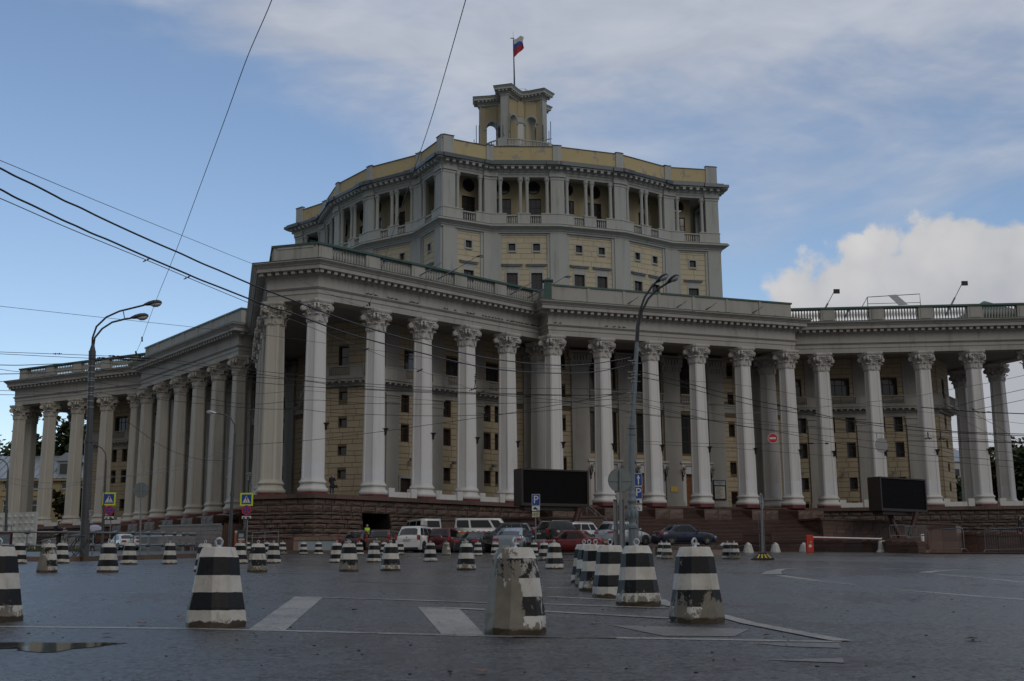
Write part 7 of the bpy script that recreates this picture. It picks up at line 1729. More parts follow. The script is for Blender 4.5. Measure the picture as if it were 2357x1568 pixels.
def person(p, rz, lab, pose='stand', h=1.75, top='dark_cloth', legs='jeans', hair='hair', long_hair=False, vest=None, hood=None, backpack=None, grp=None, coat=False):
    t = thing('person', tuple(p), rz, lab, 'person', grp); k = h/1.75; mw = wmx(t) @ Matrix.Diagonal((k, k, k, 1))
    J = dict(hip=(0, 0, .93), waist=(0, 0, 1.08), chest=(0, 0, 1.32), neck=(0, 0, 1.47), head0=(0, -.01, 1.56), head=(0, -.02, 1.63), face=(0, -1, 0))
    J['face'] = Vector((0, -1, 0))
    for s, q in ((-1, 'L'), (1, 'R')):
        J['sh'+q] = (s*.185, 0, 1.41); J['el'+q] = (s*.23, .03, 1.13); J['wr'+q] = (s*.23, -.05, .88); J['hp'+q] = (s*.095, 0, .88); J['kn'+q] = (s*.10, -.02, .48); J['an'+q] = (s*.11, .02, .09)
    if pose == 'phone': J['elR'] = (.27, -.10, 1.16); J['wrR'] = (.13, -.14, 1.44); J['wrL'] = (-.2, -.1, .9)
    if pose == 'folded': J['elR'] = (.26, -.08, 1.14); J['wrR'] = (.02, -.22, 1.18); J['elL'] = (-.26, -.08, 1.14); J['wrL'] = (-.0, -.22, 1.12)
    if pose == 'walk': J['knL'] = (-.10, -.18, .52); J['anL'] = (-.11, -.26, .10); J['knR'] = (.10, .04, .48); J['anR'] = (.11, .26, .14); J['wrL'] = (-.24, .1, .9); J['wrR'] = (.24, -.22, .95)
    if pose == 'umbrella': J['elR'] = (.24, -.12, 1.16); J['wrR'] = (.12, -.22, 1.36)
    if pose == 'lean':
        for q_ in ('waist', 'chest', 'neck', 'head0', 'head', 'shL', 'shR', 'elL', 'elR', 'wrL', 'wrR'):
            x, y, z = J[q_]; a_ = R(38); dz_ = z-.93; J[q_] = (x, y*math.cos(a_)-dz_*math.sin(a_), .93+dz_*math.cos(a_)+y*math.sin(a_)*.3)
        J['wrL'] = (-.2, -.5, .95); J['wrR'] = (.2, -.5, .92); J['knL'] = (-.1, -.12, .5); J['anR'] = (.12, .16, .1)
    if pose == 'hug': J['elL'] = (-.30, -.2, 1.22); J['wrL'] = (-.12, -.42, 1.26); J['elR'] = (.3, -.18, 1.2); J['wrR'] = (.2, -.42, 1.15)
    blend_body(t, mw, J, {'skin': M['skin']})
    g = .022
    wear('trousers', t, mw, [([J['waist'], J['hip'], J['hip']][:2]+[(0, 0, .86)], [.15, .17, .13])]+[([J['hip'], J['hp'+q], J['kn'+q], (J['an'+q][0], J['an'+q][1], J['an'+q][2]+.03)], [.14, .11, .078, .06]) for q in 'LR'], M[legs])
    tb_ = [([J['hip'], J['waist'], J['chest'], J['neck']], [.185 if not coat else .20, .165, .19, .085])]+[([J['chest'], J['sh'+q], J['el'+q], tuple(Vector(J['el'+q]).lerp(Vector(J['wr'+q]), .92))], [.12, .082, .064, .045]) for q in 'LR']
    if coat: tb_.append(([J['waist'], J['hip'], (J['hip'][0], J['hip'][1], .62)], [.17, .20, .21]))
    wear('jacket', t, mw, tb_, M[top])
    sb = MB()
    for q in 'LR': a_ = Vector(J['an'+q]); sb.tube([tuple(a_+Vector((0, .05, -.03))), tuple(a_+Vector((0, -.04, -.045))), tuple(a_+Vector((0, -.17, -.055)))], [.045, .05, .035], 8)
    sb.build('shoes', M['shoe'], t, mw)
    hx = Vector(J['head']); hb_ = MB(); hb_.ball(tuple(hx+Vector((0, .025, .03))), .115, 12, 0, .86, .95, 1.05)
    if long_hair: hb_.tube([tuple(hx+Vector((0, .05, 0))), tuple(hx+Vector((0, .08, -.14))), tuple(hx+Vector((0, .09, -.28)))], [.10, .10, .07], 8)
    if not hood: hb_.build('hair', M[hair], t, mw)
    else: hb_.tube([tuple(hx+Vector((0, .03, .02))), tuple(hx+Vector((0, .06, -.14)))], [.13, .15], 10); hb_.build('hood', M[hood], t, mw)
    if vest:
        wear('safety_vest', t, mw, [([J['hip'], J['waist'], J['chest'], (0, 0, 1.44)], [.20, .185, .205, .12]), ([J['shL'], J['chest'], J['shR']], [.10, .15, .10])], M[vest])
        v_ = MB(); v_.lathe([(.205, 1.06), (.205, 1.11)], 16, 0, True, None, cap=False); v_.build('reflective_band', M['reflect'], t, mw)
    if backpack: v_ = MB(); v_.box(-.15, .15, .13, .32, 1.0, 1.45, 0, None, .9, .8); v_.build('backpack', M[backpack], t, mw, bevel=.03)
    return t
pw = PW(0, -33.2, 53.0, 6.34)
person((at(763.5, 1140, pw.y-.3).x, pw.y-.3, 6.34), R(10), 'woman in a dark quilted coat phoning on the gallery between two columns', 'phone', 1.68, 'dark_cloth', 'jeans', long_hair=True, coat=True)
hb_ = thing('handbag', tuple(Vector((at(772.5, 1138, pw.y-.4).x, pw.y-.45, 6.9))), 0, 'black handbag beside the phoning woman on the gallery', 'bag'); b = MB(); b.box(-.15, .15, -.06, .06, 0, .22, 0, None, .9, .9); b.tube([(-.1, 0, .21), (-.06, 0, .4), (.06, 0, .4), (.1, 0, .21)], .012, 5); b.build('body', M['dark_cloth'], hb_, wmx(hb_))
person(place(844.5, 92.5, .3), R(15), 'worker in a bright yellow-green safety vest with folded arms at the gateway', 'folded', 1.78, 'dark_cloth', 'dark_cloth', vest='hiviz')
person(place(134, 80, .28), R(75), 'person in dark clothes and cap with black backpack behind the railing', 'hug', 1.82, 'dark_cloth', 'dark_cloth', backpack='dark_cloth')
person(place(149.5, 80, .28), R(-70), 'person in a brown hooded jacket and khaki trousers bending forward behind the railing', 'lean', 1.8, 'brown_cloth', 'khaki', hood='brown_cloth')
person(place(214, 78, .15), R(60), 'person in grey holding a pale umbrella behind the big lamp pole', 'umbrella', 1.6, 'grey_cloth', 'dark_cloth')
p = gspot(216, 77.8, .15); t = thing('umbrella', (p.x, p.y, p.z+1.3), 0, 'open pale lilac umbrella right of the big lamp pole', 'umbrella')
b = MB(); b.lathe([(.56, -.0), (.52, .10), (.38, .22), (.2, .30), (.02, .33)], 8, 0, False, None, cap=False); b.build('canopy', simple('lilac_umbrella', (.34, .34, .42), .4), t, wmx(t) @ TM(0, 0, .05, 0, R(8))); b = MB(); b.tube([(0, 0, -.45), (0, 0, .40)], .012, 5); b.build('shaft', M['iron'], t, wmx(t) @ TM(0, 0, .05, 0, R(8)))
q = at(2351, 1238, 92); person(tuple(q), R(40), 'dark-clothed person by the doorway at the right edge', 'stand', 1.05*1.55, 'dark_cloth', 'dark_cloth', coat=True)
t = thing('bag', tuple(at(2347, 1230, 91.5)), 0, 'bright red bag held by the person at the right edge', 'bag'); b = MB(); b.box(-.2, .2, -.08, .08, -.3, .18, 0, None, .6, .8); b.build('body', M['red_bag'], t, wmx(t), bevel=.02)
# red parasol seen between the cars
t = thing('parasol', tuple(place(1225, 99, .5)), 0, 'folded-edge red checked umbrella between the cars below the left screen', 'umbrella'); b = MB(); b.lathe([(.75, 1.55), (.7, 1.62), (.4, 1.78), (.02, 1.85)], 10, 0, False, wmx(t), cap=False).tube([(0, 0, .9), (0, 0, 1.85)], .015, 5, 0, True, wmx(t)); b.build('canopy', simple('dull_red_cloth', (.16, .05, .045), .7, var=.4, scale=6), t)
# ------------------------------------------------------------------ pigeons on the ledge
pg = MB(); pg.ball((0, 0, .10), .085, 8, 0, .75, 1.5, .85); pg.ball((0, -.13, .19), .042, 6); pg.tube([(0, -.08, .12), (0, -.12, .18)], [.05, .032], 6); pg.tube([(0, .10, .10), (0, .26, .05)], [.05, .025], 6); pg.tube([(0, -.165, .188), (0, -.195, .18)], [.012, .003], 4); pg.tube([(.02, 0, 0), (.02, 0, .05)], .008, 4).tube([(-.02, 0, 0), (-.02, 0, .05)], .008, 4)
for _i, _v in enumerate(pg.v): pg.v[_i] = (_v[0]*.8, _v[1]*.8, _v[2]*.8)
pg_me = pg.mesh('pigeon', simple('dark_pigeon', (.02, .02, .024), .6))
LX = [t_*.4404+546.7 for t_ in ()]; rp = random.Random(4)
def ledge(sd, s_along, wing=-1, z=22.995, off=.86):
    if wing: W_ = WF(sd, -36.1, 52.86, BETA)
    else: W_ = WF(sd, 0, 44.94)
    return W_ @ TM(s_along, -off, z, R(rp.uniform(60, 120)) if rp.random() < .5 else R(-rp.uniform(60, 120)))
groups = [(4.4, 3), (6.6, 2), (7.3, 1), (8.9, 3), (12.7, 2), (13.9, 1), (15.4, 3), (17.3, 4), (18.9, 3), (20.4, 6), (22.2, 5), (23.8, 2)]
ORD = 'first second third fourth fifth sixth seventh eighth ninth tenth eleventh twelfth'.split()
for gi_, (s0, n) in enumerate(groups):
    for i in range(n): tag(inst('pigeon', pg_me, None, ledge(0, s0+i*.36+rp.uniform(-.08, .08))), 'dark pigeon in the %s cluster from the left on the wing ledge' % ORD[gi_], 'pigeon', 'pigeons on the left wing ledge')
for gi_, (s0, n) in enumerate(((-12.6, 2), (-7.4, 1), (-6.6, 2), (-5.6, 1))):
    for i in range(n): tag(inst('pigeon', pg_me, None, ledge(0, s0+i*.5, 0)), 'dark pigeon in the %s cluster from the left on the portico ledge' % ORD[gi_], 'pigeon', 'pigeons on the portico ledge')
# ------------------------------------------------------------------ floodlights and clutter on the roofs
def flood_arm(p, d, L, lab, head=True):
    t = thing('floodlight', tuple(p), 0, lab, 'floodlight', 'floodlights along the roof edge'); b = MB(); d = Vector(d).normalized(); b.tube([tuple(p), tuple(Vector(p)+d*L*.5)], .06, 4); b.build('bracket', M['steel'], t); 
    b = MB(); b.tube([tuple(Vector(p)+d*L*.2), tuple(Vector(p)+d*L*.6), tuple(Vector(p)+d*L+Vector((0, 0, .1)))], .025, 5); b.build('arm', M['pole_grey'], t)
    if head: lamp_head(t, Vector(p)+d*L+Vector((0, 0, .1)), (d.x, d.y, -.05), M['pole_grey'], .8)
n0 = SF(0)
def dirw(sd, t_, r_, z): v = SF(sd).to_3x3() @ Vector((t_, -r_, z)); return v
Wl = WF(0, -36.1, 52.86, BETA)
for s_, lab, hd, L_ in ((10.2, 'bare bracket above the second balustrade bay', False, 2.2), (12.2, 'long armed floodlight reaching out above the second balustrade bay', True, 4.0), (21.0, 'bare bracket above the fourth balustrade bay', False, 2.6), (23.2, 'floodlight on a long arm before the drum windows', True, 4.0)):
    flood_arm(Wl @ Vector((s_, -.5, 25.7)), dirw(0, .75, .55, .42), L_, lab, hd)
for x, lab in ((-5.0, 'stubby floodlight bracket at the left of the portico attic'), (.2, 'stubby floodlight bracket at the middle of the portico attic'), (3.4, 'stubby floodlight bracket right of the middle of the portico attic'), (8.6, 'stubby floodlight bracket at the right of the portico attic')):
    flood_arm(PW(0, x, 45.3, 25.5), dirw(0, .6, .8, .35), 1.3, lab, False)
Wr = WF(0, 12.55, BREAK, -BETA)
for s_, L_, lab, hd in ((5.0, 3.2, 'floodlight on a thin mast, left on the right wing roof', 1), (7.5, 1.6, 'bare slanting bracket on the right wing roof, left', 0), (17.6, 3.8, 'floodlight on a thin mast, right on the right wing roof', 1), (20.0, 1.8, 'bare slanting bracket on the right wing roof, right', 0)):
    p = Wr @ Vector((s_, -.3, 25.7)); d = Vector((.5, 0, .87)); t = thing('floodlight', tuple(p), 0, lab, 'floodlight', 'floodlights along the roof edge'); b = MB(); b.tube([tuple(p), tuple(p+d*L_*.55)], .09, 4); b.build('bracket', M['steel'], t)
    if hd: b = MB(); b.tube([tuple(p+d*L_*.4), tuple(p+d*L_)], .035, 5); b.build('mast', M['iron'], t); b = MB(); b.box(-.3, .3, -.1, .1, -.22, .22); b.build('lamp_head', M['iron'], t, Matrix.Translation(p+d*L_+Vector((.25, 0, 0))))
p = Wr @ Vector((11.6, .3, 26.76)); t = thing('scaffold_frame', tuple(p), 0, 'light metal frame with a tilted board on the right wing roof', 'frame'); b = MB(); f_ = [Wr @ Vector((x, .3, z)) for x, z in ((9.3, 26.7), (10.0, 27.9), (15.3, 28.1), (15.3, 26.7))]
b.tube([tuple(q) for q in f_], .04, 5).tube([tuple(Wr @ Vector((10.0, .3, 26.7))), tuple(f_[1])], .04, 5).tube([tuple(Wr @ Vector((10.0, .3, 27.2))), tuple(Wr @ Vector((15.3, .3, 27.2)))], .03, 5); b.build('frame', M['iron'], t)
b = MB(); b.add([Wr @ Vector(q) for q in ((12.1, .2, 28.0), (12.9, .2, 28.05), (13.9, -.2, 26.9), (13.0, -.2, 26.85))], [(0, 1, 2, 3)]); o = b.build('board', M['steel'], t); so = o.modifiers.new('thick', 'SOLIDIFY'); so.thickness = .06
p = Wr @ Vector((23.0, 4.5, 25.2)); t = thing('roof_skylight', tuple(p), 0, 'low green glazed pyramid on the right wing roof', 'skylight'); b = MB(); b.loft([[(-3.2, -3.2, 0), (3.2, -3.2, 0), (3.2, 3.2, 0), (-3.2, 3.2, 0)], [(-3.1, -3.1, 1.0), (3.1, -3.1, 1.0), (3.1, 3.1, 1.0), (-3.1, 3.1, 1.0)], [(-.1, -.1, 2.9), (.1, -.1, 2.9), (.1, .1, 2.9), (-.1, .1, 2.9)]]); b.build('glazing', M['copper'], t, wmx(t))
p = WF(0, -13.4, 46.0) @ Vector((0, 0, 25.0)); t = thing('roof_vent', tuple(p), 0, 'green metal vent between the balustrade and the portico attic', 'vent'); b = MB(); b.box(-.35, .35, -.35, .35, 0, 1.9).box(-.5, .5, -.5, .5, 1.9, 2.0).box(-.35, .35, -.35, .35, 2.0, 2.25, 0, None, .3, .3); b.build('housing', M['copper'], t, wmx(t))
# ------------------------------------------------------------------ flag
p = Vector((OX, OY, 65.0)); fz = at(1180.5, 88, OY).z; t = thing('flagpole', tuple(p), 0, 'flagpole with white, blue and red flag on top of the turret', 'flagpole')
b = MB(); b.tube([(p.x, p.y, 64.8), (p.x, p.y, 68.3), (p.x-.1, p.y, fz)], [.13, .10, .055], 8); b.tube([(p.x-.1, p.y, fz), (p.x-.12, p.y, fz+1.0)], .015, 4); b.box(p.x-.5, p.x+.05, p.y-.05, p.y+.05, fz-.05, fz+.03); b.build('pole', M['iron'], t)
M['f_w'] = simple('flag_white', (.55, .55, .55), .8); M['f_b'] = simple('flag_blue', (.05, .09, .30), .8); M['f_r'] = simple('flag_red', (.42, .03, .05), .8)
fb_ = MB(); nu, nv = 14, 12; FL = [(1182, 91, 1206, 82), (1181, 103, 1203, 93), (1180.8, 117, 1204, 100), (1182.5, 133, 1206, 111)]
def fpt(u, v_):
    i = min(int(v_*3), 2); w_ = v_*3-i; a0, a1 = FL[i], FL[i+1]; x0 = a0[0]+(a1[0]-a0[0])*w_; y0 = a0[1]+(a1[1]-a0[1])*w_; x1 = a0[2]+(a1[2]-a0[2])*w_; y1 = a0[3]+(a1[3]-a0[3])*w_
    q = at(x0+(x1-x0)*u, y0+(y1-y0)*u+1.5*math.sin(u*7)*u, OY); return (q.x, q.y+.35*math.sin(u*8+v_*2)*u, q.z)
gv = [fpt(i/nu, j/nv) for j in range(nv+1) for i in range(nu+1)]
for j in range(nv): fb_.add(gv, [(j*(nu+1)+i, j*(nu+1)+i+1, (j+1)*(nu+1)+i+1, (j+1)*(nu+1)+i) for i in range(nu)], 0 if j < 4 else (1 if j < 8 else 2), True)
fb_.build('flag', [M['f_w'], M['f_b'], M['f_r']], t)
# rail on the turret roof
b = MB(); b.tube([(p.x+.7, p.y-1, 65), (p.x+.7, p.y-1, 66.0), (p.x+1.5, p.y-1, 66.0), (p.x+1.5, p.y-1, 65)], .03, 4).tube([(p.x+1.5, p.y-1, 66), (p.x+2.8, p.y-1, 64.9)], .025, 4); b.build('roof_rail', M['iron'], theatre)
# ------------------------------------------------------------------ lamps, plaques and notice on the portico wall; small fittings
Wp = WF(0, 0, 39.15)
for x in (-3.4, -6.6, 1.5, 3.4, -1.6, 6.6):
    b = MB(); b.tube([(x, -.3, 10.0), (x, -.55, 9.6), (x, -.75, 9.9), (x, -.75, 10.2)], .035, 6); b.box(x-.07, x+.07, -.34, -.28, 9.2, 10.1); o = b.build('wall_lamp', M['iron'], theatre, Wp); b = MB(); b.ball((x, -.75, 10.42), .2, 12); b.build('globe', simple('opal_globe', (.28, .27, .25), .2) if 'opal_globe' not in bpy.data.materials else bpy.data.materials['opal_globe'], o, Wp)
for x in (2.06, 2.44): b = MB(); b.box(x-.04, x+.33, -.36, -.305, 8.1, 8.62); o = b.build('brass_plaque', M['brass'], theatre, Wp)
b = MB(); b.box(6.75, 8.2, -.42, -.31, 7.35, 9.35); nb_ = b.build('notice_frame', M['print'], theatre, Wp); b = MB(); b.box(6.85, 8.1, -.44, -.42, 8.85, 9.27); b.build('notice_head', M['plaque'], nb_, Wp); b = MB(); b.box(6.9, 8.05, -.44, -.42, 7.5, 8.72); b.build('notice_sheet', M['paper'], nb_, Wp)
for tx_, z, s_ in (('БОЛЬШОЙ', 9.13, .17), ('ЗАЛ', 8.95, .14)): inst('lettering', text_mesh(tx_, s_, M['print']), nb_, Wp @ TM(7.47, -.445, z) @ Matrix.Rotation(R(90), 4, 'X'))
b = MB()
for i in range(9): b.box(7.0, 7.0+.5+.4*((i*7) % 5)/5, -.444, -.44, 7.6+i*.12, 7.63+i*.12)
b.build('text_line', M['print'], nb_, Wp)
fl_ = MB(); fl_.box(-.2, .2, -.7, -.4, -.1, .15).tube([(0, 0, -.1), (0, -.45, -.05)], .03, 5); flm = fl_.mesh('wall_floodlight', M['steel'])
for sd in (0, -1):
    for s, ts in ((-1, (26.0, 21.5, 17.0)), (1, (21.0, 25.6, 17.0))):
        Wd = WF(sd, -30.25, 45.5, BETA) if s < 0 else WF(sd, 15.6, 45.5-.443*14.65, -BETA)
        for tt_ in ts: x = (30.25-tt_)/math.cos(BETA) if s < 0 else (tt_-15.6)/math.cos(BETA); inst('wall_floodlight', flm, theatre, Wd @ TM(x, 0, 10.15))
Wl2 = WF(-1, -30.25, 45.5, BETA); b = MB(); b.box(8.1, 8.9, -.45, -.1, 9.3, 9.9); b.build('air_conditioner', M['steel'], theatre, Wl2)
b = MB(); b.box(-.5, .5, -.35, .2, 0, .7); b.build('air_conditioner', M['plate'], theatre, WF(0, -1.4+0, 25.6) @ TM(0, 0, 31.0))
_a, _b = PW(-1, 36.1, 52.86), PW(0, -36.1, 52.86); _d = _b-_a; WT = Matrix.Translation((_a.x, _a.y, 0)) @ Matrix.Rotation(math.atan2(_d.y, _d.x), 4, 'Z')
M['scrawl'] = simple('faded_white_scrawl', (.22, .21, .20), .8); M['scrawl_d'] = simple('black_scrawl', (.01, .01, .012), .7)
inst('lettering', text_mesh('·DERY·', .42, M['scrawl_d'], .002), theatre, WT @ TM(3.55, -2.06, 3.48) @ Matrix.Rotation(R(90-11), 4, 'X')); inst('lettering', text_mesh('(·4·)', .34, M['scrawl'], .002), theatre, WT @ TM(1.2, -1.98, 3.86) @ Matrix.Rotation(R(90-11), 4, 'X'))
# ------------------------------------------------------------------ left background: fence, poster, house, trees
a, c_ = gspot(-60, 86), gspot(82, 84); t = thing('concrete_fence', tuple(gspot(20, 85)), 0, 'pale concrete panel fence with raised lozenges at the left edge', 'fence'); L = (c_-a).length; ang = math.atan2(c_.y-a.y, c_.x-a.x); M['fence'] = simple('pale_concrete', (.50, .51, .48), .8, var=.1, scale=1.2, dirt=(.25, .27, .22), dirt_amt=.5)
for k in range(2):
    b = MB(); x0 = k*L/2; b.box(x0+.02, x0+L/2-.02, -.08, .08, 0, 2.72); o = b.build('panel', M['fence'], t, TM(a.x, a.y, a.z, ang))
    n = 5; w_ = (L/2-.2)/n
    lz = MB().add([(-.5, 0, 0), (0, 0, -.5), (.5, 0, 0), (0, 0, .5), (0, -.12, 0)], [(0, 1, 4), (1, 2, 4), (2, 3, 4), (3, 0, 4)]).mesh('lozenge', M['fence'])
    for i in range(n):
        for j in range(5): inst('lozenge', lz, o, TM(a.x, a.y, a.z, ang) @ TM(x0+.1+(i+.5)*w_, -.081, .30+(j+.5)*.47, s=(w_*.9, .6, .44)))
M['poster_red'] = simple('poster_red', (.18, .02, .03), .5); p = gspot(10, 60, .1); t = thing('poster_stand', tuple(p), 0, 'dark framed poster stand with a metal grid on top at the left edge', 'poster stand'); mw = TM(p.x, p.y, p.z)
b = MB(); b.box(-.6, .36, 0, .08, .1, 1.12); b.build('frame', M['iron'], t, mw); b = MB(); b.box(-.6, .30, -.01, 0, .18, 1.06); po = b.build('poster', M['poster_red'], t, mw)
b = MB(); b.box(-.6, .26, -.016, -.01, .32, 1.0); b.build('photograph', simple('blue_grey_print', (.12, .17, .20), .5, var=.8, scale=7), po, mw); b = MB(); b.box(-.6, .26, -.02, -.016, .32, .54); b.build('caption_panel', M['plate'], po, mw)
b = MB(); b.tube([(-.6, 0, 1.42), (.42, 0, 1.42)], .015, 4); 
for x in (-.5, -.3, -.1, .1, .3): b.tube([(x, 0, 1.12), (x, 0, 1.42)], .012, 4)
b.build('grid', M['iron'], t, mw); inst('lettering', text_mesh('АФИША', .1, M['print']), po, mw @ TM(-.1, -.024, .45) @ Matrix.Rotation(R(90), 4, 'X'))
# grass strip behind the island
M['grass'] = simple('autumn_grass', (.05, .075, .02), .8, var=.5, scale=.9)
rg2 = random.Random(9); b = MB(); 
for _ in range(5200):
    x = rg2.uniform(-34.5, -29.6); y = rg2.uniform(72, 84); h = rg2.uniform(.08, .30)*(2.4 if y > 80 and rg2.random() < .3 else 1); z = gz(x, y); a_ = rg2.uniform(0, 6.3); dx_, dy_ = .03*math.cos(a_), .03*math.sin(a_)
    b.add([(x-dx_, y-dy_, z), (x+dx_, y+dy_, z), (x+rg2.uniform(-.1, .1), y+rg2.uniform(-.1, .1), z+h)], [(0, 1, 2)])
b.build('grass', M['grass'], None, None, kind='stuff', label='rough autumn grass before the pale concrete fence', category='grass')
# yellow house with standing seam roof
M['house'] = simple('yellow_ochre_render', (.40, .32, .18), .8, var=.06, scale=.6); M['roofmetal'] = simple('pale_blue_sheet_roof', (.32, .36, .40), .45, metal=.3, var=.15, scale=.8)
Yh = 185; hx0, hx1 = at(-120, 1200, Yh).x, at(420, 1200, Yh).x; zb_, ze = 3.0, at(0, 1108, Yh).z; zr = at(0, 1049, Yh+6).z
t = thing('house', ((hx0+hx1)/2, Yh, zb_), 0, 'yellow house with pale ribbed metal roof behind the left arm of the theatre', 'house'); mw = TM(hx0, Yh, 0)
Lh = hx1-hx0; holes = []
for i in range(14):
    xc = at(18+i*66, 1180, Yh).x-hx0
    for y0, y1 in ((1086+0, 1105), ) if False else ((1102, 1127), (1152, 1182)):
        z1, z0 = at(0, y0, Yh).z, at(0, y1, Yh).z; holes.append((xc-.95, xc+.95, z0, z1))
for h in holes: pass
b = MB(); 
wh = MB(); backing(wh, mw, 0, Lh, zb_, ze, [h for h in holes if h[0] > 0 and h[1] < Lh], .3); wh.build('wall', M['house'], t)
for h in holes:
    if h[0] <= 0 or h[1] >= Lh: continue
    w_, hh = h[1]-h[0], h[3]-h[2]; fb2 = MB(); m2 = mw @ TM(h[0], .2, h[2])
    fb2.box(0, .12, 0, .1, 0, hh).box(w_-.12, w_, 0, .1, 0, hh).box(0, w_, 0, .1, 0, .12).box(0, w_, 0, .1, hh-.12, hh).box(w_/2-.05, w_/2+.05, .01, .09, 0, hh).box(0, w_, .012, .088, hh*.62-.05, hh*.62+.05); o = fb2.build('window', M['frame_w'], t, m2)
    MB().add([(.05, .06, .05), (w_-.05, .06, .05), (w_-.05, .06, hh-.05), (.05, .06, hh-.05)], [(0, 1, 2, 3)]).build('pane', M['glass'], o, m2); sl = MB(); sl.box(-.15, w_+.15, -.35, .0, -.15, 0); sl.build('sill', M['house'], o, m2)
b = MB(); b.box(-.3, Lh+.3, -.6, .2, ze-.02, ze+.35, 0, mw); b.box(0, Lh, -.15, 0, at(0, 1143, Yh).z, at(0, 1141, Yh).z+.2, 0, mw); b.build('cornice', M['house'], t)
b = MB(); b.add([(-.5, -.7, ze+.36), (Lh+.5, -.7, ze+.36), (Lh+.5, 7, zr), (-.5, 7, zr)], [(0, 1, 2, 3)], 0, False, mw); b.add([(-.5, 14, ze+.36), (Lh+.5, 14, ze+.36), (Lh+.5, 7, zr), (-.5, 7, zr)], [(3, 2, 1, 0)], 0, False, mw); ro = b.build('roof', M['roofmetal'], t)
sm2 = MB().add([(-.05, -.7, 0), (.05, -.7, 0), (.05, 7, zr-ze-.36), (-.05, 7, zr-ze-.36), (0, -.7, .12), (0, 7, zr-ze-.24)], [(0, 4, 5, 3), (4, 1, 2, 5)]).mesh('seam', M['roofmetal'])
for i in range(int(Lh/1.1)): inst('seam', sm2, ro, mw @ TM(i*1.1, 0, ze+.365))
dm = at(148, 1085, Yh); b = MB(); b.box(-.1, .1, -.1, .1, 0, .1); b = MB(); dw = TM(dm.x-0, Yh+.5, ze+.8); b.box(-1.3, 1.3, 0, 5, 0, 2.3, 0, dw).add([(-1.8, -.3, 2.3), (1.8, -.3, 2.3), (0, -.3, 3.6), (-1.8, 6, 2.3), (1.8, 6, 2.3), (0, 6, 3.6)], [(0, 1, 2), (0, 2, 5, 3), (1, 4, 5, 2)], 0, False, dw); do_ = b.build('dormer', M['roofmetal'], t); b = MB(); b.box(-.9, .9, -.06, 0, .3, 1.9, 0, dw); b.build('dormer_window', M['glass'], do_)
# trees
def leafmat(n, a, c): m = Mat(n); m.set('Base Color', m.mix(m.noise(.35, 4, .6, m.co('World')), a, c)); m.set('Roughness', .7); m.set('Specular IOR Level', .2); return m.m
M['leaf_d'] = leafmat('dark_green_leaves', (.030, .046, .018), (.07, .09, .035)); M['leaf_a'] = leafmat('autumn_leaves', (.05, .055, .018), (.11, .085, .022)); M['bark'] = simple('bark', (.045, .035, .028), .9, var=.3, scale=3)
def tree(x, y, z0, h, w_, seed, lab, leaf='leaf_d', bare=False, leaves=2600, shape=1.0, ls=.30):
    q = random.Random(seed); t = thing('tree', (x, y, z0), 0, lab, 'tree', 'trees behind the theatre'); b = MB(); tips = []
    def branch(p, d, L, r_, k):
        n = 4; P = [p]; 
        for i in range(n): d = (d+Vector((q.uniform(-.2, .2), q.uniform(-.2, .2), q.uniform(-.05, .14)))).normalized(); p = p+d*(L/n); P.append(p)
        b.tube([tuple(v) for v in P], [r_*(1-.6*i/n) for i in range(n+1)], 6 if k < 2 else 4); tips.append((P[-1], k)); tips.append((P[2], k))
        if k < (4 if bare else 3):
            for i in range(q.randint(3, 5)):
                s = P[q.randint(2, n)]; a_ = q.uniform(0, 6.3); e = q.uniform(.3, 1.0); branch(s, Vector((math.cos(a_)*shape, math.sin(a_)*shape, e)).normalized(), L*q.uniform(.5, .72), r_*.45, k+1)
    branch(Vector((x, y, z0)), Vector((0, 0, 1)), h*.45, h*.022, 0); b.build('trunk', M['bark'], t)
    c = MB(); cen = [p for p, k in tips if k >= 2]
    for _ in range(leaves):
        p = q.choice(cen)+Vector((q.gauss(0, 1), q.gauss(0, 1), q.gauss(0, .8)))*(w_*.085); s = q.uniform(.5, 1.2)*ls; a_, e = q.uniform(0, 6.3), q.uniform(-1, 1); u = Vector((math.cos(a_), math.sin(a_), e)).normalized()*s; v_ = u.cross(Vector((q.uniform(-1, 1), q.uniform(-1, 1), 1))).normalized()*s*.8
        c.add([tuple(p-u), tuple(p-v_), tuple(p+u), tuple(p+v_)], [(0, 1, 2, 3)])
    if leaves: c.build('crown', M[leaf], t)
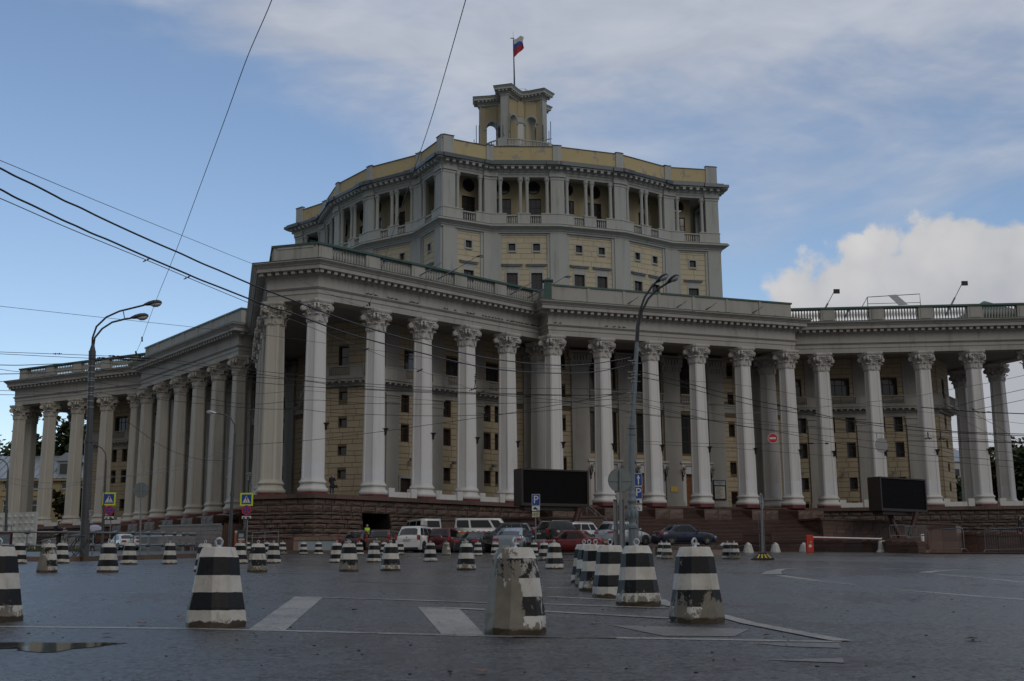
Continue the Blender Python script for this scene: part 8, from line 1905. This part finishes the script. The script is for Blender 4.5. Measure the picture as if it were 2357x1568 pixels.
for px_, Y, py, w_, sd_, lab, lf_, lv in ((-20, 215, 925, 16, 1, 'dark tree at the very left edge rising above the yellow house', 'leaf_d', 3600), (30, 225, 1000, 20, 2, 'broad dark tree above the ribbed roof, left of the first columns', 'leaf_d', 5200), (92, 220, 985, 16, 3, 'autumn-tinged tree between the first two left columns', 'leaf_a', 3800), (150, 200, 905, 15, 4, 'tall dark tree between the second and third left columns', 'leaf_d', 5200), (205, 210, 940, 16, 5, 'dark tree seen behind the big lamp pole', 'leaf_d', 3600), (150, 172, 1095, 6, 6, 'small yellowing tree in front of the ribbed roof', 'leaf_a', 900)):
    g_ = Vector((at(px_, 1200, Y).x, Y, 4.5)); tree(g_.x, Y, 4.5, at(px_, py, Y).z-4.5, w_, sd_, lab, lf_, False, lv, 1.0, .55)
for px_, Y, py, w_, sd_, lab, lf_, lv, br in ((2305, 165, 975, 15, 11, 'autumn tree between the last two columns on the right', 'leaf_a', 5200, False), (2352, 155, 985, 14, 12, 'bare-topped tree at the right edge', 'leaf_a', 3600, True), (2190, 190, 1060, 9, 13, 'low yellowing tree seen between wall corner and dark column', 'leaf_a', 2400, False), (2420, 150, 940, 14, 14, 'tree just beyond the right edge', 'leaf_d', 3600, False), (2240, 180, 1050, 10, 15, 'low green tree behind the second column from the right', 'leaf_d', 2600, False)):
    tree(at(px_, 1200, Y).x, Y, 2.5, at(px_, py, Y).z-2.5, w_, sd_, lab, lf_, br, lv, 1.0, .42)
# distant block glimpsed between the columns on the right
Yb = 330; p = at(2203, 1100, Yb); t = thing('apartment_block', (p.x, Yb, 0), 0, 'far pale apartment block glimpsed between the columns on the right', 'building'); zt_ = at(2203, 1063, Yb).z
b = MB(); b.box(-8, 8, 0, 12, 0, zt_); b.build('wall', M['fence'], t, TM(p.x, Yb, 0)); b = MB(); b.add([(-8.5, -.5, zt_), (8.5, -.5, zt_), (8.5, 12, zt_), (-8.5, 12, zt_), (0, 6, zt_+5)], [(0, 1, 4), (1, 2, 4), (2, 3, 4), (3, 0, 4)]); b.build('roof', M['roofmetal'], t, TM(p.x, Yb, 0))
for i in range(5):
    for j in range(5): b = MB(); b.box(-6.6+i*3, -5.2+i*3, -.05, 0, zt_-4-j*4, zt_-2-j*4); b.build('window', M['glass'], t, TM(p.x, Yb, 0))
